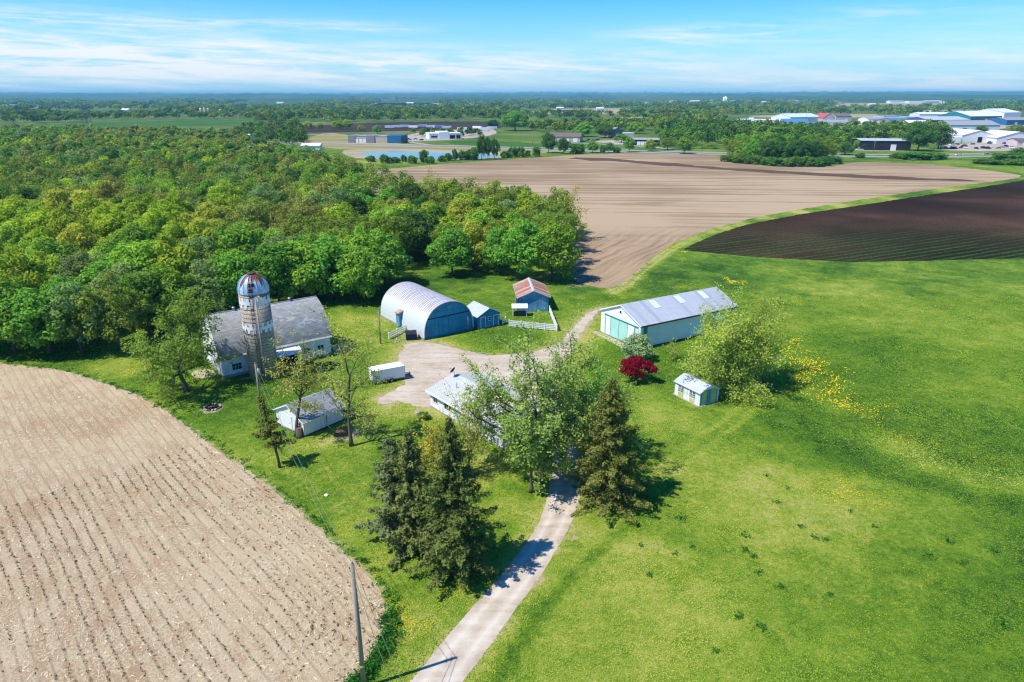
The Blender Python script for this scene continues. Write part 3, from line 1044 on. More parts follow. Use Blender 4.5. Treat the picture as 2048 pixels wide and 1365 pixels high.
class Skeleton:
    """a branching tree: tubes into one MB, twig points into tips"""
    def __init__(s, seed, gnarl=.22, up=.05, k_child=(3, 5), ratio=.62, angle=(30, 65), levels=3, thin=.58):
        s.rng = np.random.default_rng(seed)
        s.g, s.up, s.k, s.ratio, s.ang, s.levels, s.thin = gnarl, up, k_child, ratio, angle, levels, thin
        s.mb = MB()
        s.tips, s.tipd = [], []

    def side_dir(s, d, a):
        r = vn(np.cross(d, s.rng.normal(size=3)))
        return vn(d * math.cos(a) + r * math.sin(a))

    def branch(s, p, d, L, r, lvl):
        n = max(3, int(L / .55))
        pts, rad, dirs = [p], [r], [d]
        g = s.g * (1.0 + .25 * lvl)
        for i in range(n):
            d = vn(d + s.rng.normal(size=3) * g * .6 + np.array([0, 0, s.up]))
            p = p + d * L / n
            pts.append(p)
            dirs.append(d)
            rad.append(r * (1 - .62 * (i + 1) / n))
        s.mb.tube(pts, rad, max(3, 8 - 2 * lvl), cap=False)
        if lvl >= s.levels:
            for i in range(1, n + 1):
                s.tips.append(pts[i])
                s.tipd.append(dirs[i])
            return
        k = s.rng.integers(s.k[0], s.k[1] + 1)
        for j in range(k):
            f = .30 + .70 * (j + s.rng.random() * .7) / k
            i = min(n, max(1, int(f * n)))
            a = math.radians(s.rng.uniform(*s.ang))
            s.branch(pts[i], s.side_dir(dirs[i], a), L * s.ratio * s.rng.uniform(.75, 1.2) * (1.15 - .4 * f), max(.012, rad[i] * s.thin), lvl + 1)
        s.branch(pts[-1], s.side_dir(dirs[-1], math.radians(s.rng.uniform(8, 28))), L * s.ratio, max(.012, rad[-1] * .95), lvl + 1)

    def leaves(s, per_tip, spread, size, asp=.62, bias=.5, centre=None, droop=0.0):
        T = np.array(s.tips)
        n = len(T)
        C0 = np.repeat(T, per_tip, 0) + s.rng.normal(size=(n * per_tip, 3)) * spread
        C0[:, 2] -= droop * np.abs(s.rng.normal(size=len(C0)))
        cc = np.array(centre) if centre is not None else T.mean(0)
        out = unit(C0 - cc)
        N = out * bias + np.array([0, 0, .45]) + s.rng.normal(size=C0.shape) * .55
        tw = np.repeat(s.rng.random(n) * .55, per_tip) + s.rng.random(len(C0)) * .45
        S = size * s.rng.uniform(.6, 1.3, len(C0))
        return C0, N, S, np.clip(tw, 0, 1)


def assemble(name, label, cat, loc, rz, trunk_mb, crown_me, bark, col, group=None):
    root = thing(name, label, cat, loc, rz, group)
    trunk_mb.build('trunk', bark, root)
    c = link('crown', crown_me, root)
    c.color = (*col, 1.0)
    return root


def g3(px, py, z=0.0):
    a, b_ = G(px, py)
    return (a, b_, z)


GRN = dict(maple=(.10, .205, .028), bright=(.15, .255, .03), olive=(.125, .175, .03), gold=(.235, .255, .035), dark=(.05, .115, .024), grey=(.12, .18, .06), brown=(.15, .17, .04), lime=(.20, .27, .026), teal=(.035, .105, .03))


def hero_tree(name, label, cat, loc, seed, H, fork, r0, limbs, col, leaf=(5, .28, .17), gnarl=.22, ratio=.62, angle=(30, 65), levels=3, limb_len=.5, lean=(0, 0), el=(15, 70), up=.05, bark='bark_oak', k=(3, 5), group=None, droop=0, thin=.58, extra=None, low=.55):
    sk = Skeleton(seed, gnarl, up, k, ratio, angle, levels, thin)
    rng = sk.rng
    pts, rad = [np.zeros(3)], [r0 * 1.5]
    n = 9
    d = np.array([lean[0], lean[1], 1.0])
    tops = []
    p = np.zeros(3)
    TL = H * fork
    for i in range(n):
        d = vn(d + rng.normal(size=3) * np.array([.05, .05, .02]))
        p = p + d * TL / n
        pts.append(p)
        rad.append(r0 * (1.12 if i == 0 else 1.0 - .5 * i / n))
    sk.mb.tube(pts, rad, 10, cap=True)
    az0 = rng.random() * 6.28
    for j in range(limbs):
        f = low + (1 - low) * (j + .5) / limbs
        i = min(n, max(1, round(f * n)))
        e = math.radians(el[0] + (el[1] - el[0]) * (j / max(1, limbs - 1)) + rng.uniform(-8, 8))
        a = az0 + j * 2.4 + rng.uniform(-.3, .3)
        dd_ = np.array([math.cos(a) * math.cos(e), math.sin(a) * math.cos(e), math.sin(e)])
        sk.branch(pts[i], dd_, H * limb_len * rng.uniform(.8, 1.1) * (.75 + .35 * math.sin(e)), rad[i] * .62, 1)
    if extra:
        extra(sk, pts, rad)
    c0, N, S, tn = sk.leaves(leaf[0], leaf[1], leaf[2], droop=droop, centre=(0, 0, H * .45))
    print(label[:40], 'leaves', len(c0))
    me = leaf_mesh('crown', rng, c0, N, S, .62, tn, M['leaf'])
    return assemble(name, label, cat, loc, 0.0, sk.mb, me, M[bark], col, group)


def clump_crown(seed, R, Hc, zc, n_clump, per, leaf, flat_=.75, lobe=(.9, 1.8), open_=.0):
    """a dense crown: many rounded leaf clumps over an uneven ellipsoid (centre zc, half height Hc, radius R)"""
    rng = np.random.default_rng(seed)
    cs = []
    k = 0
    ga = 2.39996
    for i in range(n_clump):
        u = 1 - 1.72 * (i + .5) / n_clump
        rr = math.sqrt(max(0, 1 - u * u))
        a = i * ga + rng.uniform(-.5, .5)
        s = rng.uniform(.5, 1.12)
        cs.append((R * rr * math.cos(a) * s, R * rr * math.sin(a) * s, zc + Hc * u * rng.uniform(.62, 1.08)))
    cs = np.array(cs)
    Cn, N, tn = [], [], []
    for c_ in cs:
        r = rng.uniform(*lobe)
        m_ = int(per * (r / np.mean(lobe)) ** 2)
        d = unit(rng.normal(size=(m_, 3)) + np.array([0, 0, .35]))
        rad = r * rng.uniform(.55, 1.08, m_)[:, None]
        q = c_ + d * rad * np.array([1, 1, flat_])
        Cn.append(q)
        N.append(d * .8 + np.array([-.15, -.05, .5]) + rng.normal(size=d.shape) * .42)
        tn.append(np.clip(rng.random() * .5 + rng.random(m_) * .5, 0, 1))
    Cn, N, tn = np.concatenate(Cn), np.concatenate(N), np.concatenate(tn)
    S = leaf * rng.uniform(.6, 1.35, len(Cn))
    return rng, cs, Cn, N, S, tn


def clump_trunk(rng, cs, H_fork, r0, n_limb):
    mb = MB()
    lean = rng.normal(size=2) * .25
    top = np.array([lean[0], lean[1], H_fork])
    mb.tube([(0, 0, 0), top * np.array([.2, .2, .35]), top], [r0 * 1.4, r0, r0 * .8], 8)
    for i in rng.choice(len(cs), min(n_limb, len(cs)), replace=False):
        c_ = cs[i]
        mid = top * .45 + c_ * .55 + rng.normal(size=3) * .3 - np.array([0, 0, .4])
        mb.tube([top - np.array([0, 0, .15]), mid, c_], [r0 * .45, r0 * .25, .04], 5, cap=False)
    return mb


def make_forest_tree(name, seed, R, H, per=85, n_clump=46, leaf=.36, lobe=(.9, 1.7), base=.10):
    Hc = H * (1 - base) / 2 - .4
    rng, cs, Cn, N, S, tn = clump_crown(seed, R, Hc, H - Hc - .9, n_clump, per, leaf, .8, lobe)
    me = leaf_mesh('crown', rng, Cn, N, S, .65, tn, M['leaf'])
    mb = clump_trunk(rng, cs, H * .30, .24, 14)
    root = thing(name, None, None)
    mb.build('trunk', M['bark'], root)
    c = link('crown', me, root)
    return root


def conifer(name, label, cat, loc, seed, H, R, col, gap=1.0, whorl=.46, droop=.42, bark='bark', sparse=1.0, lean=(0, 0), group=None, spray=.30, top_pow=.80, min_r=.3, cols=None):
    rng = np.random.default_rng(seed)
    mb = MB()
    L = np.array([lean[0], lean[1], 0.0])
    mb.tube([L * (z_ / H) ** 1.3 + np.array([0, 0, z_]) for z_ in np.linspace(0, H * .98, 10)], list(np.linspace(R * .065 + .06, .03, 10)), 8)
    Cn, N, S, tn = [], [], [], []
    z = gap
    while z < H - .25:
        f = (z - gap) / (H - gap)
        rl = R * ((1 - f) ** top_pow) * (1.0 if f > .1 else .72 + 2.8 * f) + min_r * (1 - f)
        nb = int(rng.integers(5, 8))
        a0 = rng.random() * 6.28
        for j in range(nb):
            if rng.random() > sparse:
                continue
            a = a0 + 6.283 * j / nb + rng.uniform(-.3, .3)
            l = rl * rng.uniform(.42, 1.15)
            zz = z + rng.uniform(-.2, .2)
            base = L * (zz / H) ** 1.3 + np.array([0, 0, zz])
            m_ = max(3, int(l / .16))
            s_ = np.linspace(.12, 1, m_)
            rise = .25 - .75 * (1 - f) ** .8
            path = np.stack([np.cos(a) * l * s_, np.sin(a) * l * s_, l * (rise * s_ * droop * 1.6 + .35 * droop * s_ ** 3)], 1) + base
            if l > 1.0:
                mb.tube([tuple(base), tuple(path[m_ // 2]), tuple(path[-1])], [.035, .022, .01], 3, cap=False)
            br = rng.random()
            per = 9
            side = np.array([-np.sin(a), np.cos(a), 0])
            wdt = (.10 + .14 * l) * np.sin(np.pi * np.clip(s_ * .92 + .08, 0, 1)) ** .7
            for q in range(per):
                off = side[None] * (rng.uniform(-1, 1, m_) * wdt)[:, None]
                hang = rng.uniform(-.34, .08, m_)
                Cn.append(path + off + np.stack([np.zeros(m_), np.zeros(m_), hang - np.abs(off @ side) * .25], 1) + rng.normal(size=(m_, 3)) * .05)
                N.append(np.stack([np.cos(a) * .4 * np.ones(m_), np.sin(a) * .4 * np.ones(m_), np.ones(m_) * .8], 1) + rng.normal(size=(m_, 3)) * .5)
                S.append(spray * rng.uniform(.6, 1.25, m_) * (.75 + .25 * (1 - f)))
                tn.append(np.clip(br * .3 + .5 * s_ + rng.random(m_) * .3 - .1, 0, 1))
        z += whorl * rng.uniform(.75, 1.2) * (.65 + .5 * (1 - f))
    Cn, N, S, tn = map(np.concatenate, (Cn, N, S, tn))
    me = leaf_mesh('crown', rng, Cn, N, S * .74, .36, tn, M['needle'])
    return assemble(name, label, cat, loc, 0.0, mb, me, M[bark], col, group)


# ------------------------------------------------------------------ trees of the farmyard
def dead_limbs(n, z0, z1, L, az=(-1.0, 2.0), pale=False):
    def f(sk, pts, rad):
        for _ in range(n):
            i = sk.rng.integers(3, len(pts))
            a = sk.rng.uniform(*az)
            d = vn(np.array([math.cos(a), math.sin(a), sk.rng.uniform(z0, z1)]))
            p = pts[i].copy()
            path = [p]
            for q in range(7):
                d = vn(d + sk.rng.normal(size=3) * .25)
                p = p + d * L * sk.rng.uniform(.8, 1.2) / 7
                path.append(p)
            sk.mb.tube(path, np.linspace(.10, .02, 8), 4, cap=False)
    return f


hero_tree('oak_tree', 'large pale green oak with crooked open limbs beside the drive and house', 'tree', g3(1082, 948), 11, 13.4, .46, .52, 15, (.19, .26, .062),
          leaf=(19, .27, .145), gnarl=.30, ratio=.60, angle=(32, 70), limb_len=.60, el=(4, 64), up=.02, thin=.66, low=.45, extra=dead_limbs(5, -.2, .3, 3.2))
hero_tree('oak_tree', 'slender light green oak with a bare trunk standing in front of the large oak', 'tree', g3(1063, 985), 23, 9.0, .58, .19, 9, (.175, .25, .058),
          leaf=(11, .24, .15), gnarl=.24, ratio=.6, limb_len=.29, el=(5, 65), low=.5)
hero_tree('maple_tree', 'fresh green tree standing right of the drive behind the brown spruce', 'tree', g3(1178, 905), 31, 10.8, .42, .2, 12, (.12, .24, .045),
          leaf=(9, .26, .17), gnarl=.2, limb_len=.36, el=(5, 75), low=.3)
hero_tree('oak_tree', 'round dense green oak at the left end of the white barn', 'tree', g3(373, 783), 47, 13.6, .38, .34, 13, (.14, .205, .035),
          leaf=(14, .28, .17), gnarl=.27, limb_len=.42, el=(4, 78), low=.52)
hero_tree('oak_tree', 'sparse young oak with a forked trunk growing against the white garage gable', 'tree', g3(592, 873), 53, 14.0, .50, .22, 8, (.24, .25, .062),
          leaf=(6, .22, .125), gnarl=.28, limb_len=.27, el=(28, 80), low=.66, ratio=.6, lean=(.18, .06))
hero_tree('oak_tree', 'sparse young oak with a straight single trunk right of the white garage', 'tree', g3(703, 892), 67, 14.4, .62, .21, 10, (.24, .26, .066),
          leaf=(6, .22, .125), gnarl=.24, limb_len=.32, el=(-5, 76), low=.40, ratio=.6)
hero_tree('maple_tree', 'yellow budding maple with thin leaves beside the front wall of the house', 'tree', g3(938, 942), 71, 10.2, .38, .17, 10, (.27, .27, .07),
          leaf=(4, .22, .13), gnarl=.17, limb_len=.34, el=(25, 82), low=.35, ratio=.62, k=(3, 5))
hero_tree('maple_tree', 'bright yellow leafing maple between the dark spruces and the house end', 'tree', g3(872, 960), 73, 6.6, .35, .14, 9, (.27, .25, .04),
          leaf=(6, .3, .15), gnarl=.17, limb_len=.40, el=(20, 80), low=.3)
hero_tree('willow_tree', 'broad yellow green willow with bare drooping limbs behind the small shed', 'tree', g3(1467, 772), 83, 12.2, .26, .5, 26, (.235, .295, .048),
          leaf=(26, .45, .145), gnarl=.24, limb_len=.50, el=(-12, 80), low=.3, up=.02, droop=.35, bark='bark_pale', extra=dead_limbs(9, -.55, .1, 7.5, (-1.3, .8)))
hero_tree('sapling_tree', 'thin yellow green sapling in front of the long steel barn', 'tree', g3(1344, 722), 91, 4.0, .45, .05, 7, (.22, .26, .05),
          leaf=(3, .16, .12), limb_len=.36, el=(15, 80), low=.4, levels=2)

def bush(name, label, cat, loc, seed, R, H, col, n_clump=22, per=70, leaf=.16, lobe=(.45, .8)):
    rng, cs, Cn, N, S, tn = clump_crown(seed, R, H * .45, H * .52, n_clump, per, leaf, .9, lobe)
    me = leaf_mesh('crown', rng, Cn, N, S, .65, tn, M['leaf'])
    mb = clump_trunk(rng, cs, H * .2, .07, 8)
    return assemble(name, label, cat, loc, 0, mb, me, M['bark'], col)


def crabapple():
    rng, cs, Cn, N, S, tn = clump_crown(97, 2.35, 1.0, 2.35, 34, 150, .13, .75, (.45, .8))
    me = leaf_mesh('crown', rng, Cn, N, S, .6, tn, M['leaf'])
    mb = clump_trunk(rng, cs, 1.2, .09, 16)
    return assemble('crabapple_tree', 'small dark red crabapple in bloom with a low flat crown', 'tree', g3(1270, 763), 0, mb, me, M['bark'], (.15, .005, .016))


crabapple()
bush('blossom_bush', 'tall pale green bush with whitish blossom behind the red crabapple', 'bush', g3(1271, 722), 101, 2.1, 4.0, (.20, .27, .13), 30, 110, .15, (.6, 1.0))
bush('shrub', 'low green shrub at the foot of the house front beside the yellow maple', 'bush', g3(850, 838), 103, .6, .9, (.10, .16, .03), 10, 50, .12, (.25, .45))

conifer('spruce_tree', 'tall brownish green spruce right of the drive with a long shadow', 'tree', g3(1213, 1003), 5, 14.2, 5.0, (.10, .112, .024), gap=.8, spray=.26)
conifer('spruce_tree', 'tallest dark green spruce left of the drive, nearest the viewer', 'tree', g3(908, 1142), 6, 15.2, 5.2, (.078, .102, .024), gap=.7, spray=.26)
conifer('spruce_tree', 'thin grey green spruce with bare lower trunk between the two other left spruces', 'tree', g3(828, 1096), 8, 12.6, 4.2, (.10, .12, .035), gap=1.0, sparse=.78, spray=.28)
conifer('spruce_tree', 'small ragged spruce at the left edge of the spruce group', 'tree', g3(792, 1074), 9, 11.0, 4.0, (.095, .12, .05), gap=1.6, sparse=.62, spray=.28)
conifer('cedar_tree', 'small leaning cedar with a bare trunk below the utility pole, left of the garage', 'tree', g3(560, 936), 12, 8.9, 1.9, (.085, .095, .022), gap=3.0, sparse=.72, lean=(-1.7, .9), droop=.25, spray=.24, top_pow=.8, min_r=.5)

# ------------------------------------------------------------------ the wood on the left
WOOD = pix((-420, 760), (0, 700), (110, 704), (245, 692), (300, 655), (430, 640), (560, 612), (690, 600), (745, 592), (795, 558), (840, 520), (905, 545), (960, 540), (1010, 556), (1100, 556), (1135, 535),
           (1128, 470), (1060, 452), (990, 425), (920, 425), (800, 398), (750, 380), (700, 352), (640, 340), (560, 320), (500, 298), (440, 282), (330, 276), (150, 273), (-60, 273), (-500, 275), (-1200, 330))
WX = np.array([p[0] for p in WOOD])
WY = np.array([p[1] for p in WOOD])
KINDS_ = [  # key, name, what the label says, radius, height, colour
    ('maple', 'maple_tree', 'dense mid green maple in the crowded wood behind the farm', 4.3, 13.0, GRN['maple']),
    ('bright', 'maple_tree', 'bright green rounded maple in the crowded wood behind the farm', 4.2, 12.5, GRN['bright']),
    ('lime', 'elm_tree', 'light lime green tree in the crowded wood behind the farm', 4.4, 13.5, GRN['lime']),
    ('gold', 'oak_tree', 'golden yellow budding oak in the wood behind the farm', 4.8, 13.5, GRN['gold']),
    ('olive', 'oak_tree', 'olive green oak in the wood behind the farm', 4.8, 13.5, GRN['olive']),
    ('brown', 'oak_tree', 'brownish green oak with half open leaves in the wood behind the farm', 4.8, 13.0, GRN['brown']),
    ('grey', 'poplar_tree', 'grey green tree in the wood behind the farm', 4.2, 13.0, GRN['grey']),
    ('dark', 'maple_tree', 'dark green tree in the wood behind the farm', 4.4, 12.5, GRN['dark']),
]
PROTO = {}
for i, (key, nm, lab, R_, H_, c_) in enumerate(KINDS_):
    PROTO[key] = []
    for v_ in range(3):
        opn = key in ('brown', 'olive', 'grey')
        PROTO[key].append(make_forest_tree(nm, 200 + i * 7 + v_, R_ + .45, H_, per=80 if opn else 130, n_clump=46 if opn else 52, leaf=.26 if opn else .29, lobe=(.9, 1.7) if opn else (1.1, 2.1)))
LABELS = {k[0]: (k[1], k[2], k[5]) for k in KINDS_}
PROTO['bush'] = [make_forest_tree('field_bush', 300 + v_, 4.3, 7.5, per=90, n_clump=36, leaf=.34, lobe=(1.0, 1.8), base=-.05) for v_ in range(2)]
LABELS['bush'] = ('field_bush', 'green field bush', (.07, .15, .025))
USED = set()


def place_proto(key, x, y, s, rz, rng, label=None, group='trees of the wood behind the farm', sz=1.0, name=None, col=None):
    v_ = int(rng.integers(0, len(PROTO[key])))
    src = PROTO[key][v_]
    if (key, v_) in USED:
        o = copy_tree(src)
    else:
        o = src
        USED.add((key, v_))
    o.location = (x, y, 0)
    o.rotation_euler = (0, 0, rz)
    o.scale = (s * rng.uniform(.88, 1.12), s * rng.uniform(.88, 1.12), s * sz)
    nm, lab, c_ = LABELS[key]
    if name:
        o.name = name
    tag(o, label or lab, 'tree', group)
    c_ = col or c_
    j = rng.uniform(.82, 1.2)
    h = rng.uniform(-.012, .012)
    for ch in o.children:
        if ch.name.startswith('crown'):
            ch.color = (max(.01, c_[0] * j + h), c_[1] * j, max(.006, c_[2] * j), 1.0)
    return o


rngw = np.random.default_rng(77)
wood_pts = []
cell = {}


def try_add(x, y, d):
    k = (int(x // 8), int(y // 8))
    for a in range(-2, 3):
        for b_ in range(-2, 3):
            for (qx, qy) in cell.get((k[0] + a, k[1] + b_), ()):
                if (qx - x) ** 2 + (qy - y) ** 2 < d * d:
                    return False
    cell.setdefault(k, []).append((x, y))
    wood_pts.append((x, y))
    return True


# the front rank stands where the photograph shows each crown
FRONT = [(30, 706, 'maple'), (100, 708, 'maple'), (165, 706, 'grey'), (240, 700, 'olive'), (300, 668, 'maple'), (345, 655, 'bright'), (60, 660, 'lime'), (420, 640, 'grey'), (480, 628, 'maple'),
         (560, 612, 'maple'), (610, 604, 'bright'), (665, 600, 'maple'), (728, 604, 'bright'), (770, 572, 'maple'), (640, 565, 'maple'), (700, 560, 'bright'), (830, 520, 'dark'), (905, 552, 'maple'),
         (1000, 548, 'maple'), (1050, 560, 'maple'), (1105, 562, 'bright'), (960, 510, 'bright'), (1030, 510, 'bright'), (1090, 515, 'maple'), (870, 500, 'maple'), (780, 520, 'bright'), (1010, 478, 'grey'), (930, 470, 'lime'), (1060, 470, 'lime'), (985, 440, 'lime'), (905, 432, 'lime')]
for px, py, key in FRONT:
    x, y = G(px, py)
    cell.setdefault((int(x // 8), int(y // 8)), []).append((x, y))
    place_proto(key, x, y, rngw.uniform(.88, 1.08), rngw.uniform(0, 6.28), rngw)
poly = WOOD
xmin, xmax, ymin, ymax = WX.min(), WX.max(), WY.min(), min(WY.max(), 1150)
for _ in range(60000):
    y = ymin + (ymax - ymin) * rngw.random() ** 1.7
    x = rngw.uniform(max(xmin, -.80 * (y + 20) - 12), xmax)
    if not inside(np.array([x]), np.array([y]), poly)[0]:
        continue
    try_add(x, y, 7.0 if y < 250 else (7.8 if y < 500 else 9.5))
wood_pts.sort(key=lambda p: p[1])
mot = np.random.default_rng(5)
blobs = [(mot.uniform(-1100, 120), 100 + 1000 * mot.random() ** 1.5, mot.choice(['lime', 'lime', 'olive', 'brown', 'dark', 'bright', 'maple', 'grey'])) for _ in range(90)]
SPOTS = [(400, 425, 'gold'), (440, 410, 'lime'), (130, 405, 'gold'), (60, 410, 'lime'), (210, 410, 'lime'), (30, 440, 'lime'), (265, 430, 'lime'), (330, 430, 'lime'), (120, 440, 'lime'), (250, 370, 'lime'), (300, 365, 'bright'), (560, 420, 'brown'), (600, 400, 'brown'), (520, 410, 'olive'), (640, 440, 'olive')]


def wood_kind(x, y, rng):
    r_ = rng.random()
    best, bd = None, 1e9
    for px, py, k_ in SPOTS:
        q = G(px, py, 11)
        d = math.hypot(q[0] - x, (q[1] - y))
        if d < bd:
            best, bd = k_, d
    if bd < 13 and r_ < .8:
        return best
    for bx, by, k_ in blobs:
        d = math.hypot(bx - x, (by - y) * .5)
        if d < bd:
            best, bd = k_, d
    if y < 150:
        return rng.choice(['maple', 'bright', 'bright', 'grey', 'maple', 'lime'])
    if y < 205:
        return rng.choice(['bright', 'lime', 'olive', 'maple', 'gold', 'grey', 'lime']) if r_ < .6 else best
    return rng.choice(['olive', 'brown', 'dark', 'maple', 'olive', 'grey', 'brown', 'dark']) if r_ < .62 else (best if best not in ('gold', 'lime', 'bright') or r_ > .85 else 'olive')


N_WOOD = 232
soup_trees = []
for i, (x, y) in enumerate(wood_pts):
    key = wood_kind(x, y, rngw)
    if i < N_WOOD:
        place_proto(key, x, y, rngw.uniform(.80, 1.12), rngw.uniform(0, 6.28), rngw, sz=rngw.uniform(.9, 1.08))
    else:
        soup_trees.append((x, y, rngw.uniform(3.6, 5.4) * (1.12 if y > 500 else 1.0), rngw.uniform(9.5, 13.5), LABELS[key][2]))


def soup(name, trees, label, cat, seed, per_fn, leaf_fn, mat='leaf_soup'):
    """a far mass of trees as one object: each tree is a cloud of leaf clumps round a lobed crown"""
    rng = np.random.default_rng(seed)
    VV, FF, TT, CC = [], [], [], []
    off = 0
    for (x, y, R_, H_, c_) in trees:
        n_ = per_fn(y)
        lf = leaf_fn(y)
        nl = max(4, int(5 + R_ * 1.6))
        ld = unit(rng.normal(size=(nl, 3)) + np.array([0, 0, .5]))
        ld[:, 2] = np.abs(ld[:, 2]) * 1.0 - .12
        lc = ld * np.array([R_ * .62, R_ * .62, H_ * .36]) * rng.uniform(.7, 1.1, (nl, 1)) + np.array([x, y, H_ * .56])
        which = rng.integers(0, nl, n_)
        d = unit(rng.normal(size=(n_, 3)) + np.array([0, 0, .35]))
        rl = R_ * .46
        q = lc[which] + d * rl * rng.uniform(.7, 1.05, (n_, 1)) * np.array([1, 1, .85])
        q[:, 2] = np.maximum(q[:, 2], .4)
        V, Fq = leaf_arrays(rng, q, d * .8 + np.array([-.15, -.05, .5]) + rng.normal(size=d.shape) * .38, lf * rng.uniform(.65, 1.3, n_), .7)
        VV.append(V)
        FF.append(Fq + off)
        off += len(V)
        lt = rng.random(nl) * .5
        TT.append(np.repeat(np.clip(lt[which] + rng.random(n_) * .5, 0, 1), 4))
        j = rng.uniform(.8, 1.25)
        cc = np.array([c_[0] * j + rng.uniform(-.01, .015), c_[1] * j, c_[2] * j, 1.0])
        CC.append(np.broadcast_to(np.clip(cc, .004, 1), (len(V), 4)))
    V, Fq, T_, C_ = np.concatenate(VV), np.concatenate(FF), np.concatenate(TT), np.concatenate(CC)
    me = fast_mesh(name, V, Fq, {'tint': ('FLOAT', 'POINT', T_), 'col': ('FLOAT_COLOR', 'POINT', C_)}, [M[mat]])
    return tag(link(name, me), label, cat, None, 'stuff')


soup('distant_woodland', soup_trees, 'mass of mixed green and olive treetops filling the wood towards the highway', 'woodland', 9,
     lambda y: int(np.clip(520 * 200 / y, 90, 460)), lambda y: float(np.clip(.32 * y / 220, .36, 1.3)))
print('wood things', len(wood_pts), 'soup', len(soup_trees))

# single trees that stand apart in the photograph
hero_tree('oak_tree', 'lone yellow green oak at the edge of the tan field beside the wood', 'tree', g3(1133, 480), 131, 12.6, .36, .3, 12, (.24, .25, .04), leaf=(5, .42, .25), limb_len=.42, el=(-4, 72), low=.35, gnarl=.24)
hero_tree('elm_tree', 'pale lime green tree with an airy crown at the back edge of the wood', 'tree', g3(866, 425), 133, 14.0, .40, .25, 12, (.20, .26, .04), leaf=(5, .45, .27), limb_len=.42, el=(5, 80), low=.4)

# ------------------------------------------------------------------ trees along the highway, the copse, the industrial estate
rngf = np.random.default_rng(909)
FARKEY = ['maple', 'dark', 'olive', 'grey', 'dark', 'maple']


def far_tree(px, py, w_px, h_px, key, label, group=None, name=None):
    x, y = G(px, py)
    dist = math.hypot(y * CP + CAM_H * SP, 0)
    s = w_px * dist / F / 8.6
    sz = (h_px * dist / F / (7.5 if key == 'bush' else 12.5)) / s
    return place_proto(key, x, y, s, rngf.uniform(0, 6.28), rngf, label, group, sz, name)


def copse_pts(poly_px, spacing, seed, maxn=999):
    rng = np.random.default_rng(seed)
    P = pix(*poly_px)
    a = np.array(P)
    out = []
    for _ in range(6000):
        x, y = rng.uniform(a[:, 0].min(), a[:, 0].max()), rng.uniform(a[:, 1].min(), a[:, 1].max())
        if inside(np.array([x]), np.array([y]), P)[0] and all((x - q[0]) ** 2 + (y - q[1]) ** 2 > spacing ** 2 for q in out):
            out.append((x, y))
            if len(out) >= maxn:
                break
    return out


for x, y in copse_pts([(1462, 318), (1500, 326), (1580, 331), (1650, 331), (1668, 322), (1640, 312), (1560, 308), (1480, 308)], 9.5, 3, 26):
    place_proto(rngf.choice(['maple', 'dark', 'dark', 'bright', 'maple', 'olive']), x, y, rngf.uniform(1.0, 1.35), rngf.uniform(0, 6.28), rngf,
                'tree of the dark copse that juts into the tan field', 'trees of the copse by the tan field', 1.0)
for (px, py, w_, h_, key, lab) in [
    (1097, 306, 22, 40, 'dark', 'narrow dark tree by the highway in front of the tan gabled building'),
    (1127, 308, 18, 32, 'dark', 'small dark tree by the highway right of the tan gabled building'),
    (1185, 306, 20, 22, 'maple', 'bushy roadside tree on the verge before the low dark shed'),
    (1218, 306, 16, 20, 'maple', 'short roadside tree between verge bushes and the low dark shed'),
    (1258, 305, 16, 30, 'maple', 'upright roadside tree just left of the low dark shed with white doors'),
    (1300, 303, 18, 22, 'lime', 'small lime green tree in front of the low dark shed with white doors'),
    (1335, 300, 30, 24, 'olive', 'spreading thin tree right of the low dark shed with white doors'),
    (1368, 308, 26, 30, 'maple', 'roadside tree standing near the highway before the big roadside wood'),
    (1835, 302, 46, 54, 'dark', 'large dark tree at the right end of the long black building'),
    (1876, 298, 40, 46, 'dark', 'large dark tree left of the car lot beside the white warehouse'),
    (1030, 262, 44, 36, 'maple', 'broad green tree behind the hedge near the white depot'),
    (985, 256, 20, 16, 'dark', 'low dark trees beside the gravel depot'),
    (1210, 276, 30, 28, 'dark', 'dark tree left of the grey roofed building near the tan gable'),
    (1168, 274, 34, 26, 'maple', 'green tree behind the tan gabled building'),
    (1272, 268, 26, 22, 'bright', 'bright green tree behind the grey roofed building'),
    (1243, 285, 24, 16, 'maple', 'short tree in front of the grey roofed building'),
    (755, 268, 14, 16, 'maple', 'small round tree left of the gravel depot'),
    (618, 258, 14, 14, 'lime', 'small round tree in the dry lawn by the side road'),
    (640, 258, 10, 11, 'lime', 'tiny round tree next to another in the dry lawn'),
    (676, 259, 18, 16, 'lime', 'light green tree at the edge of the far dark field'),
    (695, 259, 16, 18, 'lime', 'yellow green tree next to the light green one at the far dark field'),
    (722, 262, 12, 10, 'lime', 'bush like tree right of the yellow green ones at the far dark field'),
    (1720, 300, 22, 20, 'maple', 'tree hiding the left end of the long black building'),
    (1690, 310, 26, 24, 'dark', 'dark tree between the copse and the long black building'),
    (2030, 270, 30, 20, 'olive', 'olive tree behind the right hand white warehouse'),
    (1960, 264, 22, 12, 'maple', 'low tree between the grey warehouse and the white one'),
]:
    far_tree(px, py, w_, h_, key, lab, None, 'roadside_tree')
for (px, w_, h_, lab) in [(963, 17, 50, 'tallest poplar, first of the three by the pond'), (976, 13, 44, 'slim poplar in the middle of the three by the pond'), (989, 14, 42, 'shorter poplar at the right of the three by the pond')]:
    far_tree(px, 319, w_, h_, 'dark', lab, 'poplars beside the pond', 'poplar_tree')
kk = np.random.default_rng(31)
BUSHPX = [(742, 324), (770, 327), (790, 326), (808, 324), (825, 327), (848, 325), (860, 327), (884, 324), (897, 322), (910, 321), (926, 320), (937, 320), (948, 320), (1010, 316), (1025, 315), (1040, 315), (1055, 313), (1072, 313), (1150, 308), (1160, 307), (1205, 307), (1233, 306)]
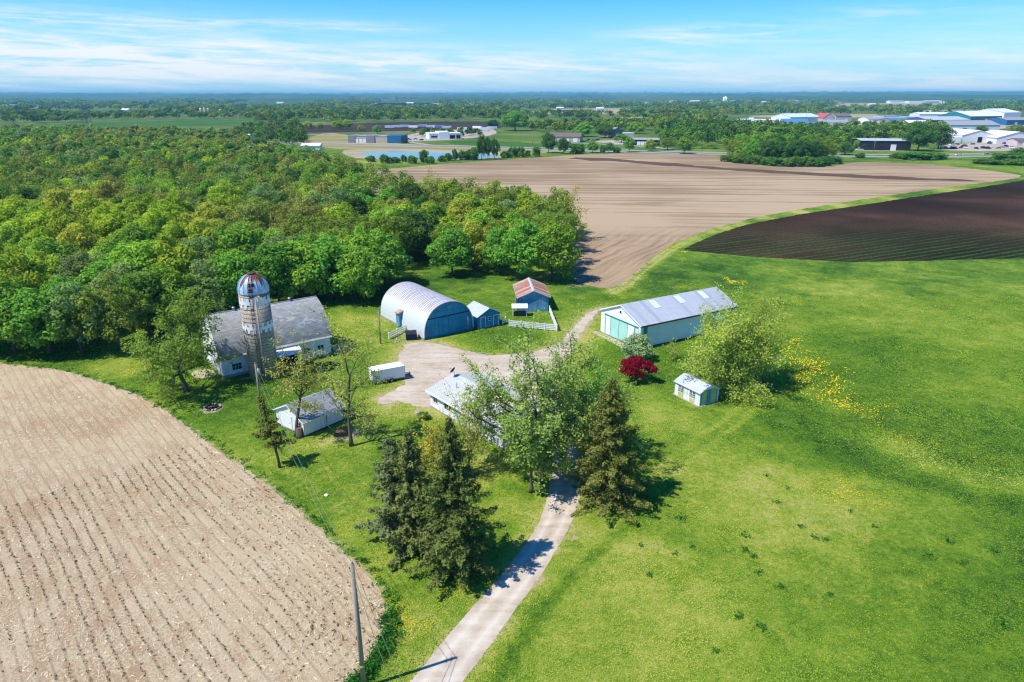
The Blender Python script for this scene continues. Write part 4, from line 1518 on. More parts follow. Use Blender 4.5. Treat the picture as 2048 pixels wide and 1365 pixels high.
for i, (px, py) in enumerate(BUSHPX):
    far_tree(px, py, kk.uniform(10, 22), kk.uniform(12, 26), 'bush', 'scrubby green bush along the far edge of the tan field by the pond and highway', 'bushes along the far edge of the tan field', 'field_bush')
for px, py, w_, h_ in [(1800, 317, 40, 12), (1835, 319, 60, 16), (1872, 318, 40, 14), (2020, 320, 60, 14), (2046, 316, 50, 20), (1720, 316, 20, 10), (1975, 328, 50, 10), (2040, 330, 50, 12)]:
    far_tree(px, py, w_, h_, 'bush', 'low rounded bush between the highway and the right end of the tan field', 'bushes by the highway on the right', 'verge_bush')
for px, py in [(1460, 323), (1478, 326), (1497, 328), (1515, 329), (1534, 331), (1553, 332), (1572, 333), (1591, 333), (1610, 333), (1629, 333), (1648, 332), (1664, 328)]:
    far_tree(px, py, kk.uniform(22, 34), kk.uniform(14, 22), 'bush', 'leafy bush at the foot of the copse that juts into the tan field', 'bushes round the copse', 'copse_bush')
# wood behind the highway and beyond: too many to count
strees = []
sr = np.random.default_rng(404)


def fill(poly_px, spacing, keys, R_=(4, 6), H_=(10, 15), maxn=2000, seed=1):
    for x, y in copse_pts(poly_px, spacing, seed, maxn):
        strees.append((x, y, sr.uniform(*R_), sr.uniform(*H_), LABELS[sr.choice(keys)][2]))


fill([(1330, 296), (1450, 302), (1530, 302), (1640, 306), (1700, 298), (1720, 290), (1640, 268), (1520, 262), (1440, 256), (1360, 258), (1310, 266), (1315, 280)], 9, ['maple', 'dark', 'dark', 'maple', 'bright'], seed=2)
fill([(1060, 262), (1100, 268), (1200, 266), (1320, 262), (1450, 256), (1440, 246), (1300, 247), (1180, 252), (1060, 256)], 11, ['lime', 'bright', 'maple', 'dark', 'lime'], (4, 6), (8, 12), seed=4)
fill([(1690, 296), (1800, 286), (1900, 268), (1860, 258), (1700, 262), (1640, 268)], 11, ['maple', 'bright', 'dark', 'lime'], (4, 6), (8, 13), seed=5)
fill([(560, 246), (700, 240), (900, 237), (1010, 238), (1010, 232), (880, 228), (700, 230), (560, 236), (480, 240)], 16, ['dark', 'teal', 'maple'] if 'teal' in LABELS else ['dark', 'maple', 'olive'], (5, 8), (11, 15), seed=6)
fill([(500, 262), (560, 258), (600, 262), (610, 290), (600, 300), (560, 296), (500, 285), (470, 275)], 10, ['dark', 'maple', 'grey', 'olive'], (4, 6), (9, 13), 300, seed=7)
fill([(810, 272), (900, 268), (960, 268), (960, 273), (880, 276)], 9, ['maple', 'dark'], (3, 4.5), (5, 8), 30, seed=8)
# open farmland out to the horizon: woods with clearings, thinner and bluer with distance
CLEAR = [pix(*s_[1]) for s_ in far_sheets]
hn = np.random.default_rng(12)
gridn = {}


def vnoise(x, y, s):
    def h(i, j):
        k = (i, j, s)
        if k not in gridn:
            gridn[k] = hn.random()
        return gridn[k]
    fx_, fy_ = x / s, y / s
    i, j = math.floor(fx_), math.floor(fy_)
    u, v_ = fx_ - i, fy_ - j
    u, v_ = u * u * (3 - 2 * u), v_ * v_ * (3 - 2 * v_)
    return (h(i, j) * (1 - u) + h(i + 1, j) * u) * (1 - v_) + (h(i, j + 1) * (1 - u) + h(i + 1, j + 1) * u) * v_


for _ in range(15000):
    px = sr.uniform(-260, 2310)
    dz = 3.2 + 56 * sr.random() ** 1.9
    if dz > 56:
        continue
    x, y = G(px, EYE + dz)
    if y < 780:
        continue
    if y < 1150 and px > 590 and (y < 950 or px > 1400):
        continue
    if px < 620 and y < 1000:
        continue
    if px > 1450 and y < 1500:
        continue
    if any(inside(np.array([x]), np.array([y]), c_)[0] for c_ in CLEAR):
        continue
    if vnoise(x, y * .6, 260 + y * .05) < .45 and y > 1000:
        continue
    wdt = max(5.0, .0042 * y)
    key = sr.choice(['dark', 'maple', 'olive', 'dark', 'maple', 'brown', 'lime'] if vnoise(x, y, 500) > .35 else ['olive', 'lime', 'grey', 'bright', 'maple'])
    strees.append((x, y, wdt * sr.uniform(1.0, 1.9), sr.uniform(9, 14) if y < 3000 else sr.uniform(10, 17), LABELS[key][2]))
soup('far_woodland', strees, 'patchwork of woods and tree lines spreading from the highway to the horizon', 'woodland', 19,
     lambda y: int(np.clip(150 * 600 / y, 34, 190)), lambda y: float(np.clip(.0013 * y, .7, 9.0)), 'leaf_far')
print('far soup', len(strees))

# hills on the horizon
m_, t, b = new_mat('wooded hills')
P = t.n('ShaderNodeNewGeometry').outputs['Position']
nA = t.noise(t.scale(P, 1, .35), .0012, 5, .7)
t.set(b, 'Base Color', t.ramp(nA, [(.3, (.022, .05, .02)), (.5, (.045, .09, .025)), (.68, (.12, .13, .06))]))
t.set(b, 'Roughness', 1.0)
M['hills'] = m_
hv, hf = [], []
hr = np.random.default_rng(66)
for yy, amp, base in ((5600, 38, 8), (7600, 56, 18), (10500, 72, 34), (14500, 60, 62)):
    n_ = 700
    xs_ = np.linspace(-1.35 * yy, 1.35 * yy, n_)
    prof = np.zeros(n_)
    for k_ in range(1, 28):
        prof += np.sin(xs_ / yy * k_ * 2.1 + hr.uniform(0, 6.28)) / k_ ** .9 * hr.uniform(.4, 1)
    prof = base + amp * np.clip(.35 + prof * .26, 0, 1.1) + hr.uniform(0, 1, n_) ** 2 * 11 * yy / 8000
    prof = np.minimum(prof + .006 * np.clip(xs_ - .3 * yy, 0, 1e9), 126)
    b0 = len(hv)
    for r_, (dy_h, k_) in enumerate(((-1500, 0), (-700, .55), (0, 1), (800, .6), (1700, 0))):
        for i in range(n_):
            hv.append((xs_[i], yy + dy_h, prof[i] * k_ - (1.0 if k_ == 0 else 0)))
    for r_ in range(4):
        for i in range(n_ - 1):
            a = b0 + r_ * n_ + i
            hf.append((a, a + 1, a + 1 + n_, a + n_))
hm = fast_mesh('hills', np.array(hv), np.array(hf), None, [M['hills']], True)
tag(link('hills', hm), kind='structure')
# ------------------------------------------------------------------ buildings of the farm
def wbox(mb, wall, u0, u1, z0, z1, d0, d1, Wd=0, Ld=0, mi=0):
    """box on a wall: u along the wall, d outward from its face"""
    if wall == 'front':
        mb.box(u0, u1, -d1, -d0, z0, z1, mi)
    elif wall == 'back':
        mb.box(u0, u1, Ld + d0, Ld + d1, z0, z1, mi)
    elif wall == 'left':
        mb.box(-d1, -d0, u0, u1, z0, z1, mi)
    else:
        mb.box(Wd + d0, Wd + d1, u0, u1, z0, z1, mi)


def window(parent, wall, uc, zc, w_, h_, Wd=0, Ld=0, frame='white_clean', nx_=2, nz_=2, fw=.07, pane='glass'):
    u0, u1, z0, z1 = uc - w_ / 2, uc + w_ / 2, zc - h_ / 2, zc + h_ / 2
    f_ = MB()
    wbox(f_, wall, u0 - fw, u0, z0 - fw, z1 + fw, .003, .06, Wd, Ld)
    wbox(f_, wall, u1, u1 + fw, z0 - fw, z1 + fw, .003, .06, Wd, Ld)
    wbox(f_, wall, u0, u1, z1, z1 + fw, .003, .06, Wd, Ld)
    wbox(f_, wall, u0, u1, z0 - fw, z0, .003, .075, Wd, Ld)
    for i in range(1, nx_):
        q = u0 + w_ * i / nx_
        wbox(f_, wall, q - .02, q + .02, z0, z1, .026, .05, Wd, Ld)
    for i in range(1, nz_):
        q = z0 + h_ * i / nz_
        wbox(f_, wall, u0, u1, q - .02, q + .02, .0265, .045, Wd, Ld)
    fo = f_.build('window', M[frame], parent)
    p = MB()
    wbox(p, wall, u0, u1, z0, z1, .004, .024, Wd, Ld)
    p.build('pane', M[pane], fo)
    return fo


def door(parent, wall, uc, w_, h_, mat, Wd=0, Ld=0, frame=None, name='door', handle=True, z0=.05):
    d_ = MB()
    wbox(d_, wall, uc - w_ / 2, uc + w_ / 2, z0, z0 + h_, .004, .05, Wd, Ld)
    do = d_.build(name, M[mat], parent)
    if frame:
        f_ = MB()
        t_ = .11
        wbox(f_, wall, uc - w_ / 2 - t_, uc - w_ / 2, z0, z0 + h_ + t_, .003, .07, Wd, Ld)
        wbox(f_, wall, uc + w_ / 2, uc + w_ / 2 + t_, z0, z0 + h_ + t_, .003, .07, Wd, Ld)
        wbox(f_, wall, uc - w_ / 2, uc + w_ / 2, z0 + h_, z0 + h_ + t_, .003, .07, Wd, Ld)
        f_.build('frame', M[frame], do)
    if handle:
        h_b = MB()
        wbox(h_b, wall, uc + w_ * .36, uc + w_ * .36 + .05, z0 + .95, z0 + 1.1, .052, .10, Wd, Ld)
        h_b.build('handle', M['black_metal'], do)
    return do


def gable_roof(parent, Wd, L, eave, peak, mat, over=.3, over_end=.25, thick=.10, rib=None, ridge_cap=None, trim=None, name='roof'):
    """ridge along y; returns the roof part"""
    sl = (peak - eave) / (Wd / 2)
    lo = [(-over, eave - over * sl + .012), (Wd / 2, peak + .012), (Wd + over, eave - over * sl + .012)]
    up = [(u, z + thick) for u, z in lo]
    r = MB()
    r.prism([lo[0], lo[1], lo[2], up[2], up[1], up[0]], -over_end, L + over_end, 'y')
    if rib:
        k = -over_end + rib * .5
        while k < L + over_end:
            a = [(u, z + .002) for u, z in up]
            c_ = [(u, z + .03) for u, z in up]
            r.prism([a[0], a[1], a[2], c_[2], c_[1], c_[0]], k - .025, k + .025, 'y')
            k += rib
    ro = r.build(name, mat, parent)
    if ridge_cap:
        c_ = MB()
        w_ = .28
        c_.prism([(Wd / 2 - w_, peak + .012 + thick - w_ * sl + .033), (Wd / 2, peak + .012 + thick + .033), (Wd / 2 + w_, peak + .012 + thick - w_ * sl + .033),
                  (Wd / 2 + w_, peak + .012 + thick - w_ * sl + .055), (Wd / 2, peak + thick + .075), (Wd / 2 - w_, peak + .012 + thick - w_ * sl + .055)], -over_end - .01, L + over_end + .01, 'y')
        c_.build('ridge_cap', M[ridge_cap], ro)
    if trim:
        t_ = MB()
        for y0 in (-over_end - .035, L + over_end + .003):
            t_.prism([(lo[0][0], lo[0][1] - .05), (lo[1][0], lo[1][1] - .05), (lo[2][0], lo[2][1] - .05), (up[2][0], up[2][1] + .01), (up[1][0], up[1][1] + .01), (up[0][0], up[0][1] + .01)], y0, y0 + .032, 'y')
        for x0 in (lo[0][0] - .04, lo[2][0] + .003):
            t_.box(x0, x0 + .037, -over_end, L + over_end, lo[0][1] - .06, up[0][1] + .005)
        t_.build('roof_trim', M[trim], ro)
    return ro


def gable_walls(parent, Wd, L, eave, peak, mat, found=None, name='wall'):
    wl = MB()
    wl.prism([(0, .0), (Wd, 0), (Wd, eave), (Wd / 2, peak), (0, eave)], 0, L, 'y')
    wo_ = wl.build(name, mat, parent)
    if found:
        f_ = MB()
        t_ = .04
        f_.box(-t_, Wd + t_, -t_, -.003, -.02, .28)
        f_.box(-t_, Wd + t_, L + .003, L + t_, -.02, .28)
        f_.box(-t_, -.003, -.003, L + .003, -.02, .28)
        f_.box(Wd + .003, Wd + t_, -.003, L + .003, -.02, .28)
        f_.build('foundation', M[found], parent)
    return wo_


R_ = math.radians

# ---- white barn with the arched shingle roof (x along its length, y to the back)
BA = (-43.3, 94.6)
bn = thing('barn', 'white barn with a curved grey shingle roof standing behind the concrete silo', 'barn', (*BA, 0), R_(36.5))
BL, BW, BE, BR = 17.0, 10.8, 3.2, 8.5


def gothic(e, p, half, n=12, over=0.0):
    """one side of the pointed arch from eave to ridge: (distance in from the wall, height)"""
    out = []
    # circular arc through eave and ridge, bulging outward
    cx, cz = half, p
    dx, dz = -half, e - p
    ch = math.hypot(dx, dz)
    sag = ch * .135
    for i in range(n + 1):
        k = i / n
        bx, bz = k * half, e + (p - e) * k
        off = 4 * sag * k * (1 - k)
        out.append((bx - off * (p - e) / ch, bz + off * half / ch))
    return out


arc = gothic(BE, BR, BW / 2)
full = arc + [(BW - u, z) for u, z in reversed(arc[:-1])]
wl = MB()
wl.prism([(0, 0), *[(max(u, 0) if i == 0 else u, z) for i, (u, z) in enumerate(full)], (BW, 0)][::-1], 0, BL, 'x')
wl.build('wall', M['white_wood'], bn)
outer = [(-.42, BE - .12)] + [(u - .02, z + .03) for u, z in arc[:-1]] + [(BW / 2, BR + .05)] + [(BW - u + .02, z + .03) for u, z in reversed(arc[:-1])] + [(BW + .42, BE - .12)]
outer2 = [(u + (-.10 if u < BW / 2 - .1 else (.10 if u > BW / 2 + .1 else 0)), z + .12) for u, z in outer]
rb = MB()
n_ = len(outer)
acc = 0
for i in range(n_ - 1):
    a, c_, a2, c2 = outer[i], outer[i + 1], outer2[i], outer2[i + 1]
    l_ = math.hypot(c2[0] - a2[0], c2[1] - a2[1])
    rb.face([(-.35, a2[0], a2[1]), (BL + .35, a2[0], a2[1]), (BL + .35, c2[0], c2[1]), (-.35, c2[0], c2[1])], 0, [(0, acc), (BL + .7, acc), (BL + .7, acc + l_), (0, acc + l_)], True)
    rb.face([(-.35, c_[0], c_[1]), (BL + .35, c_[0], c_[1]), (BL + .35, a[0], a[1]), (-.35, a[0], a[1])], 1)
    for x_ in (-.35, BL + .35):
        q = [(x_, a[0], a[1]), (x_, c_[0], c_[1]), (x_, c2[0], c2[1]), (x_, a2[0], a2[1])]
        rb.face(q if x_ > 0 else q[::-1], 1)
    acc += l_
for (a, a2, fl) in ((outer[0], outer2[0], 0), (outer[-1], outer2[-1], 1)):
    rb.face([(-.35, a[0], a[1]), (BL + .35, a[0], a[1]), (BL + .35, a2[0], a2[1]), (-.35, a2[0], a2[1])], 1)
ro = rb.build('roof', [M['barn_shingle'], M['white_wood']], bn)
rc = MB()
rc.box(-.36, BL + .36, BW / 2 - .16, BW / 2 + .16, BR + .165, BR + .215)
rc.build('ridge_cap', M['grey_metal'], ro)
for x_ in (4.1, 12.9):
    v_ = MB()
    v_.tube([(x_, BW / 2, BR + .2), (x_, BW / 2, BR + .55)], [.16, .16], 10)
    v_.tube([(x_, BW / 2, BR + .55), (x_, BW / 2, BR + .62), (x_, BW / 2, BR + .78)], [.30, .28, .03], 10)
    v_.build('roof_vent', M['grey_metal'], ro)
fd = MB()
fd.box(-.05, BL + .05, -.05, -.003, -.02, .45)
fd.box(-.05, -.003, 0, BW, -.02, .45)
fd.box(BL + .003, BL + .05, 0, BW, -.02, .45)
fd.build('foundation', M['concrete'], bn)
window(bn, 'front', 2.1, 1.5, 1.35, .95, nx_=3, nz_=2)
door(bn, 'front', 5.0, 1.0, 2.0, 'dark_wood', frame='white_clean')
window(bn, 'front', 13.0, 1.6, 1.0, .9, nx_=2, nz_=2)
window(bn, 'front', 15.3, 1.6, 1.0, .9, nx_=2, nz_=2)
window(bn, 'left', 1.6, 1.6, .8, .9, nx_=2, nz_=2)
window(bn, 'left', 8.8, 1.6, .8, .9, nx_=2, nz_=2)
door(bn, 'left', 5.2, 2.4, 2.4, 'white_clean', frame='white_wood')
hd = MB()
hd.box(-.05, -.004, 4.3, 6.5, 4.4, 6.3)
hd.build('hay_door', M['white_wood'], bn)
lt = MB()          # open lean-to with a white sheet roof over a dark stall, right of the silo
for x_ in (7.4, 9.6, 11.4):
    lt.box(x_ - .07, x_ + .07, -1.95, -1.81, -.02, 2.15)
lt.box(7.3, 11.5, -1.98, -1.78, 2.15, 2.27)
lt.box(7.3, 7.42, -1.78, -.06, 0, 2.2)
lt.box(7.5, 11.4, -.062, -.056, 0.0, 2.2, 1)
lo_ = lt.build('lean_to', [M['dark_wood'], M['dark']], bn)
lr = MB()
lr.prism([(-2.25, 2.28), (-.02, 2.98), (-.02, 3.06), (-2.25, 2.36)], 7.1, 11.7, 'x')
lr.build('lean_to_roof', M['white_metal'], lo_)

# ---- concrete stave silo
si = thing('silo', 'tall concrete stave silo with rusty blue dome and two white chequered bands', 'silo', (-37.6, 95.85, 0), 0)
SR, SH = 2.1, 13.3
tw = MB()
tw.tube([(0, 0, -.05), (0, 0, SH)], [SR, SR], 48)
z_ = .5
while z_ < SH - .1:
    nseg = 48
    b0 = len(tw.v)
    for k in range(nseg):
        a = 2 * math.pi * k / nseg
        for (r__, zz) in ((SR - .01, z_ - .022), (SR + .028, z_ - .018), (SR + .028, z_ + .018), (SR - .01, z_ + .022)):
            tw.v.append((r__ * math.cos(a), r__ * math.sin(a), zz))
    for k in range(nseg):
        k2 = (k + 1) % nseg
        for j in range(3):
            tw.f.append((b0 + k * 4 + j, b0 + k2 * 4 + j, b0 + k2 * 4 + j + 1, b0 + k * 4 + j + 1))
            tw.mi.append(1)
            tw.uv.append(None)
            tw.sm.append(True)
    z_ += .5 if z_ < 6 else .62
tw.build('tower', [M['staves'], M['dark_wood']], si)


def ring_piece(mb, a0, a1, z0, z1, r0, r1, n=3, mi=0):
    for i in range(n):
        t0, t1 = a0 + (a1 - a0) * i / n, a0 + (a1 - a0) * (i + 1) / n
        def P(r, t_, z):
            return (r * math.cos(t_), r * math.sin(t_), z)
        mb.face([P(r1, t0, z0), P(r1, t1, z0), P(r1, t1, z1), P(r1, t0, z1)], mi)
        mb.face([P(r1, t0, z1), P(r1, t1, z1), P(r0, t1, z1), P(r0, t0, z1)], mi)
        mb.face([P(r0, t0, z0), P(r0, t1, z0), P(r1, t1, z0), P(r1, t0, z0)], mi)
        if i == 0:
            mb.face([P(r0, t0, z0), P(r1, t0, z0), P(r1, t0, z1), P(r0, t0, z1)], mi)
        if i == n - 1:
            mb.face([P(r1, t1, z0), P(r0, t1, z0), P(r0, t1, z1), P(r1, t1, z1)], mi)


for zc in (11.95, 8.15):
    bd = MB()
    ring_piece(bd, 0, 2 * math.pi, zc - .26, zc + .26, SR - .02, SR + .045, 48)
    for k in range(32):
        a0 = 2 * math.pi * k / 32
        da = 2 * math.pi / 32
        if k % 2:
            ring_piece(bd, a0 + .004, a0 + da - .004, zc + .262, zc + .78, SR - .02, SR + .043, 2)
        else:
            ring_piece(bd, a0 + .004, a0 + da - .004, zc - .74, zc - .262, SR - .02, SR + .043, 2)
    bd.build('painted_band', M['white_clean'], si)
dm = MB()
prof = [(SR + .10, SH - .06), (SR + .10, SH + .05)] + [(2.2 * math.cos(t_), SH + .08 + 2.55 * math.sin(t_)) for t_ in np.linspace(.05, 1.42, 9)]
for i in range(len(prof) - 1):
    for k in range(20):
        def P(q, t_):
            return (q[0] * math.cos(t_), q[0] * math.sin(t_), q[1] - SH)
        t0, t1 = 2 * math.pi * k / 20, 2 * math.pi * (k + 1) / 20
        dm.face([P(prof[i], t0), P(prof[i], t1), P(prof[i + 1], t1), P(prof[i + 1], t0)], 0)
for k in range(20):
    t_ = 2 * math.pi * k / 20
    dm.tube([((q[0] + .02) * math.cos(t_), (q[0] + .02) * math.sin(t_), q[1] - SH) for q in prof[2:]], .035, 4)
dome = dm.build('dome', M['dome'], si, (0, 0, SH))
cap = MB()
cap.tube([(0, 0, 2.45), (0, 0, 2.66)], [.52, .50], 14)
cap.tube([(0, 0, 2.66), (0, 0, 2.72), (0, 0, 2.86)], [.62, .58, .05], 14)
cap.build('cap', M['dark_wood'], dome)
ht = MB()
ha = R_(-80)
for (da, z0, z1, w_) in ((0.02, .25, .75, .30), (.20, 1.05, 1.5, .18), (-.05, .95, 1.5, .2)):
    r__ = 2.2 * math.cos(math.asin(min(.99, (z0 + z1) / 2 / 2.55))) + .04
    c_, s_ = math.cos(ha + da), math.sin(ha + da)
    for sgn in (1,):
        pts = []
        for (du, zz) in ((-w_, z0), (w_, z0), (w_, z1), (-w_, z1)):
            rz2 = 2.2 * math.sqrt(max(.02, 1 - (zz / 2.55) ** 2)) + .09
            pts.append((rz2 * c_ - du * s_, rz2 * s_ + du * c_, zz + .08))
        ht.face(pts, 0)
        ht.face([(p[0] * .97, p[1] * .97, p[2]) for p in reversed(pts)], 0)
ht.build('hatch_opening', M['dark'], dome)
ld = MB()
for s_ in (-.2, .2):
    c_, n__ = math.cos(ha), math.sin(ha)
    ld.tube([((SR + .16) * c_ - s_ * n__, (SR + .16) * n__ + s_ * c_, z) for z in (.6, SH + .2)], .03, 4)
z_ = .8
while z_ < SH:
    ld.tube([((SR + .16) * c_ + .2 * n__, (SR + .16) * n__ - .2 * c_, z_), ((SR + .16) * c_ - .2 * n__, (SR + .16) * n__ + .2 * c_, z_)], .02, 4)
    z_ += .36
for z_ in np.arange(1.0, SH, 2.0):
    ld.tube([((SR - .05) * c_, (SR - .05) * n__, z_), ((SR + .16) * c_, (SR + .16) * n__, z_)], .03, 4)
ld.build('ladder', M['black_metal'], si)
dl_ = MB()
for s_ in (-.16, .16):
    dl_.tube([((2.32 * math.sqrt(max(.02, 1 - (z / 2.55) ** 2))) * c_ - s_ * n__, (2.32 * math.sqrt(max(.02, 1 - (z / 2.55) ** 2))) * n__ + s_ * c_, z + .1) for z in np.linspace(.1, 2.3, 8)], .03, 4)
for z in np.linspace(.2, 2.2, 9):
    r__ = 2.32 * math.sqrt(max(.02, 1 - (z / 2.55) ** 2))
    dl_.tube([(r__ * c_ + .16 * n__, r__ * n__ - .16 * c_, z + .1), (r__ * c_ - .16 * n__, r__ * n__ + .16 * c_, z + .1)], .02, 4)
dl_.build('dome_ladder', M['rust'], dome)
ch = MB()
c2, n2 = math.cos(R_(-78)), math.sin(R_(-78))
ch.tube([((SR + .3) * math.cos(R_(-66)), (SR + .3) * math.sin(R_(-66)), z) for z in (.3, 12.9)], .09, 6)
ch.build('fill_pipe', M['concrete'], si)

# ---- white garage
ga = thing('garage', 'small white garage with a grey shingle roof and a dark strip along its base', 'garage', (-25.8, 75.9, 0), R_(141.0))
# local x runs along the gable (towards back left), local y runs along the ridge and points away to the left of x: keep it right handed
GW, GL = 5.9, 6.0
ga.rotation_euler = (0, 0, R_(141.0 - 90 - 90 + 90))
ga.location = (-25.8 + GW * math.cos(R_(141)), 75.9 + GW * math.sin(R_(141)), 0)
ga.rotation_euler = (0, 0, R_(-39))
gable_walls(ga, GW, GL, 2.1, 3.55, M['white_wood'])
gable_roof(ga, GW, GL, 2.1, 3.55, M['grey_shingle'], .3, .25, .08, trim='white_clean')
door(ga, 'front', 2.2, 2.3, 1.9, 'white_clean', frame='white_wood', name='garage_door')
window(ga, 'front', 4.9, 1.3, .6, .7)
sp = MB()
sp.tube([(GW + .30, 3.4, 1.95), (GW + .05, 3.4, 1.7), (GW + .05, 3.4, .35), (GW + .75, 3.4, .12)], .05, 6)
sp.build('downspout', M['white_clean'], ga)
fd = MB()
fd.box(GW + .003, GW + .05, -.02, GL + .02, -.02, .22)
fd.box(-.02, GW + .003, -.05, -.003, -.02, .22)
fd.build('foundation', M['dark_wood'], ga)  # dark brown strip along the foot of the front and right walls

# ---- farm house
HL, HW = 15.6, 8.6
ho = thing('farm_house', 'low white farm house with a pale shingle roof half hidden behind the large oak', 'house', (-11.1, 84.6, 0), R_(-50.2))
# local x along the front wall (towards the viewer), local y to the back right
wl = MB()
wl.prism([(0, 0), (HW, 0), (HW, 2.55), (HW / 2, 3.75), (0, 2.55)], 0, HL, 'x')
wl.build('wall', M['white_wood'], ho)
rf = MB()
sl = 1.2 / (HW / 2)
rf.prism([(-.45, 2.55 - .45 * sl + .012), (HW / 2, 3.762), (HW + .45, 2.55 - .45 * sl + .012), (HW + .45, 2.55 - .45 * sl + .13), (HW / 2, 3.89), (-.45, 2.55 - .45 * sl + .13)], -.35, HL + .35, 'x')
hr_ = rf.build('roof', M['house_shingle'], ho)
tr = MB()
tr.box(-.36, HL + .36, -.53, -.453, 2.30, 2.56)
tr.box(-.36, HL + .36, HW + .453, HW + .53, 2.30, 2.56)
tr.build('gutter', M['white_clean'], hr_)
vp = MB()
vp.tube([(3.2, 2.2, 3.1), (3.2, 2.2, 4.1)], [.06, .06], 8)
vp.build('vent_pipe', M['grey_metal'], hr_)
vp = MB()
vp.box(4.6, 5.0, 2.6, 3.0, 3.2, 3.75)
vp.build('roof_vent', M['grey_metal'], hr_)
cm = MB()
cm.box(8.3, 9.1, 4.6, 5.4, 3.4, 4.9)
cm.box(8.24, 9.16, 4.54, 5.46, 4.9, 5.0)
cm.build('chimney', M['concrete'], hr_)
window(ho, 'front', 1.3, 1.65, .9, .95)
window(ho, 'front', 4.2, 1.6, 1.5, 1.0, nx_=3, nz_=1)
window(ho, 'front', 9.2, 1.6, 1.5, 1.0, nx_=3, nz_=1)
door(ho, 'front', 6.6, .95, 2.0, 'aqua_metal', frame='white_clean')
window(ho, 'right', 2.2, 1.6, 1.2, 1.0, Wd=HL, Ld=HW)
window(ho, 'right', 6.2, 1.6, 1.2, 1.0, Wd=HL, Ld=HW)
window(ho, 'left', 4.2, 1.6, 1.2, 1.0)
fd = MB()
fd.box(-.04, HL + .04, -.04, -.003, -.02, .3)
fd.box(HL + .003, HL + .04, 0, HW, -.02, .3)
fd.box(-.04, -.003, 0, HW, -.02, .3)
fd.build('foundation', M['concrete'], ho)
# satellite dish on the house roof
dx_, dy_h = G(908, 765, 3.7)
sd_ = thing('satellite_dish', 'grey satellite dish on a short mast on the house roof', 'satellite dish', (-7.9, 86.3, 3.45), R_(150))
ms = MB()
ms.tube([(0, 0, 0), (0, 0, .95), (.12, 0, 1.05)], .045, 6)
ms.build('mast', M['grey_metal'], sd_)
ds = MB()
Rd = .48
for i in range(5):
    for k in range(18):
        def P(j, t_):
            r__ = Rd * j / 5
            p = Vector((.28 * (j / 5) ** 2 * .6, r__ * math.cos(t_), r__ * math.sin(t_) * 1.08))
            p.rotate(__import__('mathutils').Euler((0, R_(-32), 0)))
            return (p.x + .12, p.y, p.z + 1.2)
        t0, t1 = 2 * math.pi * k / 18, 2 * math.pi * (k + 1) / 18
        q = [P(i, t0), P(i + 1, t0), P(i + 1, t1), P(i, t1)]
        ds.face(q if i else [q[0], q[1], q[2]], 0, None, True)
ds.build('reflector', M['black_metal'], sd_)
ar = MB()
ar.tube([(.12, 0, .98), (.62, 0, 1.22), (.66, 0, 1.38)], .025, 5)
ar.box(.62, .74, -.06, .06, 1.36, 1.48)
ar.build('feed_arm', M['grey_metal'], sd_)

# ---- arched steel barn (quonset): local x along the front, y to the back
QW, QL, QH = 10.1, 16.4, 6.0
qa = R_(36.5)
fc = (-11.25, 114.9)
qn = thing('quonset_barn', 'arched sheet metal barn with a rusty crown and a blue wooden front', 'barn', (fc[0] - QW / 2 * math.cos(qa), fc[1] - QW / 2 * math.sin(qa), 0), qa)


def qarc(n=28, grow=0.0):
    out = []
    for i in range(n + 1):
        t_ = math.pi * i / n
        u = -math.cos(t_)
        h_ = math.sin(t_) ** .80
        out.append((QW / 2 + u * (QW / 2 + grow), .35 + (QH - .35 + grow) * h_))
    return out


sh = MB()
A0, A1 = qarc(28, 0.0), qarc(28, .10)
for i in range(28):
    for (q, fl, y0, y1) in ((A1, False, -.28, QL + .1),):
        sh.face([(q[i][0], y0, q[i][1]), (q[i][0], y1, q[i][1]), (q[i + 1][0], y1, q[i + 1][1]), (q[i + 1][0], y0, q[i + 1][1])], 0, None, True)
    q = A0
    sh.face([(q[i][0], -.28, q[i][1]), (q[i + 1][0], -.28, q[i + 1][1]), (q[i + 1][0], QL + .1, q[i + 1][1]), (q[i][0], QL + .1, q[i][1])], 0, None, True)
    for y0 in (-.28, QL + .1):
        sh.face([(A0[i][0], y0, A0[i][1]), (A0[i + 1][0], y0, A0[i + 1][1]), (A1[i + 1][0], y0, A1[i + 1][1]), (A1[i][0], y0, A1[i][1])], 0)
q_roof = sh.build('arched_roof', M['arch_roof'], qn)
base = MB()
base.box(-.14, .06, -.2, QL + .12, -.02, .42)
base.box(QW - .06, QW + .14, -.2, QL + .12, -.02, .42)
base.build('foundation', M['concrete'], qn)
fw_ = MB()
Ai = qarc(28, -.02)
fw_.prism([(.05, 0)] + Ai + [(QW - .05, 0)], .0, .15, 'y')
fw_.build('front_wall', M['blue_dark'], qn)
bw_ = MB()
bw_.prism([(.05, 0)] + Ai + [(QW - .05, 0)], QL - .2, QL - .05, 'y')
bw_.build('back_wall', M['blue_dark'], qn)
bd = MB()
bd.box(.55, QW - .55, -.075, -.004, 3.45, 3.60)
bd.build('door_rail', M['black_metal'], qn)
for (u0, u1, h_) in ((.55, 1.45, 2.1), (3.05, 5.0, 3.4), (5.06, 7.0, 3.4)):
    d_ = MB()
    d_.box(u0, u1, -.065, -.005, .06, h_)
    for k in (0, 1):
        d_.box(u0 + .02, u1 - .02, -.085, -.066, .3 + k * (h_ - .75), .42 + k * (h_ - .75))
    d_.box(u0, u0 + .07, -.09, -.067, .06, h_)
    d_.box(u1 - .07, u1, -.09, -.067, .06, h_)
    d_.build('sliding_door' if h_ > 3 else 'door', M['blue_dark' if h_ > 3 else 'blue_wood'], qn)
lv = MB()
lv.box(QW / 2 - .55, QW / 2 + .55, -.06, -.004, 4.75, 5.35)
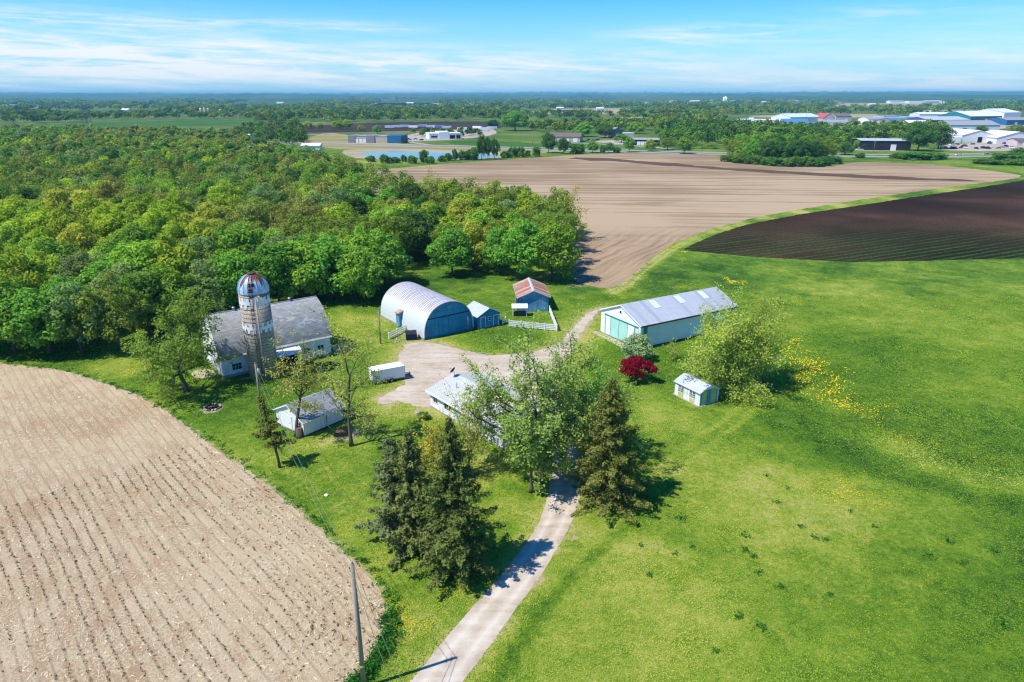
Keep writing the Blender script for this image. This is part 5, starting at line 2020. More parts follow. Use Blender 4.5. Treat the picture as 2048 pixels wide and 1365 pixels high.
for k in range(5):
    lv.box(QW / 2 - .5, QW / 2 + .5, -.10, -.062, 4.80 + k * .11, 4.86 + k * .11)
lv.build('louvre', M['blue_pale'], qn)
# side hood over the small door in the left flank
hb = MB()
hb.prism([(-.50, .43), (1.8, .43), (1.8, 3.75), (-.50, 2.85)], 8.0, 9.3, 'y')
hm_ = hb.build('side_hood', M['blue_pale'], qn)
hr2 = MB()
hr2.prism([(-.75, 2.77), (1.7, 3.73), (1.7, 3.83), (-.75, 2.87)], 7.85, 9.45, 'y')
hr2.build('hood_roof', M['rust_roof'], hm_)

# ---- small blue garage with a pale roof
bg_ = thing('shed', 'dark blue shed with white door trim and pale metal roof beside the arched barn', 'shed', (-6.15, 117.7, 0), R_(33))
gable_walls(bg_, 4.6, 5.2, 2.4, 3.6, M['blue_dark'], 'concrete')
gable_roof(bg_, 4.6, 5.2, 2.4, 3.6, M['pale_roof'], .35, .3, .07, rib=.6, trim='blue_dark')
door(bg_, 'front', 1.05, .9, 2.0, 'blue_dark', frame='white_clean')
door(bg_, 'front', 3.75, .9, 2.0, 'blue_dark', frame='white_clean')
window(bg_, 'front', 2.4, 1.65, .5, .75, nx_=1, nz_=2)
window(bg_, 'left', 2.6, 1.5, .8, .7)

# ---- blue shed with the rusty roof
bs = thing('shed', 'weathered blue shed with a rusty ribbed roof inside the white pen fence', 'shed', (1.35, 128.2, 0), R_(4.5))
gable_walls(bs, 5.8, 9.4, 3.05, 4.3, M['blue_pale'])
gable_roof(bs, 5.8, 9.4, 3.05, 4.3, M['rust_roof'], .4, .35, .07, rib=.75, ridge_cap='pale_roof', trim='pale_roof')
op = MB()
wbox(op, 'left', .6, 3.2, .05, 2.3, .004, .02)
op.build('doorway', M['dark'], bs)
for yy in (.4, 3.3):
    pb = MB()
    pb.box(-.3, -.14, yy, yy + .14, -.02, 2.5)
    pb.build('post', M['dark_wood'], bs)

# ---- hay feeder with a white roof in the pen
hf_ = thing('hay_feeder', 'low dark hay feeder under a small white roof in the fenced pen', 'feeder', (.1, 125.2, 0), R_(2))
for x_ in (.1, 2.7):
    for y_ in (.1, 1.1):
        p = MB()
        p.box(x_ - .06, x_ + .06, y_ - .06, y_ + .06, -.02, 1.75 if y_ < .5 else 2.0)
        p.build('post', M['white_wood'], hf_)
tb = MB()
tb.box(.18, 2.62, .2, 1.0, .12, .85)
tb.box(.25, 2.55, .165, .198, .25, .35)
tb.box(.25, 2.55, .165, .198, .55, .65)
tb.build('trough', M['dark_wood'], hf_)
rr_ = MB()
rr_.prism([(-.3, 1.72), (1.5, 2.08), (1.5, 2.15), (-.3, 1.79)], -.15, 2.95, 'x')
rr_.build('roof', M['white_metal'], hf_)

# ---- long white steel barn
LW, LL, LE, LP_ = 10.8, 22.3, 4.15, 6.35
la = R_(30.5)
cx_, cy0 = 21.45, 107.2
nl = (-math.sin(la), math.cos(la))
lb = thing('pole_barn', 'long white steel barn with pale green doors, dark green trim and a ribbed grey roof', 'barn', (cx_, cy0, 0), la)
# local x along its length, local y to the back; gable end is the x = 0 wall
wl = MB()
wl.prism([(0, 0), (LW, 0), (LW, LE), (LW / 2, LP_), (0, LE)], 0, LL, 'x')
wl.build('wall', M['white_metal'], lb)
rf = MB()
sl = (LP_ - LE) / (LW / 2)
lo = [(-.25, LE - .25 * sl + .012), (LW / 2, LP_ + .012), (LW + .25, LE - .25 * sl + .012)]
up = [(u, z + .09) for u, z in lo]
rf.prism([lo[0], lo[1], lo[2], up[2], up[1], up[0]], -.25, LL + .25, 'x')
k = -.1
while k < LL + .2:
    a, c_ = [(u, z + .002) for u, z in up], [(u, z + .035) for u, z in up]
    rf.prism([a[0], a[1], a[2], c_[2], c_[1], c_[0]], k - .03, k + .03, 'x')
    k += .46
r_l = rf.build('roof', M['ribbed_roof'], lb)
for x0 in (6.4, 12.2, 18.0):
    s_ = MB()
    zt = lambda u: LE + u * sl + .012 + .09
    s_.prism([(LW * .28, zt(LW * .28) + .04), (LW / 2 - .35, zt(LW / 2 - .35) + .04), (LW / 2 - .35, zt(LW / 2 - .35) + .055), (LW * .28, zt(LW * .28) + .055)], x0 - .75, x0 + .55, 'x')
    s_.build('roof_light', M['skylight'], r_l)
tr = MB()
for x0 in (-.29, LL + .253):
    tr.prism([(lo[0][0], lo[0][1] - .12), (lo[1][0], lo[1][1] - .12), (lo[2][0], lo[2][1] - .12), (up[2][0], up[2][1] + .01), (up[1][0], up[1][1] + .01), (up[0][0], up[0][1] + .01)], x0, x0 + .037, 'x')
tr.build('gable_trim', M['white_clean'], r_l)
gt = MB()
gt.box(-.25, LL + .25, -.36, -.253, LE - .24, LE - .02)
gt.box(-.25, LL + .25, LW + .253, LW + .36, LE - .24, LE - .02)
gt.build('gutter', M['dark_wood'], r_l)
for (x0, x1, wll) in ((.55, 1.35, 'front'), (LL - 1.5, LL - .6, 'front')):
    g_ = MB()
    wbox(g_, wll, x0, x1, .02, LE - .26, .003, .03)
    g_.build('corner_panel', M['green_metal'], lb)
sk_ = MB()
sk_.box(-.05, LL + .05, -.05, -.003, -.02, .22)
sk_.build('foundation', M['dark_wood'], lb)
dr = MB()
wbox(dr, 'left', .7, LW - 1.1, 3.55, 3.72, .02, .14)
dr.build('door_rail', M['green_metal'], lb)
for (u0, u1, mk) in ((1.6, 3.35, 'white_clean'), (3.42, 5.65, 'aqua_metal'), (5.72, 7.95, 'aqua_metal'), (8.02, 9.3, 'white_clean')):
    d_ = MB()
    wbox(d_, 'left', u0, u1, .06, 3.54, .02, .07)
    d_.build('sliding_door', M[mk], lb)
for (u0, u1) in ((.55, .85), (1.2, 1.5), (9.4, 9.75)):
    p = MB()
    wbox(p, 'left', u0, u1, .03, 3.5, .004, .03)
    p.build('green_stripe', M['aqua_metal'], lb)
for u0 in (.0, 1.56, 3.36, 5.66, 7.96, 9.32):
    p = MB()
    wbox(p, 'left', u0 + .0, u0 + .05, .03, 3.52 if u0 else 4.0, .071, .10)
    p.build('door_edge', M['green_metal'], lb)
lp = MB()
wbox(lp, 'left', LW / 2 - .06, LW / 2 + .06, 4.9, 5.3, .004, .25)
lp.build('wall_light', M['black_metal'], lb)

# ---- small white and yellow green shed
SW, SL = 3.5, 4.9
sa = R_(30)
ss = thing('garden_shed', 'tiny white shed with faded yellow green panels and two pairs of dark windows', 'shed', (25.6, 84.8, 0), sa)
# x along the front gable, y to the back left
sp_ = [(0, 0), (SW, 0), (SW, 2.0), (SW * .76, 2.44), (SW / 2, 2.74), (SW * .24, 2.44), (0, 2.0)]
wl = MB()
wl.prism(sp_, 0, SL, 'y')
wl.build('wall', M['white_wood'], ss)
rf = MB()
o1 = [(-.22, 1.90), (SW * .24, 2.455), (SW / 2, 2.755), (SW * .76, 2.455), (SW + .22, 1.90)]
o2 = [(u, z + .07) for u, z in o1]
rf.prism(o1 + o2[::-1], -.15, SL + .15, 'y')
k = 0.0
while k < SL + .1:
    a, c_ = [(u, z + .072) for u, z in o1], [(u, z + .10) for u, z in o1]
    rf.prism(a + c_[::-1], k - .02, k + .02, 'y')
    k += .4
rs_ = rf.build('roof', M['pale_roof'], ss)
for (u0, u1, wll, z1, mk) in ((.35, 1.2, 'front', 2.25, 'lime_panel'), (2.0, 2.85, 'front', 2.25, 'lime_panel'), (1.25, 1.95, 'front', 2.2, 'blue_pale'), (.05, .3, 'front', 2.0, 'blue_pale'), (2.95, 3.2, 'front', 1.98, 'blue_pale'), (.95, 1.95, 'left', .55, 'lime_panel'), (3.15, 4.15, 'left', .6, 'lime_panel')):
    p = MB()
    wbox(p, wll, u0, u1, .12, z1, .004, .03)
    p.build('panel', M[mk], ss)
for (u0, u1) in ((1.0, 1.9), (3.2, 4.1)):
    p = MB()
    wbox(p, 'left', u0, u1, 1.72, 1.9, .004, .03)
    p.build('panel', M['lime_panel'], ss)
for uc in (1.14, 1.72, 3.35, 3.93):
    window(ss, 'left', uc, 1.22, .42, .88, frame='white_clean', nx_=2, nz_=3, fw=.05)
sk_ = MB()
sk_.box(-.35, -.003, -.1, SL + .1, -.02, .08)
sk_.box(0, SW, -.3, -.003, -.02, .06)
sk_.build('step', M['concrete'], ss)

# ---- white enclosed trailer
TL, TW, TH = 4.9, 2.2, 1.75
tl = thing('cargo_trailer', 'white enclosed box trailer parked at the left edge of the gravel yard', 'trailer', (-20.3, 92.0, 0), R_(28))
bd = MB()
bd.box(0, TL, 0, TW, .42, .42 + TH)
tb_ = bd.build('body', M['white_trailer'], tl)
e_ = MB()
for (a, c_) in (((-.012, -.012), (.05, .05)), ((TL - .05, -.012), (TL + .012, .05)), ((-.012, TW - .05), (.05, TW + .012)), ((TL - .05, TW - .05), (TL + .012, TW + .012))):
    e_.box(a[0], c_[0], a[1], c_[1], .40, .42 + TH + .012)
for y_ in (-.014, TW - .05):
    e_.box(.05, TL - .05, y_, y_ + .064, .42 + TH - .05, .42 + TH + .014)
    e_.box(.05, TL - .05, y_, y_ + .064, .38, .46)
e_.build('corner_trim', M['grey_metal'], tb_)
rd = MB()
wbox(rd, 'left', .12, TW - .12, .5, .34 + TH, .004, .03)
rd.build('rear_door', M['white_clean'], tl)
for (x_, y_) in ((1.9, .0), (2.75, .0), (1.9, TW), (2.75, TW)):
    s_ = -1 if y_ == 0 else 1
    wh = MB()
    wh.tube([(x_, y_ + s_ * .01, .33), (x_, y_ + s_ * .2, .33)], [.33, .33], 18)
    wo_ = wh.build('wheel', M['tyre'], tl)
    hb = MB()
    hb.tube([(x_, y_ + s_ * .2, .33), (x_, y_ + s_ * .22, .33)], [.18, .17], 12)
    hb.build('rim', M['grey_metal'], wo_)
fn_ = MB()
for y0 in (-.24, TW + .012):
    fn_.box(1.5, 3.15, y0, y0 + .228, .70, .74)
fn_.build('fender', M['grey_metal'], tl)
tg = MB()
tg.tube([(TL, .25, .4), (TL + 1.25, TW / 2, .42)], .05, 6)
tg.tube([(TL, TW - .25, .4), (TL + 1.25, TW / 2, .42)], .05, 6)
tg.tube([(TL + 1.05, TW / 2, .02), (TL + 1.05, TW / 2, .8)], .045, 6)
tg.build('tow_bar', M['black_metal'], tl)

# ---- fences
def rail_fence(label, pts, h, n_rail, spacing, mat):
    f_ = thing('rail_fence', label, 'fence', (pts[0][0], pts[0][1], 0))
    ox, oy = pts[0]
    for s_i in range(len(pts) - 1):
        (x0, y0), (x1, y1) = pts[s_i], pts[s_i + 1]
        L_ = math.hypot(x1 - x0, y1 - y0)
        n_ = max(1, round(L_ / spacing))
        a = math.atan2(y1 - y0, x1 - x0)
        for i in range(n_ + 1):
            if s_i and i == 0:
                continue
            k = i / n_
            p = MB()
            p.box(-.08, .08, -.08, .08, -.02, h + .08)
            p.box(-.10, .10, -.10, .10, h + .08, h + .13)
            po = p.build('post', M[mat], f_, (x0 - ox + (x1 - x0) * k, y0 - oy + (y1 - y0) * k, 0))
            po.rotation_euler = (0, 0, a)
        for j in range(n_rail):
            z = h * (j + .75) / n_rail
            r = MB()
            r.box(.081, L_ - .081, -.035, .035, z - .085, z + .085)
            rr2 = r.build('rail', M[mat], f_, (x0 - ox, y0 - oy, 0))
            rr2.rotation_euler = (0, 0, a)
    return f_


rail_fence('white four rail fence enclosing the pen in front of the rusty roofed blue shed', [(-.5, 119.1), (8.1, 116.5), (7.35, 127.9)], 1.25, 4, 2.25, 'white_vinyl')
rail_fence('short white rail fence beside the left flank of the arched barn', [(-21.4, 112.1), (-19.3, 116.6)], 1.15, 3, 2.3, 'white_vinyl')
rail_fence('tiny white fence end beside the right wall of the small dark blue shed', [(-1.75, 120.4), (-1.2, 121.3)], 1.15, 3, 1.0, 'white_vinyl')

# ---- dumpster
dp = thing('dumpster', 'navy blue dumpster with closed lid at the corner of the arched barn', 'dumpster', (-18.35, 111.4, 0), R_(12))
b_ = MB()
b_.prism([(0, .15), (1.3, .15), (1.3, 1.35), (-.15, 1.1), (-.15, .9)], 0, 1.9, 'x')
dpb = b_.build('body', M['navy'], dp)
for x_ in (.3, .95, 1.55):
    r = MB()
    r.box(x_ - .04, x_ + .04, -.055, -.003, .16, .85)
    r.build('rib', M['navy'], dpb)
for (x0, x1) in ((0.0, .93), (.97, 1.9)):
    l = MB()
    l.prism([(-.2, 1.12), (1.32, 1.40), (1.32, 1.46), (-.2, 1.18)], x0, x1, 'x')
    l.build('lid', M['black_metal'], dp)
lbp = MB()
lbp.box(1.05, 1.6, -.06, -.057, .45, .7)
lbp.build('paper_label', M['white_clean'], dpb)
for x_ in (.2, 1.7):
    for y_ in (.2, 1.1):
        wq = MB()
        wq.tube([(x_ - .04, y_, .08), (x_ + .04, y_, .08)], [.08, .08], 10)
        wq.build('caster', M['tyre'], dp)

# ---- fire pit, stump, planter, stones
fp = thing('fire_pit', 'round fire pit ringed with dark stones on bare ground near the stubble field', 'fire pit', (*G(425, 816), 0))
rg = np.random.default_rng(4)
for k in range(16):
    a = 2 * math.pi * k / 16
    s_ = MB()
    r0 = rg.uniform(.14, .2)
    s_.tube([(1.05 * math.cos(a), 1.05 * math.sin(a), -.03), (1.05 * math.cos(a), 1.05 * math.sin(a), .12), (1.05 * math.cos(a), 1.05 * math.sin(a), .22)], [r0, r0 * 1.05, r0 * .6], 7)
    s_.build('stone', M['concrete' if k % 3 else 'dark_wood'], fp)
as_ = MB()
as_.tube([(0, 0, -.02), (0, 0, .04), (0, 0, .07)], [.95, .9, .4], 18)
as_.build('ash_bed', M['dark'], fp)
for k in range(4):
    lg = MB()
    a = k * .9
    lg.tube([(.55 * math.cos(a), .55 * math.sin(a), .10), (-.55 * math.cos(a), -.55 * math.sin(a), .16 + .05 * k)], [.07, .06], 6)
    lg.build('log', M['dark_wood'], fp)
st = thing('tree_stump', 'cut tree stump with a pale top leaning against the garage corner', 'tree stump', (*G(600, 874), 0))
s_ = MB()
s_.tube([(0, 0, -.02), (0, 0, .3), (0, 0, 1.25)], [.62, .46, .40], 12)
s_.build('bark', M['bark'], st)
s_ = MB()
s_.tube([(0, 0, 1.252), (0, 0, 1.275)], [.385, .38], 12)
s_.build('cut_face', M['rust'], st)
pl_ = thing('planter_box', 'low dark timber planter box between the garage and the bare oak trunk', 'planter', (*G(668, 874), 0), R_(4))
s_ = MB()
s_.box(0, 1.6, 0, .06, -.02, .5)
s_.box(0, 1.6, .94, 1.0, -.02, .5)
s_.box(0, .06, .06, .94, -.02, .5)
s_.box(1.54, 1.6, .06, .94, -.02, .5)
s_.build('timber_wall', M['dark_wood'], pl_)
s_ = MB()
s_.box(.062, 1.538, .062, .938, 0, .42)
s_.build('soil', M['turned'], pl_)


def rock(label, x, y, r, mat, seed, name='rock', group=None):
    bm = bmesh.new()
    bmesh.ops.create_icosphere(bm, subdivisions=2, radius=r)
    rq = np.random.default_rng(seed)
    for v_ in bm.verts:
        v_.co *= rq.uniform(.78, 1.15)
        v_.co.z *= .62
    me = bpy.data.meshes.new(name)
    bm.to_mesh(me)
    bm.free()
    me.materials.append(M[mat])
    o = link(name, me)
    o.location = (x, y, r * .28)
    return tag(o, label, 'rock', group)


rock('white boulder alone on the lawn under the cables', *G(653, 992), .24, 'white_clean', 1)
rock('pale stone lying by the lawn edge near the yellow maple', *G(836, 828), .45, 'concrete', 2)
rock('small pale stone on the lawn next to the larger pale stone', *G(856, 834), .36, 'concrete', 8)
edge = pix((962, 902), (975, 912), (995, 918), (1020, 917), (1040, 910))
for i in range(20):
    k = i / 19 * (len(edge) - 1)
    j = min(int(k), len(edge) - 2)
    q = k - j
    rock('small pale stone of the curved edging round the house flower bed', edge[j][0] * (1 - q) + edge[j + 1][0] * q, edge[j][1] * (1 - q) + edge[j + 1][1] * q, .15, 'concrete', 30 + i, 'edging_stone', 'edging stones of the flower bed')
for i in range(14):
    rgx = np.random.default_rng(60 + i)
    x, y = -19.2 + rgx.normal() * .8, 111.9 + rgx.normal() * .9
    rock('loose pale rubble stone in front of the short white fence by the dumpster', x, y, .16 + .12 * rgx.random(), 'concrete', 80 + i, 'rubble_stone', 'rubble stones by the dumpster')

# ---- poles and cables
def utility_pole(label, x, y, h, r0=.16, arm=True, transformer=False, bands=False):
    p = thing('utility_pole', label, 'utility pole', (x, y, 0))
    s_ = MB()
    s_.tube([(0, 0, -.05), (0, 0, h)], [r0, r0 * .72], 10)
    s_.build('shaft', M['pole_wood'], p)
    s_ = MB()
    s_.tube([(0, 0, h + .002), (0, 0, h + .14), (0, 0, h + .24)], [.05, .07, .03], 8)
    s_.build('insulator', M['grey_metal'], p)
    if arm:
        for z in (h - .5, h - 1.1):
            s_ = MB()
            s_.tube([(0, -.2, z), (0, .2, z)], [.05, .05], 6)
            s_.build('bracket', M['grey_metal'], p)
    if transformer:
        s_ = MB()
        s_.tube([(.33, 0, h - 1.5), (.33, 0, h - .7)], [.2, .2], 12)
        s_.tube([(.33, 0, h - .7), (.33, 0, h - .6)], [.2, .1], 12)
        s_.build('transformer', M['grey_metal'], p)
        s_ = MB()
        s_.tube([(.33, .1, h - .6), (.33, .1, h - .35)], [.04, .03], 6)
        s_.build('bushing', M['black_metal'], p)
    if bands:
        s_ = MB()
        s_.tube([(0, 0, 1.9), (0, 0, 2.1)], [r0 + .005, r0 + .004], 10)
        s_.build('marker_band', M['lime_panel'], p)
        s_ = MB()
        s_.tube([(.16, .05, 2.5), (.13, .05, h - 2)], [.02, .02], 5)
        s_.build('ground_wire', M['wire'], p)
    return p


pA = G(728, 1376)
pB = (-33.6, 83.0)
utility_pole('tall grey utility pole at the stubble field edge in the near corner', pA[0], pA[1], 10.7, .17, True, False, True)
utility_pole('utility pole with a transformer behind the leaning cedar in front of the silo', pB[0], pB[1], 7.0, .15, True, True)
utility_pole('dark service pole standing left of the arched barn', -22.5, 109.9, 6.1, .13)
utility_pole('thin dark post at the near right corner of the arched barn front', -7.9, 116.4, 2.6, .09, False)


def cable(label, a, c_, sag, r=.016):
    s_ = MB()
    pts = []
    for i in range(17):
        k = i / 16
        pts.append((a[0] + (c_[0] - a[0]) * k, a[1] + (c_[1] - a[1]) * k, a[2] + (c_[2] - a[2]) * k - 4 * sag * k * (1 - k)))
    s_.tube(pts, r, 5)
    return tag(s_.build('power_cable', M['wire']), label, 'cable')


cable('upper cable from the field edge pole to the transformer pole', (pA[0], pA[1], 10.75), (pB[0] + .1, pB[1], 7.1), 1.0)
cable('lower cable from the field edge pole to the transformer pole', (pA[0] - .15, pA[1] + .1, 9.9), (pB[0] - .1, pB[1], 6.2), 1.15)
qA, qB = G(781, 1365, 4.0), G(804, 1365, 4.0)
cable('left of the two cables running from the near pole top out of the picture', (pA[0], pA[1] - .1, 10.3), (qA[0], qA[1], 4.0), .25, .018)
cable('right of the two cables running from the near pole top out of the picture', (pA[0] + .1, pA[1], 10.75), (qB[0], qB[1], 4.0), .25, .018)
# ------------------------------------------------------------------ buildings beyond the fields
M['tan_wall'] = painted('tan block wall', (.50, .44, .34), .8)
M['grey_wall'] = painted('grey block wall', (.24, .24, .26), .8)
M['blue_wall'] = painted('blue clad wall', (.03, .14, .30), .6)
M['black_wall'] = painted('dark clad wall', (.03, .025, .03), .6)
M['brown_roof'] = painted('brown roof', (.17, .13, .11), .8)
M['pink_wall'] = painted('pale pinkish wall', (.58, .50, .47), .8)
M['blue_roof'] = painted('blue roof', (.07, .20, .40), .5)
M['purple_wall'] = painted('violet clad wall', (.10, .07, .22), .6)
M['teal_wall'] = painted('teal clad wall', (.03, .20, .22), .6)
M['red_roof'] = painted('red roof', (.45, .10, .10), .6)
M['grey_roof'] = painted('grey roof', (.30, .31, .34), .6)
M['white_roof'] = painted('white roof', (.72, .72, .72), .5)


def far_building(name, label, cat, pl, pr, h, depth, wall='white_clean', roof='white_roof', style='flat', rise=2.0, doors=(), wings=(), group=None, door_mat='white_clean', windows=(), vent=0):
    x0, y0 = G(*pl)
    x1, y1 = G(*pr)
    Wd = math.hypot(x1 - x0, y1 - y0)
    o = thing(name, label, cat, (x0, y0, 0), math.atan2(y1 - y0, x1 - x0), group)
    wl = MB()
    if style == 'front_gable':
        wl.prism([(0, 0), (Wd, 0), (Wd, h), (Wd / 2, h + rise), (0, h)], 0, depth, 'y')
    elif style == 'gable':
        wl.prism([(0, 0), (depth, 0), (depth, h), (depth / 2, h + rise), (0, h)], 0, Wd, 'x')
    else:
        wl.box(0, Wd, 0, depth, 0, h)
    wl.build('wall', M[wall], o)
    rf = MB()
    if style == 'flat':
        rf.box(-.2, Wd + .2, -.2, depth + .2, h + .004, h + .45)
    else:
        D = Wd if style == 'front_gable' else depth
        sl = rise / (D / 2)
        p = [(-.5, h - .5 * sl + .02), (D / 2, h + rise + .02), (D + .5, h - .5 * sl + .02)]
        q = [(u, z + .25) for u, z in p]
        rf.prism([*p, *q[::-1]], -.4, (depth if style == 'front_gable' else Wd) + .4, 'y' if style == 'front_gable' else 'x')
    ro = rf.build('roof', M[roof], o)
    for (u, w_, hh_) in doors:
        d_ = MB()
        d_.box(u * Wd - w_ / 2, u * Wd + w_ / 2, -.12, -.01, .05, hh_)
        d_.build('door', M[door_mat], o)
    for (u, w_, z0, z1) in windows:
        d_ = MB()
        d_.box(u * Wd - w_ / 2, u * Wd + w_ / 2, -.10, -.01, z0, z1)
        d_.build('window', M['glass'], o)
    for (u0, u1, hh_, mk) in wings:
        d_ = MB()
        d_.box(u0 * Wd, u1 * Wd, -.6, depth + .3, 0, hh_)
        d_.build('wing', M[mk], o)
    for k in range(vent):
        d_ = MB()
        u = (k + .5) / vent * Wd
        d_.tube([(u, depth * .5, h), (u, depth * .5, h + rise * (style != 'flat') + 1.2)], [.5, .5], 8)
        d_.build('roof_vent', M['grey_metal'], ro)
    return o


far_building('garage_building', 'long flat block with tan, grey and blue parts and white garage doors by the pond', 'building', (697, 286), (803, 287), 5.6, 20, 'tan_wall', 'grey_roof',
             doors=[(.16, 3, 3.2), (.24, 3, 3.2), (.31, 3, 3.2)], wings=[(0, .13, 6.3, 'grey_wall'), (.34, .50, 6.4, 'grey_wall'), (.74, 1.0, 6.6, 'blue_wall')],
             windows=[])
for nm, px, lab in (('depot_building', 859, 'white flat roofed depot building beside the gravel yard with parked trailers'),):
    far_building(nm, lab, 'building', (859, 279), (923, 278), 5.0, 24, 'white_clean', 'white_roof', doors=[(.72, 5, 3.5), (.9, 4, 3.5)], door_mat='dark', wings=[(.3, .62, 6.6, 'white_metal')], windows=[(.15, 6, 1.5, 3.0)])
far_building('gabled_building', 'long tan building with a brown gable roof and one white door by the highway', 'building', (1093, 284), (1160, 285), 4.6, 18, 'tan_wall', 'brown_roof', 'gable', 3.0, doors=[(.3, 3, 3), (.62, 3, 3), (.86, 4, 3.6)], windows=[(.08, 3, 1.2, 2.6), (.45, 3, 1.2, 2.6)])
far_building('dark_shed', 'low dark shed with a row of white doors by the highway', 'building', (1262, 291), (1317, 292), 4.6, 12, 'black_wall', 'grey_roof', 'gable', 1.2, doors=[(.28, 3, 3.2), (.42, 3, 3.2), (.56, 3, 3.2), (.70, 3, 3.2)])
far_building('grey_roofed_building', 'grey roofed gable building among trees left of the low dark shed', 'building', (1222, 275), (1246, 274), 6, 16, 'grey_wall', 'grey_roof', 'front_gable', 3.2, doors=[(.5, 4, 3.5)])
far_building('low_shop', 'small pale shop building squeezed between the grey gable and the dark shed', 'building', (1248, 277), (1268, 277), 4.5, 12, 'pink_wall', 'white_roof', doors=[(.4, 3, 3)])
far_building('black_building', 'long black building with a pale roof edge and one white doorway by the highway', 'building', (1719, 301), (1820, 302), 7.2, 22, 'black_wall', 'pale_roof' if 'pale_roof' in M else 'grey_roof', 'gable', 1.0, doors=[(.66, 4, 4.5)], windows=[(.2, 3, 2, 3.5), (.4, 3, 2, 3.5), (.88, 3, 2, 3.5)])
far_building('white_warehouse', 'white gabled warehouse with one dark doorway behind the crowded car lot', 'warehouse', (1922, 286), (1988, 286), 6.4, 40, 'white_clean', 'white_roof', 'front_gable', 4.2, doors=[(.55, 4, 5.0)], door_mat='dark', wings=[(-.42, -.02, 5.0, 'white_metal')])
far_building('white_warehouse', 'broad low white warehouse with shallow gable at the right edge of the car lot', 'warehouse', (1992, 288), (2075, 288), 5.0, 36, 'white_clean', 'white_roof', 'front_gable', 5.0, doors=[(.45, 8, 3.6)], door_mat='dark')
far_building('brick_annex', 'small pinkish annex at the right margin in front of the low white warehouse', 'building', (2034, 292), (2070, 292), 4.0, 14, 'pink_wall', 'brown_roof', 'gable', 1.6, doors=[(.4, 3, 3)])
far_building('long_warehouse', 'long grey roofed warehouse behind the two white gabled warehouses', 'warehouse', (1898, 264), (1998, 264), 7.5, 40, 'white_clean', 'grey_roof', 'gable', 4.5, doors=[(.3, 5, 4.5), (.6, 5, 4.5)], door_mat='grey_wall')
far_building('violet_warehouse', 'dark violet walled warehouse with pale roof in the industrial estate', 'warehouse', (1856, 251), (1938, 250), 7, 45, 'purple_wall', 'pale_roof', 'gable', 4, doors=[(.2, 5, 4)])
far_building('teal_warehouse', 'teal walled warehouse under a bright white roof in the industrial estate', 'warehouse', (1940, 245), (2002, 244), 9, 60, 'teal_wall', 'white_roof', 'gable', 7, doors=[(.5, 6, 5)])
far_building('white_hall', 'tall white hall at the right edge behind the teal warehouse', 'warehouse', (2006, 240), (2040, 239), 12, 60, 'white_clean', 'white_roof', 'gable', 6, doors=[(.5, 6, 5)])
far_building('blue_workshop', 'blue walled workshop at the right margin behind the trees', 'building', (2012, 251), (2075, 250), 7, 30, 'blue_wall', 'grey_roof', 'gable', 3, doors=[(.3, 5, 4)])
far_building('pink_factory', 'pale pinkish flat factory beyond the highway wood', 'factory', (1472, 253), (1555, 254), 8.5, 40, 'pink_wall', 'white_roof', doors=[(.2, 5, 4.5), (.8, 6, 5)], vent=2, wings=[(.3, .42, 10.5, 'white_metal')])
far_building('blue_roofed_hall', 'long hall with a blue roof right of the pinkish factory', 'building', (1558, 254), (1612, 255), 5.5, 30, 'white_clean', 'blue_roof', 'gable', 4.5, doors=[(.25, 4, 4), (.7, 4, 4)])
far_building('blue_gabled_house', 'white front under a bright blue gable roof in front of the blue roofed hall', 'building', (1612, 262), (1652, 262), 5.5, 26, 'white_clean', 'blue_roof', 'front_gable', 4.5, doors=[(.5, 5, 4)])
far_building('green_roofed_hall', 'pale greenish roofed long hall behind the blue roofed hall', 'building', (1580, 244), (1640, 243), 7, 45, 'white_clean', 'skylight', 'gable', 5, doors=[(.5, 5, 4)])
far_building('red_roofed_hall', 'round shouldered hall with a red and pink roof in the industrial estate', 'building', (1646, 244), (1669, 244), 6, 40, 'pink_wall', 'red_roof', 'front_gable', 7, doors=[(.5, 4, 4)])
far_building('brown_hall', 'brown walled hall beside the red roofed hall', 'building', (1671, 243), (1702, 243), 8, 34, 'pink_wall', 'brown_roof', 'gable', 4, doors=[(.7, 4, 4)])
far_building('white_row', 'long low white building with many doors behind the highway trees', 'building', (1652, 255), (1698, 255), 6, 22, 'white_clean', 'grey_roof', 'gable', 3, doors=[(.2, 3, 3), (.4, 3, 3), (.6, 3, 3), (.8, 3, 3)], door_mat='grey_wall')
for i, (a, c_, y_, h_, wl_, rf_, lab) in enumerate([
    (1736, 1778, 247, 6, 'white_clean', 'grey_roof', 'white walled grey roofed shop, first of the estate row behind the black building'),
    (1766, 1806, 243, 8, 'white_clean', 'grey_roof', 'taller grey roofed block standing behind the estate row'),
    (1782, 1836, 249, 5.5, 'grey_wall', 'blue_roof', 'low blue roofed workshop in the estate row behind the black building'),
    (1812, 1880, 244, 7, 'pink_wall', 'pale_roof', 'pale pink long building in the estate left of the violet warehouse'),
    (1838, 1902, 238, 8, 'white_clean', 'white_roof', 'far white roofed hall above the violet warehouse'),
    (1860, 1965, 231, 10, 'white_clean', 'white_roof', 'longest far white hall along the top of the estate'),
    (1816, 1860, 252, 4, 'white_clean', 'white_roof', 'low white store in front of the pale pink building'),
]):
    far_building('estate_building', lab, 'building', (a, y_), (c_, y_), h_, 34, wl_, rf_, 'gable' if i % 2 == 0 else 'flat', 3, doors=[(.3, 4, 3.5), (.7, 4, 3.5)], door_mat='grey_wall')
tr_ = np.random.default_rng(8)
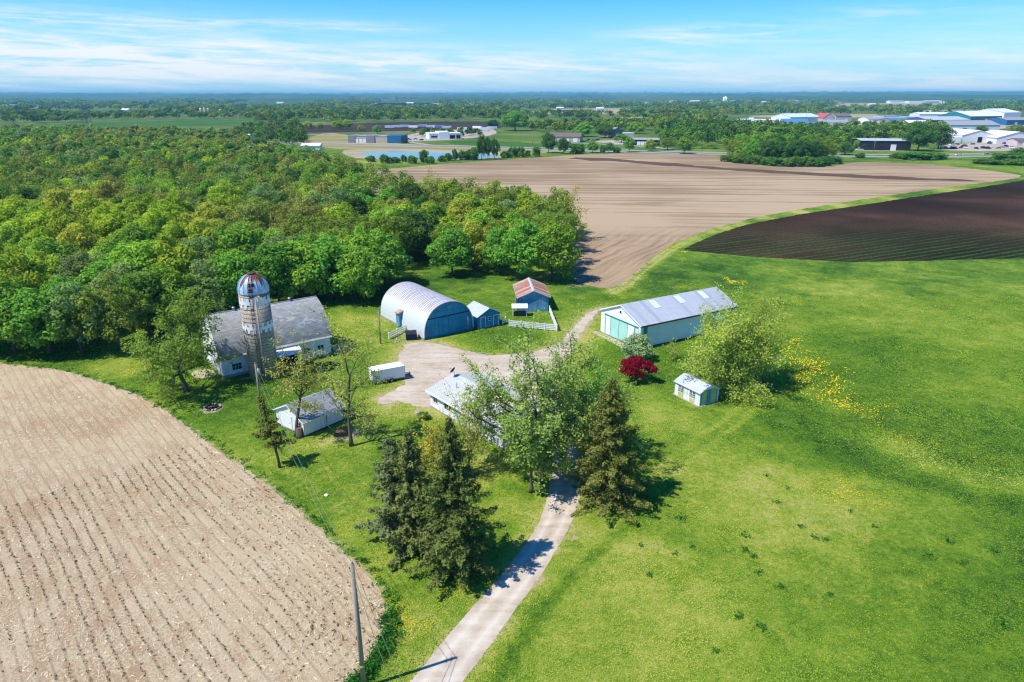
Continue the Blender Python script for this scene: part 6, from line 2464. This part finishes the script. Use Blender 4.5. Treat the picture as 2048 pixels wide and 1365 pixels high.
for i, px in enumerate([1182, 1215, 1262, 1300, 1348, 1372, 1392, 1418, 1470, 1502, 1530, 1560, 1588, 1612, 1645, 1672, 1795, 1835, 1868, 1905, 2020]):
    y_ = tr_.uniform(206.5, 210.5) if px < 1700 else tr_.uniform(206, 208.5)
    w_ = tr_.uniform(10, 26) if px < 1700 else tr_.uniform(22, 44)
    far_building('town_building', 'tiny pale building of the far town strip below the horizon', 'building', (px - w_ / 2, y_), (px + w_ / 2, y_), tr_.uniform(9, 14), 50, 'white_clean' if i % 3 else 'pink_wall', 'white_roof' if i % 4 else 'grey_roof', 'flat' if i % 2 else 'gable', 4, group='buildings of the far town')
# grain elevator above the town
x, y = G(1449, 209.5)
ge = thing('grain_elevator', 'tall white grain elevator tower rising above the far town', 'tower', (x, y, 0))
s_ = MB()
for k in range(3):
    s_.tube([((k - 1) * 6, 0, 0), ((k - 1) * 6, 0, 34 if k != 1 else 38)], [4.4, 4.4], 14)
s_.build('bin', M['white_clean'], ge)
s_ = MB()
s_.box(-9, 9, -3, 3, 38.01, 41)
s_.build('head_house', M['grey_metal'], ge)
# farm with silos far left
for i, (px, h_, r_, lab) in enumerate([(403, 14, 2.4, 'white topped silo, leftmost of the far farm'), (411, 16, 2.4, 'tallest grey silo of the far farm'), (418, 14, 2.2, 'right hand silo of the three at the far farm'), (442, 12, 2.0, 'single silo right of the far red and white barn')]):
    x, y = G(px, 233)
    o = thing('farm_silo', lab, 'silo', (x, y, 0), 0, 'silos of the far farm')
    s_ = MB()
    s_.tube([(0, 0, 0), (0, 0, h_)], [r_, r_], 16)
    s_.build('tower', M['concrete'], o)
    s_ = MB()
    s_.tube([(0, 0, h_), (0, 0, h_ + r_ * .5), (0, 0, h_ + r_ * .85), (0, 0, h_ + r_)], [r_ * 1.03, r_ * .86, r_ * .5, .1], 16)
    s_.build('dome', M['white_clean'] if i != 1 else M['grey_metal'], o)
far_building('far_barn', 'white far barn with a reddish roof between the far silos', 'barn', (425, 233), (441, 233), 5, 14, 'white_clean', 'rust', 'gable', 4, doors=[(.5, 4, 3)])
far_building('far_barn', 'low red barn at the right end of the far silo farm', 'barn', (444, 234), (462, 234), 3.6, 10, 'rust', 'white_roof', 'gable', 2, doors=[(.5, 3, 2.5)])
far_building('far_house', 'small white tank house left of the far silo farm', 'house', (343, 232), (348, 232), 4, 8, 'white_clean', 'white_roof', 'gable', 2, doors=[(.5, 1, 2)])
far_building('far_school', 'long bluish roofed building with a spire at the far left', 'building', (2, 217), (30, 217), 8, 26, 'pink_wall', 'blue_roof', 'gable', 5, doors=[(.5, 3, 3)])
far_building('far_house', 'small blue roofed house right of the spired far building', 'house', (50, 217), (78, 217), 6, 20, 'pink_wall', 'blue_roof', 'gable', 5, doors=[(.5, 2, 3)])
far_building('far_farmhouse', 'white far farm house near the pale field below the horizon', 'house', (932, 211), (948, 211), 7, 16, 'white_clean', 'grey_roof', 'gable', 4, doors=[(.5, 2, 3)])
far_building('far_farmhouse', 'long white far stable right of the white far farm house', 'house', (950, 212), (975, 212), 5, 14, 'white_clean', 'white_roof', 'gable', 3, doors=[(.5, 2, 3)])
for px_b, py_b, lab in [(1120, 221, 'white far farm shed on the tan field left of the town'), (1200, 222, 'second white farm shed at the tan field left of the town'), (560, 208, 'far white barn on the green clearing above the far silo farm'), (1745, 212, 'far white shed on the tan clearing above the estate'), (250, 225, 'far white shed on the green clearing at the far left'), (820, 209, 'far white barn on the pale field under the horizon')]:
    far_building('far_shed', lab, 'shed', (px_b - 7, py_b), (px_b + 7, py_b), 6, 14, 'white_clean', 'white_roof', 'gable', 3, doors=[(.5, 3, 3)])
far_building('white_shed', 'small white shed glimpsed between trees at the back of the wood', 'shed', (496, 281), (522, 281), 4, 10, 'white_clean', 'white_roof', 'gable', 2, doors=[(.5, 3, 2.5)])
far_building('pond_shed', 'low pale shed behind the bushes left of the pond', 'shed', (603, 300), (640, 300), 3, 8, 'white_clean', 'white_roof', 'gable', 1.5, doors=[(.5, 3, 2.2)])

# ---- vehicles
m_, t, b = new_mat('car paint')
t.set(b, 'Base Color', t.n('ShaderNodeObjectInfo').outputs['Color'])
t.set(b, 'Roughness', .3)
b.inputs['Specular IOR Level'].default_value = .5
M['car_paint'] = m_


def make_car(kind):
    L_, W_, H_ = (4.6, 1.8, 1.45) if kind == 'car' else (5.6, 2.0, 1.85)
    o = thing('parked_' + kind, None, None)
    b_ = MB()
    low, mid = .28, .82 if kind == 'car' else 1.0
    if kind == 'car':
        b_.prism([(0, low), (L_, low), (L_ + .02, mid - .15), (L_ - .2, mid), (L_ * .86, mid + .02), (L_ * .72, H_ - .04), (L_ * .38, H_), (L_ * .22, mid + .06), (.1, mid - .05), (-.02, mid - .25)], -W_ / 2, W_ / 2, 'x') if False else None
        side = [(0, low), (L_, low), (L_ + .02, mid - .15), (L_ - .15, mid), (.12, mid), (-.02, mid - .25)]
        cab = [(L_ * .16, mid), (L_ * .90, mid), (L_ * .74, H_), (L_ * .36, H_)]
    else:
        side = [(0, low + .1), (L_, low + .1), (L_ + .02, mid - .1), (L_ - .1, mid), (.1, mid), (-.02, mid - .3)]
        cab = [(L_ * .24, mid), (L_ * .62, mid), (L_ * .58, H_), (L_ * .34, H_)]
    # profiles run along x, extruded over y
    b_.prism([(u, z) for u, z in side], -W_ / 2, W_ / 2, 'y')
    b_.prism([(u, z + .002) for u, z in cab], -W_ / 2 + .14, W_ / 2 - .14, 'y')
    bo = b_.build('body', M['car_paint'], o)
    g_ = MB()
    ins = [(u + (.10 if i in (0, 3) else -.10), z + (.06 if i < 2 else -.10)) for i, (u, z) in enumerate(cab)]
    g_.prism(ins, -W_ / 2 + .12, -W_ / 2 + .136, 'y')
    g_.prism(ins, W_ / 2 - .136, W_ / 2 - .12, 'y')
    g_.build('side_window', M['glass'], o)
    for (u0, u1, sgn) in ((cab[0], cab[3], -1), (cab[1], cab[2], 1)):
        w_ = MB()
        a_, c_ = Vector((u0[0], 0, u0[1])), Vector((u1[0], 0, u1[1]))
        n_ = Vector((sgn * (c_.z - a_.z), 0, abs(c_.x - a_.x))).normalized() * .012
        p0, p1 = a_.lerp(c_, .12) + n_, a_.lerp(c_, .88) + n_
        y_ = W_ / 2 - .2
        q = [(p0.x, -y_, p0.z), (p0.x, y_, p0.z), (p1.x, y_ * .95, p1.z), (p1.x, -y_ * .95, p1.z)]
        w_.face(q if sgn > 0 else q[::-1])
        w_.build('windscreen', M['glass'], o)
    for x_ in (L_ * .18, L_ * .80):
        for y_ in (-W_ / 2 + .02, W_ / 2 - .02):
            s_ = 1 if y_ > 0 else -1
            wh = MB()
            wh.tube([(x_, y_ - s_ * .18, .33), (x_, y_ + s_ * .04, .33)], [.33, .33], 12)
            wh.build('wheel', M['tyre'], o)
    return o


car_p = {k: make_car(k) for k in ('car', 'pickup')}
car_used = set()
CARCOL = {'white': (.75, .76, .78), 'silver': (.42, .44, .46), 'red': (.45, .03, .02), 'blue': (.03, .09, .30), 'black': (.015, .015, .018), 'dark green': (.02, .07, .04), 'tan': (.4, .33, .24)}


def put_car(kind, px, py, rz, colname, label, group=None, z=0.0, cat=None):
    if kind in car_used:
        o = copy_tree(car_p[kind])
    else:
        o = car_p[kind]
        car_used.add(kind)
    x, y = G(px, py)
    o.location = (x, y, z)
    o.rotation_euler = (0, 0, rz)
    tag(o, label, cat or ('car' if kind == 'car' else 'pickup truck'), group)
    for ch in o.children:
        if ch.name.startswith('body'):
            ch.color = (*CARCOL[colname], 1)
    return o


LOTG = 'vehicles parked in the lot before the white warehouses'
lot = [(1878, 297, 'blue'), (1886, 298.5, 'white'), (1893, 297, 'silver'), (1900, 298.5, 'dark green'), (1907, 297, 'white'), (1913, 299, 'blue'), (1919, 297, 'black'), (1880, 291, 'red'), (1890, 290.5, 'red'), (1899, 291.5, 'white'),
       (1909, 292, 'silver'), (1917, 291, 'red'), (1923, 293, 'black'), (1935, 298, 'white'), (1955, 299, 'black'), (1963, 298, 'black'), (1971, 297, 'blue'), (1980, 299, 'black'), (1990, 298, 'silver'), (2008, 296, 'silver'), (2016, 294.5, 'black'), (1975, 287.5, 'blue'), (1982, 288.5, 'blue'), (2012, 289, 'black'), (1940, 290, 'tan'), (2026, 298, 'white')]
for i, (px, py, cn) in enumerate(lot):
    kd = 'pickup' if i % 4 == 1 else 'car'
    put_car(kd, px, py, tr_.uniform(-.25, .25) + (math.pi / 2 if i % 3 else .2), cn, f'{cn} {kd} parked in the crowded lot before the white warehouses', LOTG, .092)
put_car('car', 1911, 311.5, .02, 'white', 'white car driving on the highway below the car lot')
put_car('car', 1966, 310.8, .0, 'silver', 'silver car driving on the highway right of the white one')
put_car('pickup', 2005, 313.2, .0, 'white', 'white pickup truck driving on the near lane of the highway')
put_car('pickup', 648, 269.5, .0, 'white', 'white pickup truck on the side road left of the garage block')
put_car('car', 1735, 300.5, .1, 'silver', 'silver car parked before the long black building, left one')
put_car('car', 1757, 301.5, .1, 'black', 'black car parked before the long black building')
put_car('pickup', 1712, 301, .1, 'white', 'white pickup truck parked at the left end of the long black building')
for i, (px, py, cn, kd) in enumerate([(812, 281, 'blue', 'pickup'), (826, 280, 'silver', 'car'), (838, 281.5, 'dark green', 'car'), (1172, 282, 'blue', 'car'), (1180, 283, 'silver', 'pickup'), (1190, 281, 'blue', 'car')]):
    put_car(kd, px, py, .3, cn, f'{cn} {kd} parked beside the ' + ('garage block by the pond' if i < 3 else 'tan gabled building'), 'vehicles parked beside far buildings', .095)
# box trailers in the gravel depot yard
tp = thing('semi_trailer', None, None)
s_ = MB()
s_.box(0, 12, -1.25, 1.25, 1.1, 3.9)
s_.build('box', M['white_trailer'], tp)
for x_ in (1.2, 2.4, 10.6):
    for y_ in (-1.25, .95):
        s_ = MB()
        s_.tube([(x_, y_, .5), (x_, y_ + .3, .5)], [.5, .5], 10)
        s_.build('wheel', M['tyre'], tp)
for i, (px, py, rz) in enumerate([(770, 258, .1), (786, 257, .15), (800, 256.5, .2), (818, 257.5, -.2), (836, 256, .3), (852, 257, .1), (868, 258, .5), (884, 259, .1), (915, 262, .2), (946, 259, -.4), (960, 262, .1), (975, 260, .2), (1645, 263, .0), (1700, 265, .1), (1725, 262, .0)]):
    o = tp if i == 0 else copy_tree(tp)
    x, y = G(px, py)
    o.location = (x, y, .1)
    o.rotation_euler = (0, 0, rz)
    tag(o, 'white box trailer parked in the gravel depot yard beyond the pond' if i < 12 else 'white box trailer parked among trees near the blue roofed hall', 'trailer', 'box trailers in the depot yard' if i < 12 else 'box trailers by the blue roofed hall')

# ---- pylons, masts and highway poles
M['pylon'] = flat('blue grey pylon steel', (.16, .22, .26), .5, .3)


def make_pylon(H_, arms=True):
    o = thing('lattice_tower', None, None)
    w0, w1 = 3.2, .7
    s_ = MB()
    for sx in (-1, 1):
        for sy in (-1, 1):
            s_.tube([(sx * w0, sy * w0, 0), (sx * w1, sy * w1, H_)], [.22, .16], 4)
    n_ = 8
    for i in range(n_):
        a, c_ = i / n_, (i + 1) / n_
        wa, wc = w0 + (w1 - w0) * a, w0 + (w1 - w0) * c_
        for (p, q) in (((-wa, -wa, a * H_), (wc, -wc, c_ * H_)), ((wa, -wa, a * H_), (-wc, -wc, c_ * H_)), ((-wa, wa, a * H_), (wc, wc, c_ * H_)), ((-wa, -wa, a * H_), (-wc, wc, c_ * H_)), ((wa, wa, a * H_), (wc, -wc, c_ * H_))):
            s_.tube([p, q], .09, 3, cap=False)
    s_.build('lattice', M['pylon'], o)
    for z, l_ in ((H_ * .78, 5.5), (H_ * .88, 4.5), (H_ * .98, 3.5)):
        c_ = MB()
        c_.tube([(-l_, 0, z), (0, 0, z + .8), (l_, 0, z)], [.12, .22, .12], 4)
        c_.tube([(-l_, 0, z), (l_, 0, z)], .10, 4)
        c_.build('cross_arm', M['pylon'], o)
    return o


pyl = make_pylon(36)
for i, (px, pyb, pyt, lab) in enumerate([(169, 246, 200, 'left tower of the pylon pair above the wood on the far left'), (179, 247, 200, 'right tower of the pylon pair above the wood on the far left'), (470, 236, 207, 'thin pylon right of the far silo farm, left of a pair'),
                                          (482, 237, 207, 'thin pylon right of the far silo farm, right of a pair'), (664, 227, 195, 'lattice pylon standing left of the substation'), (708, 231, 193, 'tallest lattice pylon over the substation'),
                                          (794, 224, 192, 'slender pylon right of the substation against the horizon'), (839, 224, 198, 'short pylon farthest right of the substation'), (1598, 216, 193, 'far pylon above the town strip')]):
    x, y = G(px, pyb)
    o = pyl if i == 0 else copy_tree(pyl)
    o.location = (x, y, 0)
    k = min(56, CAM_H - y * (SP + CP * (pyt - 682.5) / F) / (CP - SP * (pyt - 682.5) / F)) / 36
    o.scale = (min(k, 1.2), min(k, 1.2), k)
    o.rotation_euler = (0, 0, .3 + .1 * i)
    tag(o, lab, 'pylon', 'pylons of the far power line')
for i, (px, pyb, pyt, lab) in enumerate([(1612, 244, 219, 'pale slender mast standing in front of the industrial estate'), (1566, 236, 217, 'thin mast left of the pale slender mast'), (1557, 235, 216, 'thinnest mast over the highway wood'), (1587, 240, 225, 'short mast between two taller ones at the estate'),
                                          (1405, 302, 282, 'wooden highway pole before the big roadside wood'), (1215, 296, 270, 'wooden highway pole by the dark roadside trees'), (1065, 291, 273, 'wooden highway pole before the green mound'), (1140, 300, 279, 'wooden highway pole right of the gabled building trees'), (1747, 304, 281, 'dark pole before the long black building left part'), (1866, 304, 282, 'dark pole left of the car lot'),
                                          (844, 277, 262, 'pole beside the white depot'), (625, 235, 219, 'pole left of the substation frames'), (593, 226, 219, 'small pole far left of the substation')]):
    x, y = G(px, pyb)
    h_ = CAM_H - y * (SP + CP * (pyt - 682.5) / F) / (CP - SP * (pyt - 682.5) / F)
    o = thing('mast', lab, 'mast', (x, y, 0))
    s_ = MB()
    r_ = max(.16, y * .00022)
    s_.tube([(0, 0, -.05), (0, 0, h_)], [r_, r_ * .7], 6)
    s_.build('shaft', M['pole_wood'] if i > 3 else M['grey_metal'], o)
    s_ = MB()
    s_.box(-1.3, 1.3, -.1, .1, h_ - 1.2, h_ - .95)
    s_.build('cross_arm', M['pole_wood'] if i > 3 else M['grey_metal'], o)
for i, (px, w_) in enumerate([(690, 12), (706, 16), (722, 16), (738, 10), (668, 8), (778, 10)]):
    x, y = G(px, 232)
    o = thing('substation_frame', 'steel portal frame of the substation among the far trees', 'substation frame', (x, y, 0), 0, 'portal frames of the substation')
    s_ = MB()
    W__ = w_ * y / F
    for u in (-W__ / 2, W__ / 2):
        s_.tube([(u, 0, 0), (u, 0, 12)], .28, 5)
    s_.build('column', M['pylon'], o)
    s_ = MB()
    s_.tube([(-W__ / 2, 0, 11), (W__ / 2, 0, 11)], .3, 5)
    s_.tube([(-W__ / 2, 0, 8), (W__ / 2, 0, 8)], .2, 5)
    s_.build('beam', M['pylon'], o)

# ------------------------------------------------------------------ small ground cover
rgc = np.random.default_rng(2024)


def scatter_poly(pts, n, rng):
    a = np.array(pts)
    out = []
    tot_ = 0
    while tot_ < n:
        q = np.stack([rng.uniform(a[:, 0].min(), a[:, 0].max(), n), rng.uniform(a[:, 1].min(), a[:, 1].max(), n)], 1)
        q = q[inside(q[:, 0], q[:, 1], pts)]
        out.append(q)
        tot_ += len(q)
    return np.concatenate(out)[:n]


# corn residue: straw lying flat, short dark stubble along the rows
near_field = [p for p in FIELD_EDGE] + [(-16, 30), (-40, 30), (-88, 100)]
P2 = scatter_poly(near_field, 170000, rgc)
u_ = P2 @ np.array([math.cos(ROW), math.sin(ROW)])
v_ = P2 @ np.array([-math.sin(ROW), math.cos(ROW)])
dens = np.array([.5 + .5 * math.sin(a * .55 + 2 * math.sin(b_ * .21)) * math.sin(b_ * .8 + a * .13) for a, b_ in zip(u_, v_)])
pu_, pv_ = P2 @ np.array([math.cos(ROW), math.sin(ROW)]), P2 @ np.array([-math.sin(ROW), math.cos(ROW)])
rowd = np.abs(((pv_ + .25 * np.sin(pu_ * .13 + pv_ * .25)) + .5) % 1.0 - .5)
P2 = P2[(rgc.random(len(P2)) < .25 + .75 * dens) & ((rowd > .17) | (rgc.random(len(P2)) < .4))]
n_ = len(P2)
C0 = np.concatenate([P2, rgc.uniform(.02, .08, (n_, 1))], 1)
V, Fq = leaf_arrays(rgc, C0, np.array([0, 0, 1.0]) + rgc.normal(size=(n_, 3)) * .25, np.clip(rgc.lognormal(-2.25, .5, n_), .04, .34), .13)
cc = np.array([.76, .64, .42]) * rgc.uniform(.55, 1.2, (n_, 1))
C_ = np.concatenate([np.repeat(cc, 4, 0), np.ones((4 * n_, 1))], 1)
m_, t, b = new_mat('straw')
t.set(b, 'Base Color', t.n('ShaderNodeAttribute', attribute_name='col').outputs['Color'])
t.set(b, 'Roughness', .8)
M['straw'] = m_
me = fast_mesh('corn_residue', V, Fq, {'col': ('FLOAT_COLOR', 'POINT', C_)}, [M['straw']])
tag(link('corn_residue', me), 'pale straw residue lying all over the stubble field', 'straw', None, 'stuff')
rows, along = np.arange(-120, 40, 1.0), np.arange(-80, 120, .42)
RR, AA = np.meshgrid(rows, along)
RR, AA = RR.ravel() + rgc.normal(size=RR.size) * .06, AA.ravel() + rgc.normal(size=RR.size) * .12
RR = RR - .25 * np.sin(AA * .13 + RR * .25)
XX = AA * math.cos(ROW) - RR * math.sin(ROW)
YY = AA * math.sin(ROW) + RR * math.cos(ROW)
k = inside(XX, YY, near_field) & (rgc.random(len(XX)) < .35 + .6 * (np.sin(XX * .23 + 2 * np.sin(YY * .11)) * np.sin(YY * .19 + XX * .07) > -.2))
dE = poly_dist(XX, YY, FIELD_EDGE)
HEAD = (dE < 6.5) & (YY < 62)
k &= ~HEAD
px_, py_ = XX[k], YY[k]
# headland rows follow the field edge
hx, hy = [], []
fe_ = np.array(FIELD_EDGE)
for off in np.arange(1.0, 6.5, 1.0):
    for i in range(len(fe_) - 1):
        a, c_ = fe_[i], fe_[i + 1]
        if min(a[1], c_[1]) > 62:
            continue
        d = c_ - a
        L_ = np.hypot(*d)
        nn = np.array([d[1], -d[0]]) / (L_ + 1e-9)
        for s in np.arange(0, L_, .42):
            q = a + d * s / L_ + nn * off
            if inside(np.array([q[0]]), np.array([q[1]]), FIELD)[0] and rgc.random() < .6:
                hx.append(q[0] + rgc.normal() * .1)
                hy.append(q[1] + rgc.normal() * .1)
px_, py_ = np.concatenate([px_, hx]), np.concatenate([py_, hy])
q = np.stack([px_, py_], 1)
q = np.repeat(q, 4, 0) + rgc.normal(size=(len(q) * 4, 2)) * .06
n_ = len(q)
C0 = np.concatenate([q, rgc.uniform(.03, .12, (n_, 1))], 1)
nrm = rgc.normal(size=(n_, 3))
nrm[:, 2] *= .4
V, Fq = leaf_arrays(rgc, C0, nrm, rgc.uniform(.05, .13, n_), .35)
gsel = rgc.random(n_) < .42
cc = np.where(gsel[:, None], np.array([.07, .12, .02]), np.array([.13, .10, .05])) * rgc.uniform(.6, 1.3, (n_, 1))
C_ = np.concatenate([np.repeat(cc, 4, 0), np.ones((4 * n_, 1))], 1)
me = fast_mesh('corn_stubble', V, Fq, {'col': ('FLOAT_COLOR', 'POINT', C_)}, [M['straw']])
tag(link('corn_stubble', me), 'rows of short dark cut corn stalks with green weeds in the stubble field', 'stubble', None, 'stuff')

# meadow blades
def ground_at(x, y, arr):
    i = np.clip(np.searchsorted(xs, x) - 1, 0, nx - 2)
    j = np.clip(np.searchsorted(ys, y) - 1, 0, ny - 2)
    return arr[j, i]


def is_open(x, y):
    r = ~inside(x, y, FIELD) & ~inside(x, y, YARD) & ~inside(x, y, DARK) & ~inside(x, y, BROWN)
    r &= ~inside(x, y, DRIVE_L + DRIVE_R[::-1])
    return r


n_ = 420000
gy = 34 + 105 * rgc.random(n_) ** 1.5
gx_ = rgc.uniform(-.78, .80, n_) * (gy + 12)
k = is_open(gx_, gy)
gx_, gy = gx_[k], gy[k]
n_ = len(gx_)
ld_, dd_ = ground_at(gx_, gy, lush), ground_at(gx_, gy, dry)
bb_ = ground_at(gx_, gy, bare)
k = rgc.random(n_) > bb_ * .8
gx_, gy, ld_, dd_ = gx_[k], gy[k], ld_[k], dd_[k]
n_ = len(gx_)
pn = np.sin(gx_ * .31 + 1.7 * np.sin(gy * .23)) * np.sin(gy * .37 + 1.3 * np.sin(gx_ * .19))
v_ = np.clip(.46 + dd_ * .42 - ld_ * .30 + pn * .10 + rgc.normal(size=n_) * .10, 0, 1)
stops = np.array([(.025, .07, .010), (.065, .145, .014), (.14, .23, .022), (.25, .30, .045), (.40, .37, .12)])
f_ = v_ * 4
i0 = np.clip(f_.astype(int), 0, 3)
cc = stops[i0] + (stops[i0 + 1] - stops[i0]) * (f_ - i0)[:, None]
C0 = np.stack([gx_, gy, rgc.uniform(.03, .09, n_)], 1)
V, Fq = leaf_arrays(rgc, C0, np.array([-.2, -.25, 1.0]) + rgc.normal(size=(n_, 3)) * .4, rgc.uniform(.05, .13, n_) * np.clip(gy / 70, .8, 1.5), .42)
C_ = np.concatenate([np.repeat(cc, 4, 0), np.ones((4 * n_, 1))], 1)
me = fast_mesh('grass', V, Fq, {'col': ('FLOAT_COLOR', 'POINT', C_), 'tint': ('FLOAT', 'POINT', np.full(4 * n_, .5))}, [M['leaf_soup']])
tag(link('grass', me), 'short meadow and lawn grass round the farm', 'grass', None, 'stuff')

# coarse dark weeds: clumps in the pasture and along the near field corner
wc = []
for px, py, r_, n__ in [(1362, 1038, .5, 60), (1490, 1075, .4, 40), (1600, 1054, .4, 40), (1630, 1076, .35, 30), (1650, 1080, .35, 30), (1490, 1103, .4, 40), (1507, 1115, .3, 30), (1515, 1148, .35, 30), (1560, 1175, .4, 40), (1477, 1234, .4, 40), (1523, 1256, .55, 60), (1430, 1305, .3, 30), (1660, 1192, .4, 30), (1895, 1084, .5, 40), (1985, 1105, .6, 50), (1750, 1055, .35, 25), (1555, 1006, .35, 25), (1535, 954, .35, 30), (1600, 848, .5, 50), (1635, 884, .5, 40), (2005, 1252, .5, 40), (1298, 1152, .35, 25), (1385, 1096, .3, 25), (1860, 1115, .5, 40), (1925, 1128, .5, 40), (1575, 978, .3, 20), (1350, 1110, .3, 20), (1700, 1024, .3, 20), (1280, 1093, .3, 20)]:
    x, y = G(px, py)
    wc.append(np.concatenate([np.array([x, y]) + rgc.normal(size=(n__, 2)) * r_ * .55, np.abs(rgc.normal(size=(n__, 1))) * .16 + .05], 1))
wline = pix((772, 1235), (770, 1265), (755, 1300), (735, 1330), (705, 1362), (690, 1375))
for a, c_ in zip(wline[:-1], wline[1:]):
    for _ in range(9):
        k = rgc.random()
        x, y = a[0] + (c_[0] - a[0]) * k + .35 + rgc.normal() * .35, a[1] + (c_[1] - a[1]) * k + rgc.normal() * .35
        wc.append(np.concatenate([np.array([x, y]) + rgc.normal(size=(70, 2)) * .28, np.abs(rgc.normal(size=(70, 1))) * .22 + .05], 1))
for _ in range(170):
    k = rgc.integers(0, len(FIELD_EDGE) - 3)
    a, c_ = FIELD_EDGE[k], FIELD_EDGE[k + 1]
    f_ = rgc.random()
    x, y = a[0] + (c_[0] - a[0]) * f_ + .5 + rgc.normal() * .3, a[1] + (c_[1] - a[1]) * f_ + .3 + rgc.normal() * .3
    wc.append(np.concatenate([np.array([x, y]) + rgc.normal(size=(14, 2)) * .18, np.abs(rgc.normal(size=(14, 1))) * .09 + .03], 1))
C0 = np.concatenate(wc)
n_ = len(C0)
V, Fq = leaf_arrays(rgc, C0, np.array([0, 0, .6]) + rgc.normal(size=(n_, 3)) * .6, rgc.uniform(.06, .15, n_), .5)
cc = np.array([.022, .10, .014]) * rgc.uniform(.6, 1.7, (n_, 1))
C_ = np.concatenate([np.repeat(cc, 4, 0), np.ones((4 * n_, 1))], 1)
me = fast_mesh('weeds', V, Fq, {'col': ('FLOAT_COLOR', 'POINT', C_), 'tint': ('FLOAT', 'POINT', rgc.random(4 * n_))}, [M['leaf_soup']])
tag(link('weeds', me), 'dark coarse weed clumps dotted over the pasture and field margin', 'weeds', None, 'stuff')

# dandelions and wild mustard
fl, fs = [], []


def flowers(px, py, rx, ry, n__, s0=.05, s1=.11):
    x, y = G(px, py)
    ax, ay = abs(G(px + rx, py)[0] - x), abs(G(px, py - ry)[1] - y)
    cl = rgc.normal(size=(max(3, n__ // 12), 2)) * np.array([ax, ay]) * .5
    w_ = rgc.integers(0, len(cl), n__)
    q = cl[w_] + rgc.normal(size=(n__, 2)) * np.minimum(.7, ax * .25) + np.array([x, y])
    fl.append(q)
    fs.append(rgc.uniform(s0, s1, n__) * .75)


for a in [(1600, 720, 40, 60, 420, .08, .2), (1640, 775, 50, 25, 260, .08, .18), (1590, 690, 25, 50, 200, .08, .2), (1690, 800, 50, 20, 240, .07, .16), (1740, 830, 45, 20, 130, .05, .11), (1790, 868, 60, 22, 130, .045, .1), (1860, 885, 70, 18, 90, .045, .09), (1960, 915, 80, 22, 60, .04, .08),
          (1690, 965, 45, 18, 150, .04, .08), (1720, 1000, 90, 26, 320, .04, .08), (1650, 985, 60, 25, 180), (1457, 564, 16, 6, 90, .08, .2), (1485, 567, 16, 5, 70, .08, .18), (1420, 580, 90, 16, 260), (1520, 600, 60, 30, 200, .06, .14), (1600, 560, 120, 30, 120), (1340, 575, 60, 16, 120),
          (720, 640, 50, 30, 420, .05, .1), (700, 665, 60, 26, 300, .05, .1), (842, 565, 25, 16, 160, .06, .12), (830, 550, 20, 30, 120), (280, 735, 60, 18, 320, .05, .1), (340, 770, 50, 22, 180, .05, .09), (820, 1255, 40, 30, 420, .03, .06), (780, 1220, 50, 40, 200, .03, .06), (950, 1120, 50, 60, 120, .03, .05),
          (1270, 560, 30, 30, 160, .06, .14), (1340, 498, 40, 14, 220, .08, .2), (1245, 590, 30, 12, 130, .06, .12), (1500, 640, 30, 20, 150), (1300, 1130, 160, 60, 260, .03, .055), (1400, 1250, 220, 80, 320, .03, .055), (1600, 1120, 260, 80, 260, .03, .06), (1350, 1010, 160, 60, 160, .03, .06), (1850, 1200, 200, 120, 160, .03, .06),
          (620, 1000, 70, 60, 260, .03, .06), (560, 900, 60, 50, 200, .03, .06), (700, 1060, 50, 40, 180, .03, .06), (900, 1180, 60, 30, 200, .03, .055), (1440, 750, 80, 50, 90), (1900, 700, 140, 60, 120), (1750, 620, 200, 30, 140), (980, 640, 60, 30, 90), (760, 1130, 25, 40, 150, .03, .06), (1050, 1010, 30, 60, 60, .03, .05)]:
    flowers(*a)
q, s_ = np.concatenate(fl), np.concatenate(fs)
k = is_open(q[:, 0], q[:, 1])
q, s_ = q[k], s_[k]
n_ = len(q)
C0 = np.concatenate([q, rgc.uniform(.09, .17, (n_, 1))], 1)
V, Fq = leaf_arrays(rgc, C0, np.array([0, -.2, 1.0]) + rgc.normal(size=(n_, 3)) * .25, s_, .85)
m_, t, b = new_mat('yellow petals')
t.set(b, 'Base Color', (.72, .56, .02))
t.set(b, 'Roughness', .8)
M['petal'] = m_
me = fast_mesh('dandelion_flowers', V, Fq, None, [M['petal']])
tag(link('dandelion_flowers', me), 'yellow dandelions and mustard scattered in belts over the grass', 'flowers', None, 'stuff')
print('grass', len(gx_), 'flowers', n_)

# ------------------------------------------------------------------ air
bm = bmesh.new()
bmesh.ops.create_cube(bm, size=1.0)
me = bpy.data.meshes.new('haze')
bm.to_mesh(me)
bm.free()
hz = link('haze', me)
hz.scale = (54000, 54000, 132.0)
hz.location = (0, 0, -1.0 + 66.0)
hz['kind'] = 'stuff'
hm_ = bpy.data.materials.new('haze')
hm_.use_nodes = True
hm_.node_tree.nodes.clear()
hv_ = hm_.node_tree.nodes.new('ShaderNodeVolumePrincipled')
hv_.inputs['Color'].default_value = (.27, .74, 1.0, 1)
hv_.inputs['Density'].default_value = 8.5e-5
hv_.inputs['Anisotropy'].default_value = 0.0
ho_ = hm_.node_tree.nodes.new('ShaderNodeOutputMaterial')
hm_.node_tree.links.new(hv_.outputs[0], ho_.inputs['Volume'])
me.materials.append(hm_)
